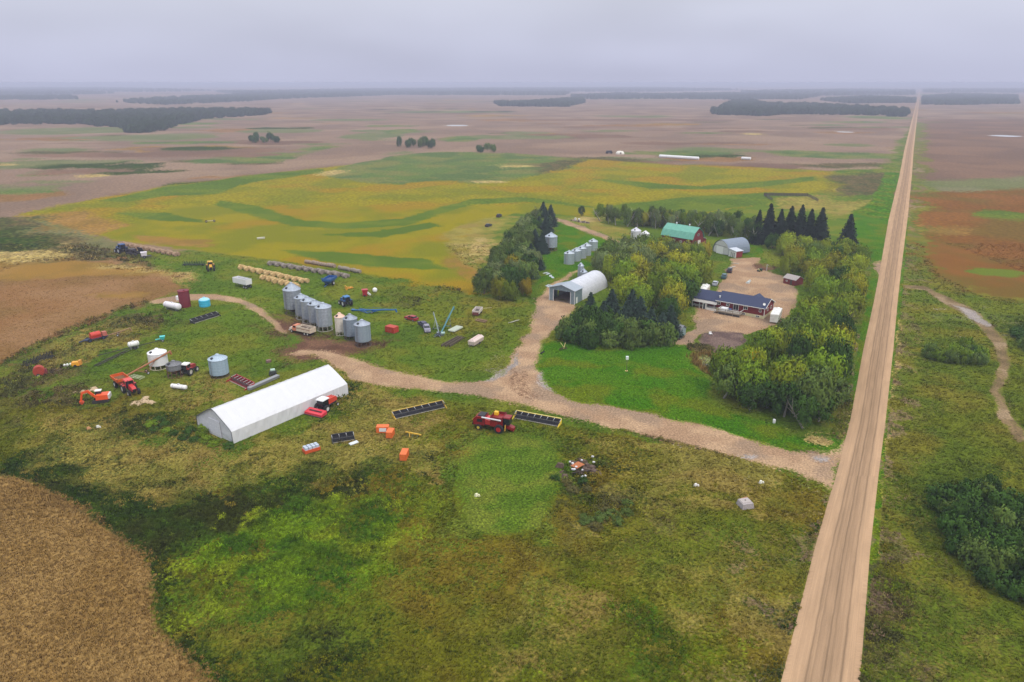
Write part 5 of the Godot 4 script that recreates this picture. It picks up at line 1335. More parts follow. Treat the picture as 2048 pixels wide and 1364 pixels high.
	tractor("bright red tractor hitched to the orange grain cart", Vector2(-91.34, -159.56), Vector2(-88.1, -156.35), 1.15, mat(190, 48, 44, 0.35), mat(206, 70, 66, 0.4), mat(196, 190, 184, 0.5))
	auger("long orange auger reaching from the grain cart past the white bin", Vector2(-97.54, -168.29), Vector2(-88.53, -175.75), 4.4, 0.22, worn(150, 92, 60, 166, 112, 76, 1.0, 0.7))
	o = thing("wire_panels", "pale wire fence panels leaning in the grass by the auger", "panels", Vector2(-94.72, -168.95), heading(Vector2(-96.98, -169.94), Vector2(-91.93, -167.32)))
	for k in 4: part(o, "panel_bar", Shape.new().bar(Vector3(-2.2, 0.1, -0.9 + k * 0.6), Vector3(2.4, 0.5, -0.6 + k * 0.5), 0.1), mat(190, 196, 160, 0.7))
	for k in 4: part(o, "cross_bar", Shape.new().bar(Vector3(-1.8 + k * 1.3, 0.2, -1.0), Vector3(-1.2 + k * 1.3, 0.35, 1.0), 0.09), mat(190, 196, 160, 0.7))
	tractor("old red tractor with a white cab roof beside the rusty-legged bin", Vector2(-82.47, -171.27), Vector2(-81.94, -174), 1.1, mat(150, 44, 40, 0.5), mat(222, 220, 220, 0.5), mat(190, 186, 180, 0.5))
	# excavator
	o = thing("excavator", "orange excavator with a white cab and its arm bent to the ground", "excavator", Vector2(-95.63, -154.36), heading(Vector2(-95.63, -154.36), Vector2(-98.43, -153.52)))
	var ex := mat(224, 84, 28, 0.45)
	for z in [-0.95, 0.95]: part(o, "track", Shape.new().prism([Vector2(-1.5, 0.0), Vector2(1.5, 0.0), Vector2(1.8, 0.35), Vector2(1.5, 0.75), Vector2(-1.5, 0.75), Vector2(-1.8, 0.35)], z - 0.25, z + 0.25), mat(44, 42, 40, 0.9))
	part(o, "house", Shape.new().taper(-0.5, 0.85, 0, 2.6, 1.1, 2.3, 0.95, 0.95), ex)
	var cb := part(o, "cab", Shape.new().taper(0.4, 0.9, 0.55, 1.3, 1.7, 1.0, 0.9, 0.95), mat(40, 46, 52, 0.15))
	part(cb, "roof", Shape.new().taper(0.4, 2.6, 0.55, 1.4, 0.16, 1.1, 0.95, 0.95), mat(226, 224, 222, 0.5))
	part(o, "counterweight", Shape.new().box(-1.85, 0.9, 0, 0.5, 1.0, 2.1), mat(200, 196, 192, 0.6))
	part(o, "boom", Shape.new().bar(Vector3(0.8, 1.3, -0.3), Vector3(2.4, 3.1, -0.3), 0.36, 0.5).bar(Vector3(2.3, 3.05, -0.3), Vector3(3.6, 2.7, -0.3), 0.34, 0.46), ex)
	part(o, "stick", Shape.new().bar(Vector3(3.5, 2.9, -0.3), Vector3(4.1, 0.7, -0.3), 0.28, 0.4), ex)
	part(o, "bucket", Shape.new().prism([Vector2(3.8, 0.8), Vector2(4.4, 0.75), Vector2(4.3, 0.1), Vector2(3.7, 0.02), Vector2(3.5, 0.4)], -0.75, 0.15), mat(190, 70, 30, 0.6))
	part(o, "ram", Shape.new().tube(Vector3(1.0, 1.9, -0.3), Vector3(2.2, 2.6, -0.3), 0.08, 0.08, 8), mat(180, 180, 184, 0.3))
	# left edge machines
	o = thing("liquid_trailer", "red liquid tank trailer with a dark blue frame in the grass near the field", "trailer", Vector2(-119.92, -197.18), heading(Vector2(-121.43, -195.47), Vector2(-118.38, -198.92)))
	part(o, "frame", Shape.new().box(0, 0.6, 0, 6.0, 0.25, 1.6).bar(Vector3(-3, 0.7, 0), Vector3(-4.6, 0.5, 0), 0.3), mat(38, 50, 78, 0.6))
	part(o, "tank", Shape.new().tube(Vector3(-1.4, 1.7, 0), Vector3(1.2, 1.7, 0), 0.85, 0.85, 16), mat(196, 58, 40, 0.45))
	part(o, "tank_seat", Shape.new().box(-0.1, 0.85, 0, 2.8, 0.4, 1.5), mat(170, 44, 36, 0.5))
	part(o, "engine_box", Shape.new().taper(2.3, 0.85, 0, 1.3, 1.2, 1.3, 0.85, 0.85), mat(176, 96, 80, 0.6))
	for x in [-2.0, 1.6]:
		for z in [-1.0, 1.0]: wheel(o, x, z, 0.55, 0.35, mat(44, 56, 84, 0.6))
	auger("rusty bent conveyor lying behind the red tank trailer", Vector2(-118.56, -199.8), Vector2(-112.58, -202.48), 1.8, 0.16, worn(160, 130, 96, 140, 108, 78, 1.0, 0.8), "old_conveyor")
	o = thing("rusty_baler", "rusty orange round machine standing alone at the left edge of the yard", "machine", Vector2(-119.51, -169.94), 0.5)
	part(o, "drum", Shape.new().lathe([[0.0, -0.85], [1.25, -0.85], [1.3, 0.0], [1.25, 0.85], [0.0, 0.85]], 18, Vector3(0, 1.5, 0), Vector3(0, 0, 1)), worn(176, 62, 36, 150, 50, 34, 1.0, 0.7))
	part(o, "housing", Shape.new().taper(1.2, 0.5, 0, 1.1, 1.2, 1.3, 0.8, 0.9), mat(120, 40, 44, 0.7))
	part(o, "tongue", Shape.new().bar(Vector3(1.5, 0.6, 0), Vector3(3.2, 0.5, 0), 0.16), mat(60, 50, 48, 0.8))
	for z in [-1.05, 1.05]: wheel(o, -0.2, z, 0.5, 0.25, mat(160, 150, 140, 0.6))
	o = thing("yellow_loader", "yellow skid with white tanks lying near the harrow", "machine", Vector2(-114.35, -176.46), 0.2)
	part(o, "body", Shape.new().taper(0.3, 0.35, 0, 2.0, 1.0, 1.3, 0.8, 0.9), mat(226, 160, 40, 0.5))
	part(o, "hood", Shape.new().taper(1.4, 0.5, 0, 0.7, 1.2, 1.1, 0.8, 0.8), mat(206, 140, 50, 0.5))
	for k in 3: part(o, "jug", Shape.new().lathe([[0.3, 0], [0.32, 0.6], [0.1, 0.8], [0.0, 0.8]], 12, Vector3(-1.2 - k * 0.6, 0.1, -0.5 + k * 0.25)), mat(222, 222, 222, 0.5))
	for z in [-0.7, 0.7]: wheel(o, 0.3, z, 0.36, 0.25, mat(50, 50, 50, 0.8))
	o = thing("scrap_metal", "low brown scrap frame between the rusty machine and the yellow one", "frame", Vector2(-117.98, -173.31), heading(Vector2(-119.68, -174), Vector2(-116.32, -174)))
	for k in 3: part(o, "beam", Shape.new().bar(Vector3(-1.8, 0.2, -0.8 + k * 0.7), Vector3(2.0, 0.35, -0.6 + k * 0.5), 0.16), worn(104, 82, 62, 84, 64, 52, 1.0, 0.9))
	for k in 3: part(o, "cross_beam", Shape.new().bar(Vector3(-1.4 + k * 1.3, 0.3, -0.9), Vector3(-1.0 + k * 1.3, 0.4, 0.9), 0.14), mat(84, 66, 54, 0.9))
	harrow("dark tine harrow lying parallel to the brown field's edge", Vector2(-127.25, -175.75), Vector2(-124.27, -183.43), mat(46, 46, 44, 0.8))
	harrow("dark green-black cultivator bank next to the yellow tractor", Vector2(-133.61, -287.62), Vector2(-124.67, -287.62), mat(40, 54, 50, 0.8))
	header("black straight header lying alone below the cyan tank", Vector2(-98.68, -212.39), Vector2(-93.77, -220.54), mat(36, 38, 40, 0.6), mat(30, 30, 34, 0.8), mat(50, 52, 52, 0.6), 5)
	# top-left: blue tractor with an air drill, bales
	tractor("dark blue articulated tractor at the end of the brown bale row", Vector2(-169.99, -310.54), Vector2(-173.92, -313.51), 1.45, mat(32, 66, 116, 0.4), mat(46, 80, 130, 0.4), mat(190, 190, 196, 0.5))
	o = thing("air_drill", "dark folded air drill hitched behind the blue tractor", "implement", Vector2(-161.99, -306.65), heading(Vector2(-165.97, -308.58), Vector2(-156.3, -302.85)))
	for k in 6: part(o, "frame_bar", Shape.new().bar(Vector3(-3.5 + k * 1.4, 0.8, -2.0), Vector3(-3.5 + k * 1.4, 1.2 + 1.6 * (k % 2), 2.4), 0.36), mat(48, 44, 52, 0.7))
	for z in [-2.0, 0.0, 2.0]: part(o, "rail", Shape.new().bar(Vector3(-4, 1.0, z), Vector3(4, 1.0, z), 0.4), mat(60, 54, 58, 0.7))
	for k in 8: part(o, "shank", Shape.new().bar(Vector3(-3.5 + k, 1.0, -1.0 + (k % 3)), Vector3(-3.7 + k, 0.1, -1.0 + (k % 3)), 0.12), mat(54, 50, 50, 0.8))
	for x in [-3.0, 0.0, 3.0]: wheel(o, x, 2.2, 0.5, 0.3, mat(80, 80, 84, 0.7))
	part(o, "hopper", Shape.new().taper(-1.5, 1.0, 0.4, 2.6, 1.6, 2.0, 1.2, 1.2), mat(58, 50, 56, 0.7))
	part(o, "wing", Shape.new().hexa([Vector3(-1, 1.0, -2.2), Vector3(3.5, 1.0, -2.2), Vector3(3.5, 1.0, -2.0), Vector3(-1, 1.0, -2.0), Vector3(-0.5, 3.2, -1.4), Vector3(3.0, 3.2, -1.4), Vector3(3.0, 3.2, -1.2), Vector3(-0.5, 3.2, -1.2)]), mat(66, 58, 54, 0.8))
	o = thing("seed_cart", "white-tanked seed cart behind the dark air drill", "cart", Vector2(-155.62, -300.98), 0.5)
	part(o, "tank", Shape.new().taper(0, 1.0, 0, 2.0, 1.6, 1.8, 1.25, 1.2), mat(214, 206, 216, 0.5))
	part(o, "frame", Shape.new().box(0.6, 0.6, 0, 4.4, 0.3, 1.6), mat(50, 48, 56, 0.7))
	for z in [-1.1, 1.1]: wheel(o, 0, z, 0.6, 0.4, mat(90, 90, 94, 0.7))
	tractor("yellow tractor facing the camera beside the cultivator bank", Vector2(-119.3, -280.12), Vector2(-116.42, -273.75), 1.2, mat(206, 150, 36, 0.45), mat(216, 170, 60, 0.45), mat(206, 160, 50, 0.5))
	bale_row(Vector2(-179.14, -328.14), Vector2(-142.21, -304.73), worn(160, 132, 106, 140, 114, 92, 1.5, 0.95), "brown straw bale in the row behind the blue tractor", "brown bales by the blue tractor", 3, true)

func harrow(label: String, a: Vector2, b: Vector2, m: Material) -> void:
	var o := thing("harrow", label, "harrow", (a + b) / 2, heading(a, b))
	var l := a.distance_to(b)
	for z in [-1.0, 0.0, 1.0]: part(o, "beam", Shape.new().bar(Vector3(-l / 2, 0.55, z), Vector3(l / 2, 0.55, z), 0.14), m)
	for k in 14:
		var x := -l / 2 + l * (k + 0.5) / 14
		part(o, "tine_bar", Shape.new().bar(Vector3(x, 0.5, -1.3), Vector3(x, 0.62, 1.3), 0.08).bar(Vector3(x, 0.5, -1.1), Vector3(x + 0.1, 0.0, -1.2), 0.06).bar(Vector3(x, 0.5, 0), Vector3(x + 0.1, 0.0, -0.1), 0.06).bar(Vector3(x, 0.5, 1.1), Vector3(x + 0.1, 0.0, 1.0), 0.06), m)
	for k in 9:
		# folded wing sections standing up over the beams
		var x := -l / 2 + l * (k + 0.5) / 9
		part(o, "wing_section", Shape.new().bar(Vector3(x, 0.6, -0.7), Vector3(x + 0.2, 1.7 + 0.25 * (k % 2), -0.3), 0.16).bar(Vector3(x - 0.3, 1.3, -0.5), Vector3(x + 0.5, 1.3, -0.4), 0.14).bar(Vector3(x, 0.6, 0.7), Vector3(x - 0.1, 1.5, 0.4), 0.14), m)
	for x in [-0.42, 0.42]: wheel(o, l * x, 0.3, 0.35, 0.2, mat(70, 70, 70, 0.8))

func machinery_middle() -> void:
	var blue := mat(30, 84, 148, 0.4); var red := mat(172, 30, 40, 0.4)
	# bales
	bale_row(Vector2(-108.97, -283.41), Vector2(-75.24, -260.34), worn(196, 168, 116, 178, 148, 98, 1.5, 0.95), "golden straw bale in the long row left of the blue cart", "golden bales of the long row", 11, true)
	bale_row(Vector2(-95.03, -267.63), Vector2(-76.67, -253.4), worn(196, 168, 116, 178, 148, 98, 1.5, 0.95), "golden straw bale in the short row in front of the long one", "golden bales of the short row", 12, true)
	bale_row(Vector2(-99.5, -290.2), Vector2(-61.74, -268.38), worn(140, 130, 122, 122, 112, 104, 1.5, 0.95), "weathered grey bale in the long row along the golden field", "grey bales of the long row", 13, true)
	bale_row(Vector2(-84.82, -291.95), Vector2(-70.51, -283.41), worn(158, 138, 122, 136, 118, 106, 1.5, 0.95), "weathered brownish bale in the short back row", "brownish bales of the back row", 14)
	bale_row(Vector2(-68.94, -281.75), Vector2(-58.75, -274.53), worn(146, 136, 124, 128, 118, 108, 1.5, 0.95), "grey bale at the far end of the back row", "grey bales ending the back row", 15)
	# trailers and carts
	var o := thing("grain_trailer", "white open grain trailer parked on grass above the track", "trailer", Vector2(-97.76, -254.76), heading(Vector2(-102.02, -257.52), Vector2(-93.57, -252.05)))
	var white := mat(220, 220, 224, 0.45)
	var s := Shape.new()
	for z in [-1.25, 1.25]: s.box(0, 1.5, z, 7.4, 1.9, 0.1)
	for x in [-3.7, 3.7]: s.box(x, 1.5, 0, 0.1, 1.9, 2.4)
	part(o, "box", s, white)
	part(o, "floor", Shape.new().box(0, 1.9, 0, 7.2, 0.1, 2.4), mat(110, 112, 116, 0.8))
	for x in [-1.7, 1.7]: part(o, "hopper", Shape.new().taper(x, 0.7, 0, 0.8, 0.85, 0.8, 3.6, 2.8), mat(150, 152, 158, 0.5))
	for x in [-2.4, 0.0, 2.4]: part(o, "bow", Shape.new().box(x, 3.4, 0, 0.1, 0.08, 2.5), white)
	part(o, "frame", Shape.new().box(0, 1.2, 0.6, 7.6, 0.2, 0.14).box(0, 1.2, -0.6, 7.6, 0.2, 0.14), mat(50, 50, 54, 0.7))
	for x in [2.0, 3.2]:
		for z in [-1.0, 1.0]: wheel(o, x, z, 0.5, 0.4, mat(190, 190, 194, 0.5))
	for z in [-0.8, 0.8]: part(o, "landing_leg", Shape.new().box(-2.8, 0, z, 0.14, 1.25, 0.14), mat(60, 60, 62, 0.7))
	grain_cart("dark blue grain cart standing on grass below the grey bales", Vector2(-66.79, -257.52), Vector2(-67.82, -252.72), 6.0, 3.2, 2.0, blue, mat(34, 66, 110, 0.6))
	o = thing("dozer_attachment", "yellow dozer blade and frame in the grass beside the blue cart", "blade", Vector2(-58.66, -252.05), 0.5)
	part(o, "blade", Shape.new().prism([Vector2(-1.2, 0), Vector2(-1.0, 0), Vector2(-0.8, 0.6), Vector2(-0.95, 1.2), Vector2(-1.15, 1.2), Vector2(-1.0, 0.6)], -1.3, 1.3), mat(222, 158, 40, 0.5))
	part(o, "frame", Shape.new().bar(Vector3(-0.9, 0.5, -0.8), Vector3(1.4, 0.5, -0.5), 0.3).bar(Vector3(-0.9, 0.5, 0.8), Vector3(1.4, 0.5, 0.5), 0.3).bar(Vector3(0.6, 0.5, -0.8), Vector3(0.6, 0.5, 0.8), 0.3), mat(214, 148, 36, 0.5))
	o = thing("red_hopper", "red hopper machine with a white chute beside the white ball", "machine", Vector2(-51.17, -242.97), 0.3)
	part(o, "hopper", Shape.new().taper(0, 1.0, 0, 1.4, 1.4, 1.4, 1.5, 1.4), red)
	part(o, "base", Shape.new().box(0, 0.15, 0, 1.5, 0.85, 1.5), mat(150, 26, 36, 0.5))
	part(o, "chute", Shape.new().bar(Vector3(0.8, 1.4, 0.4), Vector3(1.9, 0.4, 0.7), 0.5), mat(216, 214, 216, 0.5))
	for z in [-0.9, 0.9]: wheel(o, -0.2, z, 0.35, 0.2, mat(60, 60, 60, 0.7))
	o = thing("white_tank", "small round white tank alone in the grass right of the red hopper", "tank", Vector2(-48.6, -248.08), 0.0)
	part(o, "body", Shape.new().lathe([[0.3, 0.0], [0.75, 0.3], [0.85, 0.8], [0.7, 1.3], [0.2, 1.6], [0.0, 1.6]], 18), mat(228, 228, 230, 0.45))
	part(o, "stand", Shape.new().box(0, 0, 0, 1.0, 0.2, 1.0), mat(120, 116, 110, 0.8))
	tractor("blue tractor standing at the foot of the blue auger", Vector2(-55.32, -231.55), Vector2(-57.17, -233.87), 1.2, blue, mat(52, 116, 176, 0.4), mat(206, 206, 206, 0.5))
	o = auger("long blue swing auger behind the blue tractor", Vector2(-51.71, -225.38), Vector2(-37.16, -221.6), 1.6, 0.24, mat(28, 96, 160, 0.4))
	part(o, "undercarriage", Shape.new().bar(Vector3(2.0, 0.9, -0.6), Vector3(8.0, 0.6, 0.2), 0.18).bar(Vector3(2.0, 0.9, 0.9), Vector3(6.0, 0.3, 1.8), 0.16).bar(Vector3(6.0, 0.3, 1.8), Vector3(8.8, 1.0, 0.2), 0.16).bar(Vector3(4.0, 0.7, 0.4), Vector3(6.0, 0.3, 1.8), 0.16), mat(28, 84, 146, 0.4))
	grain_truck("cream grain truck with an orange cab parked in front of the bins", Vector2(-61.73, -202.94), Vector2(-65.06, -204.77))
	crate("rusty red steel box with torn side left of the old machinery", Vector2(-35.74, -204.31), Vector2(-33.61, -202.94), 3.4, 2.2, 1.7, worn(186, 62, 40, 160, 48, 34, 1.0, 0.6), "", "red_box")
	# wreck line
	car("dark red car body abandoned in the grass", Vector2(-31.45, -215.89), Vector2(-33.38, -217.42), mat(150, 36, 44, 0.4), false)
	car("dull purple car body second in the abandoned line", Vector2(-27.16, -209.96), Vector2(-28.74, -212.89), mat(62, 58, 84, 0.4), false)
	car("greyish van nosed toward the white shelter in the abandoned line", Vector2(-25.42, -205.23), Vector2(-24.53, -201.14), mat(132, 128, 146, 0.4), true)
	auger("grey pole auger leaning up to the left in the scrap group", Vector2(-21.57, -202.48), Vector2(-23.9, -210.93), 4.0, 0.14, mat(130, 142, 148, 0.5))
	auger("teal auger leaning up to the right in the scrap group", Vector2(-20.98, -202.48), Vector2(-18.15, -215.89), 4.2, 0.2, mat(64, 122, 134, 0.5))
	o = thing("auger_base", "tangled grey steel base under the crossing augers", "machine", Vector2(-21.5, -200.25), 0.2)
	for k in 5: part(o, "beam", Shape.new().bar(Vector3(cos(k * 1.3) * 1.6, 0.2, sin(k * 1.3) * 1.6), Vector3(-cos(k * 1.3) * 0.9, 0.8, -sin(k * 1.3) * 0.9), 0.16), mat(96, 106, 116, 0.6))
	part(o, "gearbox", Shape.new().taper(0, 0.3, 0, 1.2, 0.8, 1.0, 0.7, 0.7), mat(60, 66, 76, 0.6))
	part(o, "motor", Shape.new().tube(Vector3(0.8, 0.7, -0.6), Vector3(1.9, 0.7, -0.9), 0.4, 0.4, 12), mat(150, 176, 170, 0.5))
	o = thing("flat_panel", "pale green-grey metal sheet stack lying in the grass", "sheet", Vector2(-16.82, -206.16), heading(Vector2(-18.17, -204.31), Vector2(-15.5, -209)))
	for k in 4: part(o, "panel", Shape.new().box(-0.2 + k * 0.12, 0.3 + k * 0.06, -0.1 * k, 4.8, 0.05, 2.2), worn(178, 186, 168, 160, 166, 150, 1.0, 0.6))
	part(o, "pallet", Shape.new().box(0, 0, 0, 4.2, 0.28, 1.8), mat(110, 96, 76, 0.9))
	o = thing("lumber_pile", "brown pile of old beams and rails in the grass", "pile", Vector2(-16.69, -194.63), heading(Vector2(-18.75, -190.49), Vector2(-14.4, -198.92)))
	for k in 9: part(o, "beam", Shape.new().bar(Vector3(-4.4 + (k % 3) * 0.4, 0.2 + 0.22 * (k / 3), -1.3 + (k % 3) * 1.1), Vector3(4.2 + (k % 2) * 0.6, 0.2 + 0.22 * (k / 3), -1.1 + (k % 3) * 0.9), 0.22), worn(96, 84, 66, 78, 68, 54, 1.0, 0.9))
	o = thing("header_trailer", "pale pinkish white boat-shaped trailer with a ribbed cover", "trailer", Vector2(-10.23, -193.79), heading(Vector2(-11.52, -191.31), Vector2(-8.79, -196.75)))
	part(o, "body", Shape.new().taper(0, 0.5, 0, 5.4, 1.1, 1.9, 1.05, 1.15), worn(206, 190, 180, 190, 172, 162, 1.5, 0.6))
	part(o, "cover", Shape.new().taper(0, 1.6, 0, 5.6, 0.5, 2.1, 0.9, 0.5), worn(218, 200, 194, 204, 186, 180, 1.5, 0.6))
	var rb := Shape.new()
	for k in 6: rb.box(-2.2 + k * 0.88, 2.08, 0, 0.1, 0.08, 1.0)
	part(o, "ribs", rb, mat(190, 150, 146, 0.6))
	for z in [-1.0, 1.0]: wheel(o, 0.4, z, 0.36, 0.22, mat(90, 90, 90, 0.7))
	part(o, "tongue", Shape.new().bar(Vector3(-2.6, 0.6, 0), Vector3(-4.0, 0.5, 0), 0.14), mat(70, 66, 62, 0.8))
	o = thing("old_truck_box", "open white rimmed truck box with a rusty front sunk in grass", "truck box", Vector2(-11.08, -222.13), heading(Vector2(-11.73, -218.97), Vector2(-10.13, -226.48)))
	var tb := Shape.new()
	for z in [-1.1, 1.1]: tb.box(0, 0.8, z, 4.6, 1.0, 0.14)
	for x in [-2.3, 2.3]: tb.box(x, 0.8, 0, 0.14, 1.0, 2.06)
	part(o, "box", tb, worn(214, 206, 202, 190, 178, 172, 1.0, 0.6))
	part(o, "floor", Shape.new().box(0, 0.75, 0, 4.5, 0.1, 2.1), mat(46, 38, 40, 0.9))
	part(o, "tailgate", Shape.new().box(-2.5, 0.4, 0, 0.2, 0.9, 2.0), worn(120, 60, 46, 90, 44, 38, 1.0, 0.8))
	for x in [-1.3, 1.3]:
		for z in [-0.95, 0.95]: wheel(o, x, z, 0.42, 0.25, mat(80, 76, 72, 0.8))
	part(o, "pole", Shape.new().bar(Vector3(2.3, 1.2, 0.8), Vector3(6.2, 0.5, 3.2), 0.1), mat(186, 176, 140, 0.8))
	o = thing("log_pile", "short pile of brown logs below the old truck box", "logs", Vector2(-9.79, -214.38), heading(Vector2(-11.55, -215.39), Vector2(-8.05, -213.38)))
	for k in 5: part(o, "log", Shape.new().tube(Vector3(-2.0 + 0.2 * k, 0.22 + 0.3 * (k / 3), -0.5 + 0.45 * (k % 3)), Vector3(1.8 + 0.15 * k, 0.22 + 0.3 * (k / 3), -0.4 + 0.42 * (k % 3)), 0.2, 0.17, 9), worn(140, 112, 80, 110, 88, 64, 1.0, 0.9))
	o = thing("scrap_rails", "pale scrap rails in the grass left of the drive", "scrap", Vector2(0.46, -213.38), heading(Vector2(-1.54, -211.9), Vector2(2.5, -215.89)))
	for k in 4: part(o, "rail", Shape.new().bar(Vector3(-1.8 + k * 0.3, 0.15 + 0.1 * k, -0.5 + 0.3 * k), Vector3(2.2, 0.2 + 0.1 * k, -0.4 + 0.25 * k), 0.12), mat(170, 168, 158, 0.7))
	for k in 6:
		o = thing("metal_sheet", "bent grey metal sheet lying in a scatter by the arched shed's lane", "sheet", [Vector2(13.07, -275.31), Vector2(13.97, -273.75), Vector2(14.79, -270.66), Vector2(15.43, -268.38), Vector2(13.11, -255.44), Vector2(13.91, -256.82)][k], 0.6 + k * 0.4, "metal sheets beside the lane")
		part(o, "panel", Shape.new().hexa([Vector3(-1.1, 0.02, -0.5), Vector3(1.1, 0.1, -0.5), Vector3(1.1, 0.12, 0.5), Vector3(-1.1, 0.02, 0.5), Vector3(-1.1, 0.06, -0.5), Vector3(1.1, 0.16, -0.5), Vector3(1.1, 0.18, 0.5), Vector3(-1.1, 0.06, 0.5)]), mat(176, 184, 192, 0.5, 0.2))
	# beside and behind the white shelter
	header("dark red pickup header with pale fingers behind the white shelter", Vector2(-69.7, -167.32), Vector2(-63.39, -161.98), mat(150, 24, 34, 0.5), mat(130, 20, 30, 0.6), mat(160, 30, 38, 0.5), 6, "pickup_header", 1.9)
	o = thing("grey_trough", "long grey feed trough along the back of the white shelter", "trough", Vector2(-61.13, -164.77), heading(Vector2(-62.92, -161.67), Vector2(-59.4, -167.96)))
	part(o, "trough", Shape.new().taper(0, 0.1, 0, 9.5, 0.7, 0.8, 1.0, 1.4), mat(134, 136, 140, 0.7))
	for x in [-3.5, 0.0, 3.5]: part(o, "foot", Shape.new().box(x, 0, 0, 0.2, 0.12, 1.0), mat(90, 90, 92, 0.8))
	o = thing("small_sprayer", "small dark machine with a green top behind the white shelter", "machine", Vector2(-60.72, -170.6), 0.4)
	part(o, "body", Shape.new().taper(0, 0.4, 0, 1.8, 0.8, 1.1, 0.8, 0.8), mat(48, 54, 52, 0.6))
	part(o, "tank", Shape.new().tube(Vector3(-0.5, 1.4, 0), Vector3(0.6, 1.4, 0), 0.35, 0.35, 12), mat(170, 196, 186, 0.5))
	for x in [-0.6, 0.6]:
		for z in [-0.6, 0.6]: wheel(o, x, z, 0.36, 0.22, mat(90, 90, 90, 0.7))
	part(o, "boom", Shape.new().bar(Vector3(0.8, 0.8, -1.2), Vector3(1.4, 0.9, 1.4), 0.1), mat(60, 64, 64, 0.7))
	o = thing("pallet_stack", "low stack of brown pallets on the bare ground beyond the shelter", "pallets", Vector2(-64.74, -179.7), 0.5)
	for k in 4: part(o, "pallet", Shape.new().box(0.06 * (k % 2), 0.15 * k, 0, 1.2, 0.13, 1.1), worn(128, 100, 92, 106, 82, 76, 1.0, 0.9))

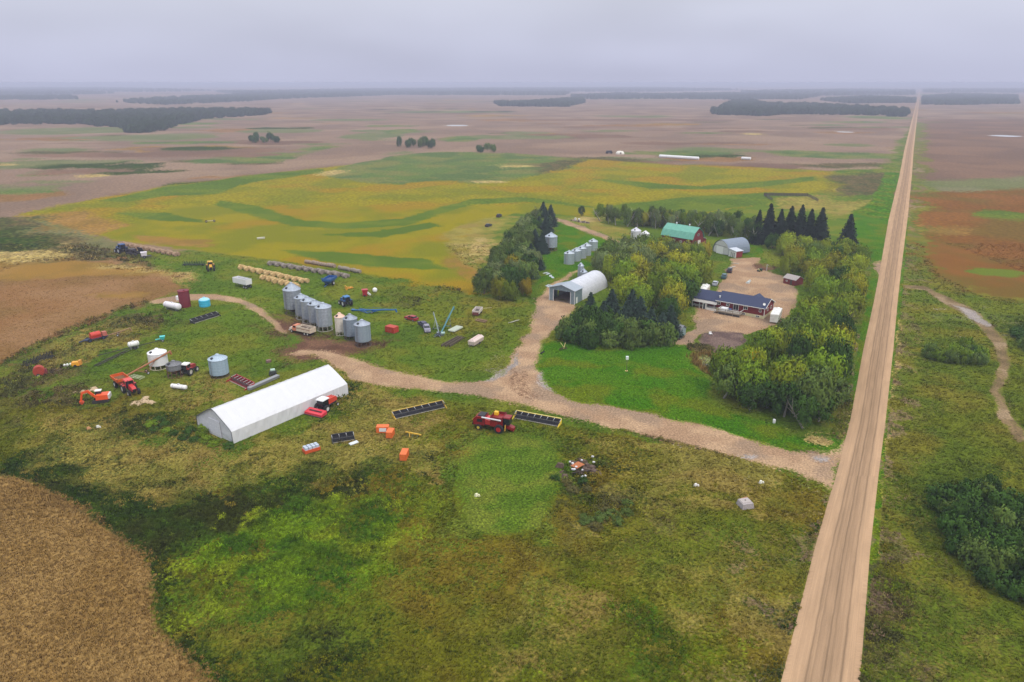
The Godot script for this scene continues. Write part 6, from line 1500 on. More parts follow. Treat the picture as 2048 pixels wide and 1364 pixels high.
func machinery_south() -> void:
	var red := mat(160, 22, 24, 0.4); var orange := worn(222, 110, 44, 210, 98, 40, 1.5, 0.55)
	# swather
	var o := thing("swather", "red swather with a white cab roof and a pinkish red front deck", "swather", Vector2(-42.34, -150.24), heading(Vector2(-41.15, -152.96), Vector2(-43.51, -148.12)))
	part(o, "chassis", Shape.new().box(-0.6, 0.9, 0, 4.6, 0.3, 1.6), mat(36, 36, 40, 0.7))
	var cab := part(o, "cab", Shape.new().taper(0.9, 1.2, 0, 1.9, 1.6, 1.8, 0.92, 0.95), mat(24, 30, 38, 0.1))
	part(cab, "roof", Shape.new().taper(0.85, 2.8, 0, 2.3, 0.2, 2.1, 0.92, 0.92), mat(224, 226, 230, 0.4))
	part(o, "engine_hood", Shape.new().prism([Vector2(-3.2, 1.2), Vector2(-0.3, 1.2), Vector2(-0.3, 2.5), Vector2(-2.8, 2.3), Vector2(-3.2, 1.9)], -0.75, 0.75), mat(206, 66, 44, 0.4))
	part(o, "hood_louvres", Shape.new().box(-1.6, 2.38, 0.3, 2.2, 0.08, 0.14).box(-1.6, 2.38, -0.3, 2.2, 0.08, 0.14), mat(170, 44, 34, 0.5))
	for z in [-1.4, 1.4]:
		wheel(o, 1.2, z, 0.85, 0.5, mat(206, 206, 204, 0.5))
		wheel(o, -2.6, z * 0.9, 0.42, 0.3, mat(206, 206, 204, 0.5))
	var deck := part(o, "deck", Shape.new().hexa([Vector3(2.5, 0.3, -2.4), Vector3(4.4, 0.2, -2.4), Vector3(4.4, 0.2, 2.4), Vector3(2.5, 0.3, 2.4), Vector3(2.5, 1.1, -2.4), Vector3(4.4, 0.75, -2.4), Vector3(4.4, 0.75, 2.4), Vector3(2.5, 1.1, 2.4)]), mat(206, 52, 66, 0.45))
	part(deck, "deck_opening", Shape.new().box(3.4, 0.92, 0, 0.5, 0.1, 3.4), mat(70, 20, 26, 0.7))
	part(deck, "cutter_bar", Shape.new().box(4.5, 0.15, 0, 0.16, 0.14, 4.9), mat(80, 70, 70, 0.6))
	for z in [-0.6, 0.6]: part(o, "lift_arm", Shape.new().bar(Vector3(1.4, 0.9, z), Vector3(2.7, 0.7, z), 0.18), mat(40, 40, 44, 0.7))
	header("black and yellow combine header left of the red combine", Vector2(-26.25, -145.54), Vector2(-15.6, -151.59), mat(196, 164, 74, 0.5), mat(30, 30, 40, 0.7), mat(206, 166, 50, 0.5), 7)
	header("black and yellow combine header right of the red combine", Vector2(0.67, -146.05), Vector2(10.4, -141.81), mat(226, 206, 120, 0.5), mat(34, 34, 44, 0.7), mat(226, 196, 60, 0.5), 7)
	combine("dark red combine harvester with a yellow tank box, its header off", Vector2(-6.91, -141.33), Vector2(-1.92, -139.65))
	# crates
	crate("orange crate with a white front panel, leftmost of the near pair", Vector2(-27.43, -138.71), Vector2(-26.15, -138.71), 2.6, 1.4, 1.3, orange, "orange crates in the meadow")
	part(get_child(get_child_count() - 1), "label_panel", Shape.new().box(0.1, 0.45, 0.735, 1.5, 0.8, 0.03), mat(216, 220, 226, 0.5))
	crate("orange crate standing end-on right of the white-fronted one", Vector2(-25.51, -136.63), Vector2(-25.34, -138.24), 2.2, 1.3, 1.3, orange, "orange crates in the meadow")
	crate("orange crate standing alone in the taller grass", Vector2(-21.28, -127.38), Vector2(-21.13, -129.22), 2.6, 1.3, 1.3, orange, "orange crates in the meadow")
	o = thing("tote_rack", "orange rack holding grey tubs in the meadow", "rack", Vector2(-40.44, -130.27), heading(Vector2(-41.58, -129.64), Vector2(-39.39, -131.33)))
	part(o, "tray", Shape.new().box(0, 0.1, 0, 3.2, 0.7, 1.7), worn(210, 86, 34, 196, 76, 34, 1.0, 0.6))
	for k in 4:
		for j in 2: part(o, "tub", Shape.new().taper(-1.15 + k * 0.76, 0.8, -0.4 + j * 0.8, 0.66, 0.5, 0.7, 0.9, 0.9), mat(176, 186, 202, 0.5))
	header("short black header alone in the meadow left of the crates", Vector2(-37.11, -134.16), Vector2(-32.98, -135.72), mat(40, 42, 46, 0.6), mat(24, 24, 30, 0.7), mat(52, 54, 56, 0.6), 3, "black_header", 1.5)
	o = thing("white_sheet", "crumpled pale sheet lying below the short black header", "sheet", Vector2(-32.58, -133.28), heading(Vector2(-33.42, -132.84), Vector2(-31.89, -133.94)))
	part(o, "sheet", Shape.new().hexa([Vector3(-0.9, 0.05, -0.4), Vector3(0.9, 0.15, -0.4), Vector3(1.0, 0.1, 0.4), Vector3(-0.8, 0.05, 0.4), Vector3(-0.9, 0.3, -0.4), Vector3(0.9, 0.5, -0.3), Vector3(1.0, 0.3, 0.4), Vector3(-0.8, 0.2, 0.4)]), mat(200, 204, 206, 0.6))
	o = thing("yellow_bar", "yellow steel bar implement half hidden in green weeds", "implement", Vector2(-20.71, -136.86), heading(Vector2(-22.52, -137.78), Vector2(-19.1, -136.63)))
	part(o, "bar", Shape.new().bar(Vector3(-1.8, 0.7, 0), Vector3(1.8, 0.55, 0), 0.2), mat(216, 170, 50, 0.5))
	for x in [-1.2, 0.0, 1.2]: part(o, "shank", Shape.new().bar(Vector3(x, 0.6, 0), Vector3(x, 0.0, 0.7), 0.12), mat(70, 84, 56, 0.7))
	part(o, "hitch", Shape.new().bar(Vector3(-0.9, 0.6, 0), Vector3(-0.2, 0.3, 1.3), 0.12), mat(200, 156, 50, 0.5))
	# rubble heap
	o = thing("rubble_heap", "heap of earth and rubbish with rusty and white scraps in the meadow", "rubble heap", Vector2(12.79, -123.04), 0.3)
	o.scale = Vector3.ONE * 1.35
	var r := rng(31)
	var m := Shape.new()
	for k in 26:
		var q := Vector3(r.randfn() * 1.3, 0, r.randfn() * 1.5)
		m.taper(q.x, -0.05, q.z, r.randf_range(0.7, 1.6), r.randf_range(0.25, 0.75), r.randf_range(0.7, 1.5), 0.5, 0.5, r.randf() * 3.0)
	part(o, "earth", m, worn(98, 80, 66, 76, 60, 52, 1.0, 0.95))
	part(o, "rusty_sheet", Shape.new().box(-0.2, 0.7, 0.1, 1.7, 0.06, 1.2, 0.5), worn(176, 108, 60, 150, 84, 48, 0.8, 0.8))
	for k in 12: part(o, "scrap", Shape.new().box(r.randfn() * 1.3, 0.45 + r.randf() * 0.3, r.randfn() * 1.5, r.randf_range(0.2, 0.45), 0.15, r.randf_range(0.15, 0.4), r.randf() * 3.0), mat(206, 206, 210, 0.6))
	part(o, "plank", Shape.new().bar(Vector3(-1.6, 0.4, 1.4), Vector3(1.2, 0.6, 1.7), 0.16, 0.08).bar(Vector3(0.4, 0.3, -2.2), Vector3(1.0, 1.3, -1.0), 0.12), mat(66, 54, 48, 0.9))
	# concrete block near the road
	o = thing("concrete_block", "pale grey weathered block sitting in the meadow near the road", "block", Vector2(40.89, -110.11), 0.25)
	part(o, "block", Shape.new().taper(0, 0.0, 0, 2.3, 0.95, 2.2, 0.86, 0.84), worn(168, 160, 160, 142, 134, 136, 0.9, 0.9))
	part(o, "cap", Shape.new().taper(0.05, 0.95, -0.2, 1.9, 0.12, 1.5, 0.9, 0.9), worn(180, 172, 170, 160, 150, 148, 0.6, 0.9))
	part(o, "hole", Shape.new().tube(Vector3(0.05, 1.06, -0.2), Vector3(0.05, 1.09, -0.2), 0.16, 0.16, 10), mat(60, 40, 36, 0.9))
	part(o, "plank", Shape.new().box(0.3, 0.9, -1.0, 1.4, 0.14, 0.3, 0.2), mat(150, 108, 66, 0.9))
	for q in [[Vector2(-90.83, -140.13), 190, 140, 96, "tan scrap lump in the meadow west of the white shelter"], [Vector2(-89.18, -140.84), 206, 204, 196, "small pale scrap beside the tan lump in the meadow"], [Vector2(-6.38, -113.38), 216, 214, 180, "small pale lump lying on the mown circle"], [Vector2(33.8, -116.81), 214, 210, 206, "small white scrap in the meadow between rubble heap and road"], [Vector2(46.11, -117.87), 216, 214, 200, "small white stone close to the road's meadow edge"]]:
		o = thing("scrap_lump", q[4], "scrap", q[0], 0.4)
		part(o, "lump", Shape.new().taper(0, 0, 0, 0.7, 0.5, 0.5, 0.7, 0.6, 0.4).taper(0.4, 0, 0.2, 0.4, 0.35, 0.4, 0.6, 0.6), mat(q[1], q[2], q[3], 0.8))
	# earth heaps by the excavator
	for q in [[Vector2(-101.99, -161.06), 3.2, "pale gravel heap behind the orange excavator"], [Vector2(-86.31, -154.36), 4.0, "flat pale dirt heap in front of the red tractor"]]:
		o = thing("dirt_heap", q[2], "heap", q[0], 0.2)
		var h := Shape.new()
		for k in 14: h.taper(r.randfn() * q[1] * 0.3, -0.02, r.randfn() * q[1] * 0.3, r.randf_range(1.0, 2.0), r.randf_range(0.12, 0.35), r.randf_range(0.9, 1.8), 0.4, 0.4, r.randf() * 3.0)
		part(o, "earth", h, worn(190, 166, 134, 166, 142, 114, 1.0, 0.95))

func combine(label: String, a: Vector2, b: Vector2) -> void:
	var o := thing("combine_harvester", label, "combine harvester", (a + b) / 2, heading(a, b))
	var red := worn(142, 18, 22, 118, 14, 20, 1.5, 0.35)
	var dark := mat(30, 24, 30, 0.5)
	part(o, "chassis", Shape.new().box(0, 0.9, 0, 6.6, 0.5, 1.5), mat(40, 30, 32, 0.7))
	var rear := part(o, "rear_hood", Shape.new().prism([Vector2(-3.6, 1.1), Vector2(-1.2, 1.1), Vector2(-1.1, 2.9), Vector2(-2.9, 3.0), Vector2(-3.7, 2.3)], -1.35, 1.35), red)
	part(rear, "engine_cover", Shape.new().taper(-2.0, 2.95, 0, 1.6, 0.22, 2.1, 0.9, 0.9), dark)
	part(rear, "straw_chopper", Shape.new().hexa([Vector3(-4.1, 0.8, -1.1), Vector3(-3.5, 0.9, -1.1), Vector3(-3.5, 0.9, 1.1), Vector3(-4.1, 0.8, 1.1), Vector3(-3.8, 1.6, -1.1), Vector3(-3.5, 1.7, -1.1), Vector3(-3.5, 1.7, 1.1), Vector3(-3.8, 1.6, 1.1)]), dark)
	for z in [-1.15, 1.15]:
		part(rear, "tail_light", Shape.new().box(-3.72, 2.0, z, 0.1, 0.3, 0.3), mat(226, 150, 40, 0.4))
		part(rear, "side_vent", Shape.new().box(-2.2, 1.8, z * 1.19, 1.2, 0.7, 0.05), dark)
	part(o, "waist_panel", Shape.new().prism([Vector2(-1.1, 1.3), Vector2(0.4, 1.3), Vector2(0.4, 2.2), Vector2(-1.1, 2.5)], -1.1, 1.1), mat(196, 56, 56, 0.35))
	var tank := part(o, "grain_tank", Shape.new().taper(1.6, 1.3, 0, 2.5, 1.7, 2.7, 1.05, 1.08), red)
	part(tank, "tank_rim", Shape.new().box(1.6, 3.0, 1.5, 2.7, 0.5, 0.08).box(1.6, 3.0, -1.5, 2.7, 0.5, 0.08).box(0.3, 3.0, 0, 0.08, 0.5, 2.92).box(2.9, 3.0, 0, 0.08, 0.5, 2.92), mat(110, 12, 20, 0.5))
	part(tank, "yellow_box", Shape.new().taper(0.9, 3.05, -0.8, 0.9, 0.7, 0.9, 0.9, 0.9), mat(228, 178, 36, 0.45))
	var cab := part(o, "cab", Shape.new().taper(3.6, 1.7, 0, 1.5, 1.5, 1.7, 0.95, 0.95), mat(26, 30, 38, 0.1))
	part(cab, "roof", Shape.new().taper(3.6, 3.2, 0, 1.8, 0.2, 1.9, 0.92, 0.92), red)
	part(o, "feeder_house", Shape.new().hexa([Vector3(3.2, 0.9, -0.6), Vector3(5.2, 0.3, -0.6), Vector3(5.2, 0.3, 0.6), Vector3(3.2, 0.9, 0.6), Vector3(3.2, 1.7, -0.6), Vector3(5.2, 1.0, -0.6), Vector3(5.2, 1.0, 0.6), Vector3(3.2, 1.7, 0.6)]), red)
	part(o, "unloading_tube", Shape.new().tube(Vector3(2.7, 2.9, 1.55), Vector3(-1.6, 3.1, 1.65), 0.19, 0.17, 12), mat(206, 204, 210, 0.4))
	part(o, "ladder", Shape.new().bar(Vector3(3.5, 0.5, 1.3), Vector3(3.5, 1.8, 1.0), 0.5, 0.06), mat(214, 170, 50, 0.5))
	for z in [-1.0, 1.0]:
		wheel(o, 2.3, z * 1.75, 0.98, 0.7, mat(170, 26, 30, 0.4))
		wheel(o, -2.4, z * 1.5, 0.62, 0.45, mat(190, 170, 60, 0.5))
		part(o, "side_shield", Shape.new().box(1.0, 1.25, z * 1.45, 1.6, 1.2, 0.08), red)

func yard_things() -> void:
	car("pale silver car parked nearest the white camper in the yard", Vector2(74.5, -257.52), Vector2(77.33, -264.67), mat(178, 184, 198, 0.3), false, "cars parked in the gravel yard")
	car("teal green van parked in the middle of the yard's car row", Vector2(80.59, -267.63), Vector2(83.68, -275.31), mat(64, 104, 112, 0.3), true, "cars parked in the gravel yard")
	car("dark car at the far end of the yard's car row", Vector2(85.3, -276.9), Vector2(88.18, -284.24), mat(44, 48, 62, 0.3), true, "cars parked in the gravel yard")
	camper("white camper trailer half hidden behind the house roof", Vector2(67.15, -244.23), Vector2(71.24, -253.4), 8.0, "white campers")
	camper("white camper trailer beside the house's east gable", Vector2(82.45, -215.89), Vector2(87.16, -225.38), 8.6, "white campers")
	var o := thing("overturned_boat", "pale grey boat lying in the middle of the gravel yard", "boat", Vector2(88.29, -261.77), heading(Vector2(85.69, -257.52), Vector2(90.96, -266.14)))
	part(o, "hull", Shape.new().hexa([Vector3(-2.4, 0.02, -0.7), Vector3(2.4, 0.02, -0.2), Vector3(2.4, 0.02, 0.2), Vector3(-2.4, 0.02, 0.7), Vector3(-2.2, 0.6, -0.35), Vector3(1.6, 0.6, -0.1), Vector3(1.6, 0.6, 0.1), Vector3(-2.2, 0.6, 0.35)]), mat(186, 192, 192, 0.5))
	part(o, "keel", Shape.new().bar(Vector3(-2.2, 0.63, 0), Vector3(1.6, 0.63, 0), 0.06), mat(150, 156, 158, 0.6))
	o = thing("garden_tractor", "dark green garden tractor under the trees at the yard's edge", "machine", Vector2(97.32, -277.7), 0.6)
	part(o, "hood", Shape.new().taper(0.7, 0.5, 0, 1.1, 0.6, 0.8, 0.9, 0.8), mat(40, 66, 50, 0.5))
	part(o, "seat", Shape.new().box(-0.5, 0.7, 0, 0.5, 0.15, 0.5).box(-0.75, 0.8, 0, 0.1, 0.5, 0.5), mat(206, 200, 150, 0.6))
	part(o, "deck", Shape.new().box(0, 0.3, 0, 1.8, 0.25, 0.9), mat(36, 54, 44, 0.6))
	for x in [-0.5, 0.9]:
		for z in [-0.5, 0.5]: wheel(o, x, z, 0.4 if x < 0 else 0.28, 0.2, mat(200, 190, 90, 0.5))
	o = thing("lean_post", "pale grey post with a crossbar beside the green garden tractor", "post", Vector2(100.6, -279.31), 0.2)
	part(o, "post", Shape.new().box(0, 0, 0, 0.22, 2.4, 0.22), mat(176, 176, 180, 0.7))
	part(o, "crossbar", Shape.new().box(0.3, 2.1, 0, 1.0, 0.14, 0.14), mat(166, 166, 170, 0.7))
	for q in [[Vector2(91.15, -291.07), Vector2(93.77, -290.2), "long pale plank pile by the workshop door"], [Vector2(88.18, -284.24), Vector2(89.42, -285.08), "short white board beside the dark car"]]:
		o = thing("plank_pile", q[2], "planks", q[0], heading(q[0], q[1]))
		for k in 3: part(o, "plank", Shape.new().box(0.4, 0.04 + 0.08 * k, -0.3 + 0.3 * k, 3.2, 0.07, 0.25), mat(206, 204, 200, 0.7))
	# lawn: pole with white lantern box, saw-horse frame, black post by the drive
	o = thing("lawn_pole", "thin post with a white box on top standing on the lawn", "post", Vector2(29.49, -173.31), 0.0)
	part(o, "post", Shape.new().box(0, 0, 0, 0.12, 3.2, 0.12), mat(96, 90, 70, 0.8))
	part(o, "box", Shape.new().taper(0, 3.2, 0, 0.6, 0.75, 0.55, 1.1, 1.1), mat(224, 230, 230, 0.5))
	part(o, "lid", Shape.new().taper(0, 3.95, 0, 0.75, 0.08, 0.7, 0.9, 0.9), mat(206, 214, 214, 0.5))
	part(o, "base", Shape.new().box(0, 0, 0, 0.7, 0.12, 0.6), mat(186, 166, 110, 0.8))
	o = thing("saw_frame", "rusty plough frame with pale crossed beams beside the drive", "frame", Vector2(14.17, -188.88), 0.4)
	for k in 4: part(o, "tine", Shape.new().bar(Vector3(-0.9 + k * 0.6, 0.0, -0.8), Vector3(-0.6 + k * 0.5, 1.1, 0.6), 0.12), worn(110, 86, 56, 84, 66, 46, 1.0, 0.9))
	part(o, "beam", Shape.new().bar(Vector3(-0.8, 2.3, 0), Vector3(0.1, 0.9, 0.2), 0.14), mat(216, 200, 140, 0.7))
	part(o, "beam", Shape.new().bar(Vector3(0.7, 2.1, 0), Vector3(0.1, 0.5, 0.2), 0.14), mat(206, 188, 130, 0.7))
	part(o, "axle", Shape.new().bar(Vector3(-1.2, 0.4, 0), Vector3(1.2, 0.4, 0.3), 0.14), mat(80, 64, 50, 0.9))
	o = thing("black_log", "black charred log lying at the drive's lawn edge", "log", Vector2(8.38, -186.51), heading(Vector2(7.64, -184.96), Vector2(9.27, -188.08)))
	part(o, "log", Shape.new().tube(Vector3(-1.0, 0.22, 0), Vector3(1.0, 0.22, 0), 0.22, 0.18, 9), mat(24, 24, 24, 0.9))
	part(o, "stub", Shape.new().tube(Vector3(0.5, 0.25, 0), Vector3(0.9, 0.8, 0.2), 0.1, 0.06, 7), mat(26, 26, 26, 0.9))
	o = thing("white_chair", "small white garden seat on the bare garden plot", "seat", Vector2(58.42, -201.58), 0.4)
	part(o, "seat", Shape.new().box(0, 0.4, 0, 0.9, 0.1, 0.6), mat(222, 222, 224, 0.5))
	part(o, "back", Shape.new().box(0, 0.5, -0.28, 0.9, 0.5, 0.06), mat(222, 222, 224, 0.5))
	for x in [-0.4, 0.4]:
		for z in [-0.25, 0.25]: part(o, "leg", Shape.new().box(x, 0, z, 0.06, 0.4, 0.06), mat(210, 210, 212, 0.5))
	o = thing("white_barrel", "white plastic barrel at the tree line above the drive", "barrel", Vector2(57.18, -143.03), 0.0)
	part(o, "body", Shape.new().lathe([[0.28, 0], [0.32, 0.25], [0.32, 0.65], [0.28, 0.9], [0.0, 0.92]], 14), mat(226, 226, 228, 0.5))
	part(o, "cap", Shape.new().tube(Vector3(0.1, 0.9, 0), Vector3(0.1, 0.97, 0), 0.06, 0.06, 8), mat(60, 60, 64, 0.6))
	# corral north of the spruces
	o = thing("corral_fence", "dark board corral fence beyond the spruce row", "fence", Vector2(163.37, -457.76), heading(Vector2(172.08, -483.5), Vector2(199.93, -481.25)))
	var far_l := Vector2(172.08, -483.5).distance_to(Vector2(199.93, -481.25))
	var fm := worn(64, 58, 54, 82, 74, 68, 2.0, 0.9)
	for k in 16:
		var x := far_l * k / 15.0
		part(o, "post", Shape.new().box(x, 0, -22, 0.2, 2.1, 0.2), fm)
	for k in 6: part(o, "board", Shape.new().box(far_l / 2, 0.25 + k * 0.3, -22, far_l, 0.24, 0.06), fm)
	for x in [0.0, far_l]:
		for k in 8: part(o, "post", Shape.new().box(x, 0, -19.5 + k * 2.6, 0.2, 1.9, 0.2), fm)
		for k in 4: part(o, "board", Shape.new().box(x, 0.3 + k * 0.4, -11, 0.06, 0.2, 21.5), fm)
	# wrecks beyond the west belt
	car("black car wreck on the bare strip beside the west belt", Vector2(-7.18, -400.33), Vector2(-5.59, -405.13), mat(30, 30, 32, 0.5), true, "wrecks west of the belt")
	car("dark car wreck lower in the grass beside the west belt", Vector2(-12.13, -372.28), Vector2(-10.65, -375.05), mat(40, 46, 52, 0.5), false, "wrecks west of the belt")
	o = thing("scrap_heap", "long scrap heap with white drums beside the farm track", "scrap heap", Vector2(36.23, -385.09), heading(Vector2(31.23, -389.55), Vector2(40.44, -379.29)))
	var r := rng(51)
	for k in 14: part(o, "scrap", Shape.new().taper(-6.0 + k * 0.9, 0, r.randf_range(-0.8, 0.8), r.randf_range(0.8, 1.8), r.randf_range(0.4, 1.1), r.randf_range(0.7, 1.4), 0.7, 0.7, r.randf() * 3.0), [mat(92, 80, 76, 0.9), mat(120, 104, 96, 0.9), mat(150, 132, 120, 0.9)][k % 3])
	for k in 2: part(o, "drum", Shape.new().tube(Vector3(-4.5 + k * 2.6, 0, -1.2), Vector3(-4.5 + k * 2.6, 1.5, -1.2), 0.6, 0.6, 12), mat(214, 212, 206, 0.6))

func far_things() -> void:
	var a := Vector2(145.66, -737.73); var b := Vector2(179.32, -713.13)
	lying_tank("long white grain bag lying at the far edge of the golden field", a, b, 1.6, mat(222, 222, 226, 0.5), false, "grain_bag", -0.2)
	a = Vector2(221.02, -717.92); b = Vector2(229.18, -713.13)
	lying_tank("short white grain bag right of the long one in the far field", a, b, 1.4, mat(214, 214, 216, 0.5), false, "grain_bag", -0.2)
	var o := thing("white_dome", "small white dome hut beside a dark clump in the far field", "hut", Vector2(112.25, -775.07), 0.0)
	part(o, "dome", Shape.new().lathe([[4.5, 0], [4.2, 1.6], [3.0, 2.8], [0.0, 3.3]], 20), mat(220, 216, 206, 0.6))
	part(o, "door", Shape.new().box(0, 0, 4.2, 1.6, 2.0, 0.4), mat(120, 110, 100, 0.7))
	o = thing("far_machine", "dark machine standing left of the white dome in the far field", "machine", Vector2(101.53, -780.7), 0.2)
	part(o, "body", Shape.new().taper(0, 0.8, 0, 7.0, 2.2, 3.0, 0.7, 0.8), mat(52, 50, 56, 0.7))
	for x in [-2.4, 2.4]:
		for z in [-1.5, 1.5]: wheel(o, x, z, 0.9, 0.6, mat(60, 60, 60, 0.7))
	o = thing("hay_rake", "pale old hay rake alone in the golden field", "implement", Vector2(-160.62, -385.09), 0.3)
	for k in 3: part(o, "beam", Shape.new().bar(Vector3(-2.5, 0.6, -0.8 + k * 0.7), Vector3(2.5, 0.8, -0.6 + k * 0.6), 0.16), mat(176, 170, 140, 0.8))
	for x in [-2.0, 2.0]: wheel(o, x, 0.9, 0.6, 0.15, mat(150, 140, 120, 0.8))
	o = thing("water_trough", "pale water trough standing in the golden field beyond the bales", "trough", Vector2(-119.19, -340.55), 0.5)
	part(o, "trough", Shape.new().taper(0, 0.1, 0, 3.4, 0.7, 1.2, 1.05, 1.1), mat(190, 188, 170, 0.7))
	part(o, "pipe", Shape.new().tube(Vector3(1.4, 0, 0.5), Vector3(1.4, 1.3, 0.5), 0.06, 0.06, 8), mat(120, 118, 110, 0.7))

func build_sheets() -> void:
	land_sheet("driveway", [67.43, -128.6, 58.37, -114.56, 57.63, -118.58, 55.02, -122.09, 50.32, -125.18, 43.67, -129.22, 33.79, -134.6, 23.26, -140.84, 11.88, -147.6, 1.86, -153.52, -7.63, -158.67, -17.43, -161.37, -27.42, -163.52, -35.35, -166.67, -41.02, -169.94, -43.02, -173.31, -48.39, -179.7, -52.56, -185.73, -50.69, -186.51, -43.54, -181.92, -34.24, -174.7, -24.44, -168.95, -15.28, -164.77, -8.86, -164.45, -4.51, -167.96, -1.43, -174.7, 0.68, -183.05, 2.97, -192.95, 6.01, -206.16, 7.75, -218.45, 9.52, -236.83, 13.17, -252.72, 20.53, -267.63, 24.58, -275.31, 21.18, -266.14, 17.16, -256.13, 15.34, -237.43, 20.62, -230.98, 19.27, -226.48, 16.11, -215.89, 10.87, -204.31, 8.45, -195.47, 7.31, -187.29, 6, -175.75, 7.15, -164.77, 10, -158.38, 14.65, -154.08, 25.56, -149.17, 35.68, -143.53, 45.16, -138.24, 52.6, -131.97, 57.54, -128.81, 62.28, -128.19, 67.16, -130.27], 0.02)
	land_sheet("gravel_yard", [46.15, -192.95, 48.19, -198.49, 56.87, -208.52, 61.18, -230.98, 71.68, -245.5, 79.96, -264.67, 89.99, -288.48, 92.37, -298.22, 103.87, -300.05, 97.11, -280.12, 102.52, -268.38, 100.38, -246.14, 93.86, -232.13, 83.64, -214.38, 74.62, -207.57, 69.43, -202.94, 61.08, -206.63, 55.48, -203.39, 50.4, -194.21], 0.02)
	land_sheet("garden_plot", [52.9, -193.37, 56.36, -201.58, 60.47, -204.31, 68.42, -202.03, 64.18, -191.71, 56.08, -187.69], 0.04)
	land_sheet("dirt_track", [-122.84, -236.24, -114.96, -243.59, -103.62, -243.59, -92.81, -238.64, -80.66, -225.38, -73.85, -214.88, -66.91, -202.94, -68.81, -204.31, -77.63, -217.94, -91.88, -235.05, -102.19, -239.86, -112.59, -238.04, -120.32, -234.46], 0.02)
	land_sheet("farm_track", [23.96, -394.1, 28.98, -388.05, 39.3, -362.85, 50.32, -333.67, 49.01, -329.23, 38.28, -357.66, 28.03, -382.17, 22.62, -389.55], 0.02)
	land_sheet("wheel_track", [143.51, -256.82, 150.45, -255.44, 150.51, -238.04, 150.23, -220.54, 141.72, -196.75, 131.14, -177.53, 118.06, -161.06, 110.81, -146.82, 107.74, -134.82, 104.91, -134.16, 107.99, -145.54, 115.89, -161.06, 128.51, -177.53, 137.91, -195.05, 144.42, -215.39, 145.61, -233.87, 148.27, -251.38, 141.76, -253.4], 0.02)
	land_sheet("crop_field", [-153.75, -120.78, -96.94, -120.78, -89.55, -118.05, -76.68, -109.79, -64.34, -100.9, -55.95, -93.35, -51.41, -85.58, -50.38, -81.86, -43.97, -76.37, -38.13, -71.42, -32.79, -60.74, -26.42, -42.94, -102.5, -42.94], 0.02)
	land_sheet("mown_circle", [-6.71, -136.4, 1.7, -138.24, 7.65, -134.16, 9.2, -129.02, 9.47, -120.78, 7.23, -110.75, 3.59, -103.44, -1.15, -101.18, -5.97, -102.72, -9.3, -107.61, -10.42, -114.56, -10.17, -124.2, -9.12, -131.12], 0.02)
	# the dugout pond, brown reeds round it
	var p := outline([49.45, -184.19, 53.02, -186.51, 54.49, -182.67, 53.72, -175.75, 52.67, -169.94, 50.94, -170.6, 50.06, -174.7, 49.1, -178.24])
	var s := Shape.new()
	var ids := Geometry2D.triangulate_polygon(p)
	for i in range(0, ids.size(), 3):
		s.tri(Vector3(p[ids[i]].x, 0.05, p[ids[i]].y), Vector3(p[ids[i + 1]].x, 0.05, p[ids[i + 1]].y), Vector3(p[ids[i + 2]].x, 0.05, p[ids[i + 2]].y), Vector3.UP)
	sheet("pond", s.done(), mat(52, 58, 60, 0.06))
	var r := rng(9)
	var reeds := []; var algae := []
	for k in 420:
		var e := r.randi() % p.size()
		var q := p[e].lerp(p[(e + 1) % p.size()], r.randf()) + Vector2(r.randfn(), r.randfn()) * 0.7
		reeds.append([q.x, q.y, r.randf_range(1.0, 1.8), r.randf_range(1.2, 2.2), lin(Color8(150, 122, 70)) * r.randf_range(0.7, 1.2)])
	for k in 900:
		var q := Vector2(r.randf_range(57.0, 75.0), r.randf_range(-186.0, -160.0))
		q = Vector2(50.71, -182.67) + Vector2(r.randfn() * 1.9, r.randfn() * 2.6)
		if Geometry2D.is_point_in_polygon(q, p): algae.append([q.x, q.y, r.randf_range(0.8, 1.4), 0.3, lin(Color8(158, 164, 100)) * r.randf_range(0.8, 1.15)])
	sow("reeds", "brown reeds standing round the small pond", "reeds", tuft_shape(6, 10, 0.25, 0.5, 0.06, 0.12), reeds)
	sow("pond_weed", "pale green weed floating on the small pond", "pond weed", weed_shape(7, 12, 0.3, 0.3, 0.12), algae)

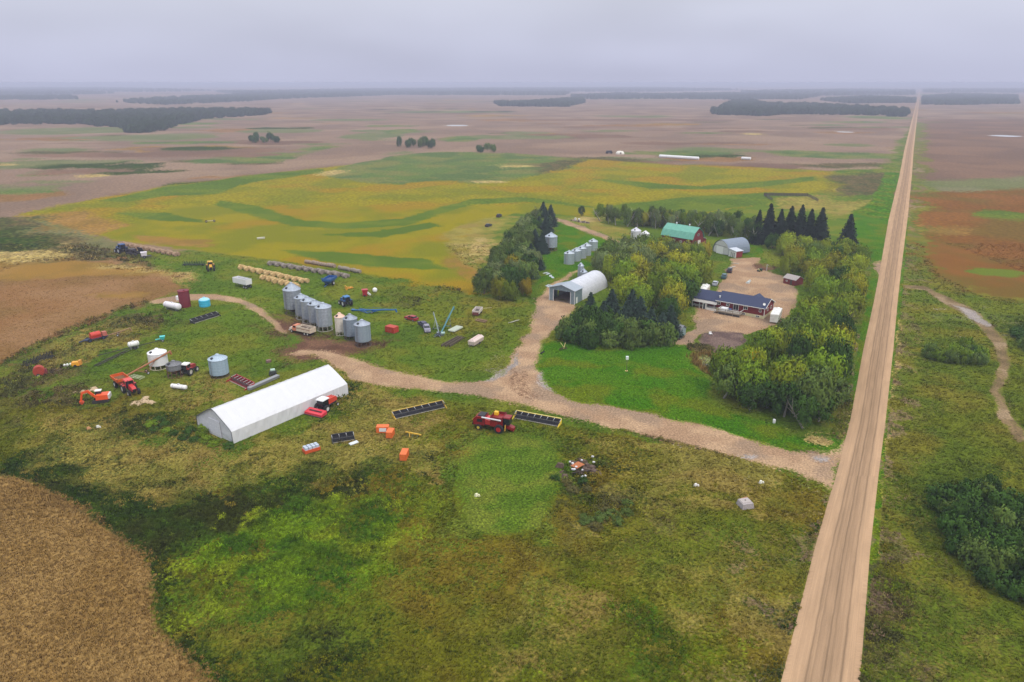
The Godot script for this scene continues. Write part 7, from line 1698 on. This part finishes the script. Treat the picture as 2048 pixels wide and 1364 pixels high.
func build_trees() -> void:
	# east belt between the house and the road
	belt([105.23, -280.12, 118.02, -285.08, 134.83, -278.5, 129.82, -264.67, 111.07, -226.48, 91.96, -188.88, 77.19, -159.56, 68.43, -146.05, 63.14, -142.05, 58.37, -149.17, 52.73, -154.64, 50.66, -159.86, 54.89, -167.96, 59.76, -173.31, 66.21, -179.7, 68.13, -186.51, 75.02, -190.49, 85.31, -200.69, 96.53, -221.07, 105.18, -240.48, 107.33, -258.92, 103.31, -270.66], 7.0, 11, Vector2(6.5, 9.8), Vector2(3.7, 5.2), [0, 0, 1, 1, 3, 6, 2], "broadleaf_tree", "rounded %s tree in the %s of the belt between house and road", "trees between the house and the road", 0, Color8(96, 86, 74), [[Vector2(103.6, -260.34).x, Vector2(103.6, -260.34).y, 6.5], [Vector2(82.61, -215.89).x, Vector2(82.61, -215.89).y, 8.0], [Vector2(97, -276.1).x, Vector2(97, -276.1).y, 6.0], [Vector2(82.05, -208.52).x, Vector2(82.05, -208.52).y, 8.0]], ["north end", "upper middle", "lower middle", "south end"])
	belt([48.52, -156.35, 51.31, -152.14, 57.32, -146.05, 62.63, -140.13, 68.72, -144.03, 74.78, -153.8, 68.13, -148.12, 62.73, -155.2, 55.1, -161.06], 4.2, 14, Vector2(6.0, 8.5), Vector2(4.2, 5.6), [3, 3, 2, 1], "poplar_tree", "upright %s poplar along the south end of the roadside belt", "dark poplars at the south end of the belt", 1, Color8(120, 116, 104))
	# centre belt between the arched shed and the house
	belt([37.42, -244.23, 40.34, -254.76, 36.3, -267.63, 41.89, -285.08, 55.06, -293.71, 60.32, -278.5, 72.75, -276.9, 76.84, -273.75, 72.63, -263.21, 66.94, -252.05, 60.85, -244.23, 55.82, -229.27, 52.64, -213.38, 46.5, -205.23, 43.18, -215.89, 37.73, -225.38], 7.0, 23, Vector2(7.0, 9.8), Vector2(3.9, 5.4), [0, 0, 1, 1, 6, 3], "broadleaf_tree", "rounded %s tree in the %s of the grove west of the house", "trees west of the house", 0, Color8(96, 86, 74), [], ["back", "middle", "front"])
	belt([33.37, -273.75, 41.4, -293.71, 56.64, -302.85, 60.6, -290.2, 53, -270.66, 40.03, -260.34], 5.8, 27, Vector2(7.5, 9.5), Vector2(3.8, 4.8), [5, 5, 2], "willow_tree", "grey-green willow in the back of the grove beside the arched shed", "grey-green willows behind the arched shed", 0, Color8(96, 90, 80))
	belt([14.54, -198.92, 19.11, -208.52, 23.16, -215.89, 28.5, -210.93, 34.87, -202.48, 44.5, -198.92, 44.73, -192.95, 31.57, -190.09, 19.14, -191.71], 3.6, 31, Vector2(4.0, 6.0), Vector2(2.6, 3.4), [3, 3, 2], "dark_shrub_tree", "low %s leafy tree along the lawn's north edge", "low dark trees on the lawn edge", 2)
	for k in 9:
		var q: Vector2 = [Vector2(24.41, -215.89), Vector2(27.62, -209.96), Vector2(30.98, -215.89), Vector2(33.79, -205.23), Vector2(38.13, -206.16), Vector2(40.46, -200.69), Vector2(43, -197.18), Vector2(46.03, -200.69), Vector2(37.24, -215.89)][k]
		spruce(q, [9.0, 8.0, 10.0, 9.0, 10.5, 9.0, 8.5, 9.5, 10.0][k], 600 + k, "dense blue-green spruce in the clump at the front of the grove by the lawn", "spruces at the front of the grove", 1)
	# west belt
	belt([-10.94, -246.78, -4.14, -240.48, 4.55, -244.23, 7.41, -260.34, 8.41, -283.41, 7.32, -306.65, 12.51, -345.28, 19.04, -382.17, 14.92, -385.09, 6.55, -362.85, 1.39, -331.44, -3.33, -295.5, -7.43, -268.38], 6.0, 41, Vector2(6.0, 8.5), Vector2(3.5, 4.6), [2, 2, 3, 5], "dull_green_tree", "%s broadleaf tree in the %s of the belt west of the grassy lane", "trees of the west belt", 0, Color8(84, 74, 62), [], ["far end", "middle", "near end"])
	for k in 5:
		grow("golden_tree", ["bright yellow tree in the middle of the west belt", "yellow-green tree at the south tip of the west belt", "small golden tree at the south-east corner of the west belt", "yellow-leaved tree low in the west belt beside the dark spruces", "lime green tree at the south end of the west belt"][k], "tree", [Vector2(-0.38, -267.63), Vector2(-4.12, -239.25), Vector2(4.87, -242.97), Vector2(4.12, -263.21), Vector2(-0.68, -238.04)][k], crowns[k], leaf_mat([140, 120, 136, 126, 96][k], [132, 122, 120, 122, 112][k], 26), [7.5, 6.5, 5.5, 6.5, 6.0][k], [3.4, 3.2, 2.6, 3.0, 3.2][k], 50 + k, "yellowing trees of the west belt", mat(90, 80, 66, 0.9))
	for k in 10:
		var q: Vector2 = [Vector2(16.17, -376.46), Vector2(19.94, -373.66), Vector2(12.99, -345.28), Vector2(16.15, -340.55), Vector2(10.2, -316.54), Vector2(13.08, -310.54), Vector2(7.74, -288.48), Vector2(10.16, -281.75), Vector2(7.98, -267.63), Vector2(16.51, -360.24)][k]
		spruce(q, [12.0, 11.0, 10.0, 11.0, 9.5, 9.0, 9.0, 8.0, 7.0, 12.0][k], 620 + k, "dark blue-green spruce along the lane side of the west belt", "spruces of the west belt", 1)
	# north side
	belt([44.86, -391.05, 79.24, -373.66, 106.97, -370.9, 117.16, -347.69, 112.5, -327.05, 108.56, -333.67, 95.86, -347.69, 77.09, -362.85, 55.74, -372.28], 4.8, 61, Vector2(7.0, 10.0), Vector2(3.6, 5.0), [2, 3, 5, 1, 2], "poplar_tree", "slim %s poplar in the row behind the barn and workshop", "poplars behind the barn", 1, Color8(150, 146, 136))
	belt([63.7, -373.66, 72.48, -379.29, 94.77, -373.66, 96.38, -365.5, 78.15, -368.18], 4.5, 64, Vector2(6.0, 7.0), Vector2(3.0, 3.6), [6, 4, 6], "golden_tree", "yellowing tree showing above the green barn roof", "yellow trees above the barn", 0)
	for k in 5:
		grow("broadleaf_tree", ["yellow-green tree hiding the barn's west corner", "grey-green tree before the middle of the barn wall", "yellow-green tree before the barn's lower wall", "green tree at the barn's front corner", "small yellow tree between barn and workshop"][k], "tree", [Vector2(63.64, -297.31), Vector2(66.49, -291.95), Vector2(71.21, -293.71), Vector2(75.55, -291.07), Vector2(80.84, -299.13)][k], crowns[k], leaf_mat([130, 100, 138, 106, 160][k], [142, 116, 146, 128, 152][k], [36, 60, 36, 34, 36][k]), [8.5, 8.0, 7.5, 7.5, 6.5][k], [4.2, 4.0, 4.0, 3.8, 3.0][k], 150 + k, "trees in front of the barn", mat(96, 86, 74, 0.9))
	for k in 8:
		var q: Vector2 = [Vector2(112.86, -330.33), Vector2(118.44, -332.55), Vector2(122.4, -329.23), Vector2(127.8, -331.44), Vector2(131.61, -329.23), Vector2(135.14, -327.05), Vector2(139.09, -324.9), Vector2(149.75, -319.63)][k]
		spruce(q, [15.5, 18.0, 16.0, 17.0, 18.0, 16.5, 17.5, 15.5][k], 640 + k, ["short spruce at the west end of the tall spruce row", "second spruce from the west in the tall row", "third spruce from the west in the tall row", "fourth spruce from the west in the tall row", "fifth spruce from the west in the tall row", "sixth spruce from the west in the tall row", "last spruce at the east end of the tall row", "lone tall spruce standing next to the gravel road verge"][k], "tall dark spruces north of the yard", 2)
	belt([116.98, -320.67, 146, -312.52, 146.55, -295.5, 141.42, -283.41, 119.31, -288.48, 113.49, -300.98], 5.6, 71, Vector2(4.5, 7.0), Vector2(3.2, 4.2), [1, 2, 0, 3], "broadleaf_tree", "small %s tree in front of the tall spruce row", "small trees below the spruce row", 0)
	grow("golden_tree", "bright golden tree among green ones beside the pond", "tree", Vector2(58.47, -164.14), crowns[2], leaf_mat(168, 146, 22), 7.5, 3.2, 81, "", mat(100, 90, 70, 0.9))
	grow("lone_tree", "small dark lone tree at the edge of the golden field", "tree", Vector2(38.69, -403.52), poplars[1], leaf_mat(60, 80, 50), 5.5, 3.0, 82, "", mat(90, 80, 70, 0.9))
	# bare white limbs of a dying birch
	var o := thing("bare_birch", "leafless white birch standing in the roadside belt", "tree", Vector2(69.2, -162.59), 0.4)
	var s := Shape.new()
	s.tube(Vector3.ZERO, Vector3(0.2, 5, 0), 0.16, 0.1, 7)
	part(o, "trunk", s, mat(196, 192, 182, 0.8))
	for k in 6:
		var a := k * 1.1
		var b := Shape.new()
		var y := 3.2 + 0.35 * k
		var e := Vector3(0.15 + cos(a) * 1.5, y + 3.2, sin(a) * 1.5)
		b.tube(Vector3(0.15, y, 0), e, 0.08, 0.03, 6)
		b.tube(Vector3(0.15, y, 0).lerp(e, 0.5), e + Vector3(sin(a), 0.6, cos(a)) * 0.7, 0.04, 0.015, 5)
		part(o, "limb", b, mat(196, 192, 182, 0.8))
	# scrub east of the road and in the meadow
	belt([74.58, -112.05, 84.83, -114.56, 87.99, -105.79, 87.11, -97.4, 76.48, -82.46, 70.46, -85.04, 70.78, -98.72], 2.6, 91, Vector2(2.2, 4.2), Vector2(1.8, 2.8), [3, 3, 3, 2], "willow_bush", "%s willow bush in the thicket east of the gravel road", "bushes of the roadside thicket", 2)
	belt([112.22, -184.19, 114.21, -180.43, 122.68, -176.81, 125.95, -180.43, 125.16, -188.88, 119.69, -184.19], 2.2, 95, Vector2(2.0, 4.4), Vector2(1.6, 2.6), [1, 3, 2], "willow_bush", "green bush in the small clump near the bend of the wheel track", "bushes by the wheel track", 2)
	belt([151.04, -206.16, 174.07, -210.93, 157.8, -188.88, 140.94, -186.51], 3.0, 97, Vector2(1.5, 2.6), Vector2(1.8, 2.6), [2, 3], "willow_bush", "low dark bush beyond the bend of the wheel track", "low bushes beyond the wheel track", 2)
	belt([12.4, -105.79, 17.89, -112.05, 21.2, -110.43, 18.14, -104.31, 13.78, -102.87], 2.2, 99, Vector2(0.6, 1.2), Vector2(1.0, 1.7), [7, 7, 2], "low_bush", "low dull bush in the meadow south of the rubble heap", "low bushes in the meadow", 2)
	belt([7.62, -119.86, 13.1, -118.05, 15.14, -115.41, 9.61, -114.56], 2.0, 101, Vector2(0.5, 1.0), Vector2(0.9, 1.4), [7, 3], "low_bush", "low dark bush close around the rubble heap", "low bushes at the rubble heap", 2)
	belt([-79.95, -145.03, -64.59, -139.65, -60.28, -133.94, -56.02, -130.69, -66.94, -135.05, -77.42, -139.65], 2.6, 103, Vector2(0.6, 1.2), Vector2(0.9, 1.5), [3, 1], "low_bush", "low green bush beside the white fabric shelter's end", "low bushes by the white shelter", 2)
	# trees and woods out on the plain
	for d in [["small tree clump in the tan field near the far left green strip", [-341.35, -944.56, -328.56, -978.58, -287.36, -928.4, -307.01, -912.78], 9], ["dark tree in the line at the far corner of the green field", [-132.96, -868.82, -111.17, -905.15, -90.12, -875.86, -87.83, -841.74, -115.73, -848.35], 12], ["tree in the pair standing at the field edge below the far pond", [-39.85, -804.05, -31.93, -822.48, -18.44, -810.1, -20.03, -786.41, -36.37, -786.41], 7], ["small bare tree group standing at the far tan field's middle", [-5.56, -586.83, -1.59, -586.83, -1.57, -580.35, -5.5, -580.35], 6]]:
		if d[2] > 6: belt(d[1], 13.0, 120 + d[2], Vector2(5, 10), Vector2(3.0, 4.5), [3, 3, 2], "field_tree", d[0], "trees out on the fields", 0)
	far_wood("broad dark wood on the left side of the plain", [-2344.01, -1850.51, -1207.94, -1790.97, -972.01, -1790.97, -811.18, -1914.09, -589.66, -1850.51, -567.51, -1708.43, -625.07, -1542.21, -574.03, -1290.03, -531.71, -1154.46, -549.8, -1085.76, -640.26, -1232.22, -809.42, -1353.4, -895.29, -1320.97, -1571.26, -1232.22], 14.0, 201, 11.0)
	far_wood("blue hazy wood beyond the broad dark one", [-1475.18, -2835.13, -1562.9, -3441.82, -1557.67, -4551.19, -993.49, -5996.28, -740.31, -4375.18, -1044.93, -3441.82, -1024.78, -2985.66, -1146.12, -2517.34], 24.0, 202, 12.0)
	far_wood("long wood edge near the middle of the plain", [-60.16, -2698.94, 65.25, -2765.37, 327.46, -3550.15, 264.64, -2765.37, 168.35, -2309.81, -37.16, -2358.45], 15.0, 203, 11.0)
	far_wood("hazy wood right behind the middle wood edge", [307.88, -4060.88, 730.24, -4949.11, 842.25, -4212.21, 1219.81, -3919.99, 1010.7, -3243.72, 711.64, -3441.82, 308.19, -3339.85], 28.0, 204, 12.0)
	far_wood("dark wood left of the distant gravel road", [480.01, -1850.51, 583.31, -2133.6, 801.17, -2765.37, 926.1, -2908.47, 817.48, -2462.08, 942.4, -2409.16, 996.34, -1914.09, 848.72, -1633.06, 772.89, -1735.1, 622.4, -1762.6, 563.93, -1657.45, 464.19, -1735.1], 14.0, 205, 11.0)
	far_wood("hazy wood right of the distant gravel road", [1970.58, -3665.48, 2604.05, -4551.19, 2680.7, -4060.88, 1749.03, -2635.59, 1496.24, -2517.34, 1357.51, -2517.34], 20.0, 206, 12.0)
	far_wood("faint wood on the left horizon", [-9283.84, -8775.32, -5566.98, -10375.37, -2596.7, -6704.67, -2714.51, -5996.28, -5747.14, -5422.83], 60.0, 207, 16.0)
	far_wood("faint wood along the middle horizon", [-1853.54, -6704.67, -708.86, -8775.32, 1864.67, -10375.37, 2118.02, -7125.27, 1079.54, -5996.28, -485.01, -5996.28], 50.0, 208, 16.0)
	far_wood("faint wood along the right horizon", [1783.59, -5996.28, 3349.19, -7601.95, 3523.47, -6704.67, 2395.96, -4551.19, 1695.52, -4212.21, 1473.94, -4741.86], 40.0, 209, 15.0)
	far_wood("thin line of trees crossing the plain before the horizon", [-3893.22, -3665.48, -2265.37, -3919.99, -1888.51, -3339.85, -3176.05, -2985.66], 26.0, 210, 12.0)
	far_wood("thin hazy tree line left of the distant road", [1271.64, -3152.92, 1716.47, -3665.48, 1711.4, -3243.72, 1457.33, -2765.37, 1196.14, -2698.94], 16.0, 211, 12.0)
	far_wood("faint tree line at the far right horizon", [4072.54, -7601.95, 7294.44, -8775.32, 4741.39, -5695.22, 2908.96, -5422.83], 50.0, 212, 15.0)
	far_wood("blurred band of woods under the left skyline", [-6454.91, -5422.83, -3814.91, -6330.8, -2682.15, -5175.21, -2641.09, -4375.18, -5020.49, -4212.21], 34.0, 213, 14.0)
	far_wood("blurred band of woods under the middle skyline", [-2323.37, -5996.28, -1307.97, -7601.95, -485.01, -5996.28, 410.51, -5422.83, 302.98, -4375.18, -665.88, -4551.19, -1497.76, -4375.18], 30.0, 214, 14.0)
	far_wood("dark patch of woods beneath the right skyline", [622.06, -4212.21, 1473.4, -4949.11, 1634.96, -4060.88, 1259.01, -3339.85, 846.76, -3441.82], 24.0, 215, 13.0)

func sky_image() -> Image:
	# an even overcast: brighter overhead than at the horizon, with faint soft cloud bellies
	var im := Image.create(512, 256, false, Image.FORMAT_RGBF)
	var f := FastNoiseLite.new()
	f.seed = 12; f.frequency = 1.6; f.fractal_octaves = 5
	for y in 256:
		var up := PI * 0.5 - PI * (y + 0.5) / 256.0
		for x in 512:
			var az := TAU * (x + 0.5) / 512.0
			var s := maxf(sin(up), 0.0)
			var d := Vector3(cos(az) * cos(up), sin(up) * 6.0, sin(az) * cos(up))
			var n := f.get_noise_3dv(d * 1.2)
			var l := (1.0 + 2.0 * s) * (1.0 + 0.16 * n)
			im.set_pixel(x, y, Color((0.520 + 0.10 * minf(s, 0.2)) * l, (0.538 + 0.12 * minf(s, 0.2)) * l, (0.705 - 0.55 * minf(s, 0.2)) * l))
	return im

func _ready() -> void:
	var cam := Camera3D.new()
	cam.name = "camera"
	cam.fov = 50.38
	cam.near = 1.0
	cam.far = 60000.0
	add_child(cam)
	cam.position = EYE
	cam.rotation_degrees = Vector3(-19.624, 0, 0)
	cam.current = true

	var env := Environment.new()
	env.background_mode = Environment.BG_SKY
	var pano := PanoramaSkyMaterial.new()
	pano.panorama = ImageTexture.create_from_image(sky_image())
	var sky := Sky.new()
	sky.sky_material = pano
	env.sky = sky
	env.tonemap_mode = Environment.TONE_MAPPER_LINEAR
	env.tonemap_exposure = 1.0
	env.sdfgi_enabled = true
	env.ssao_enabled = true
	env.ssil_enabled = true
	env.fog_enabled = true
	env.fog_density = 0.00024
	env.fog_light_color = Color8(220, 224, 250)
	var we := WorldEnvironment.new()
	we.name = "overcast_air"
	we.environment = env
	add_child(we)

	var sun := DirectionalLight3D.new()
	sun.name = "sun"
	sun.light_energy = 0.5
	sun.light_color = Color(1.0, 0.95, 0.88)
	sun.light_angular_distance = 14.0
	sun.shadow_enabled = true
	sun.rotation_degrees = Vector3(-52, 40, 0)
	add_child(sun)

	build_ground()
	build_zone_lookup()
	build_road()
	build_sheets()
	print("ground ", Time.get_ticks_msec())
	build_place()
	print("things ", Time.get_ticks_msec())
	make_plant_shapes()
	build_trees()
	build_grass()
	print("plants ", Time.get_ticks_msec())
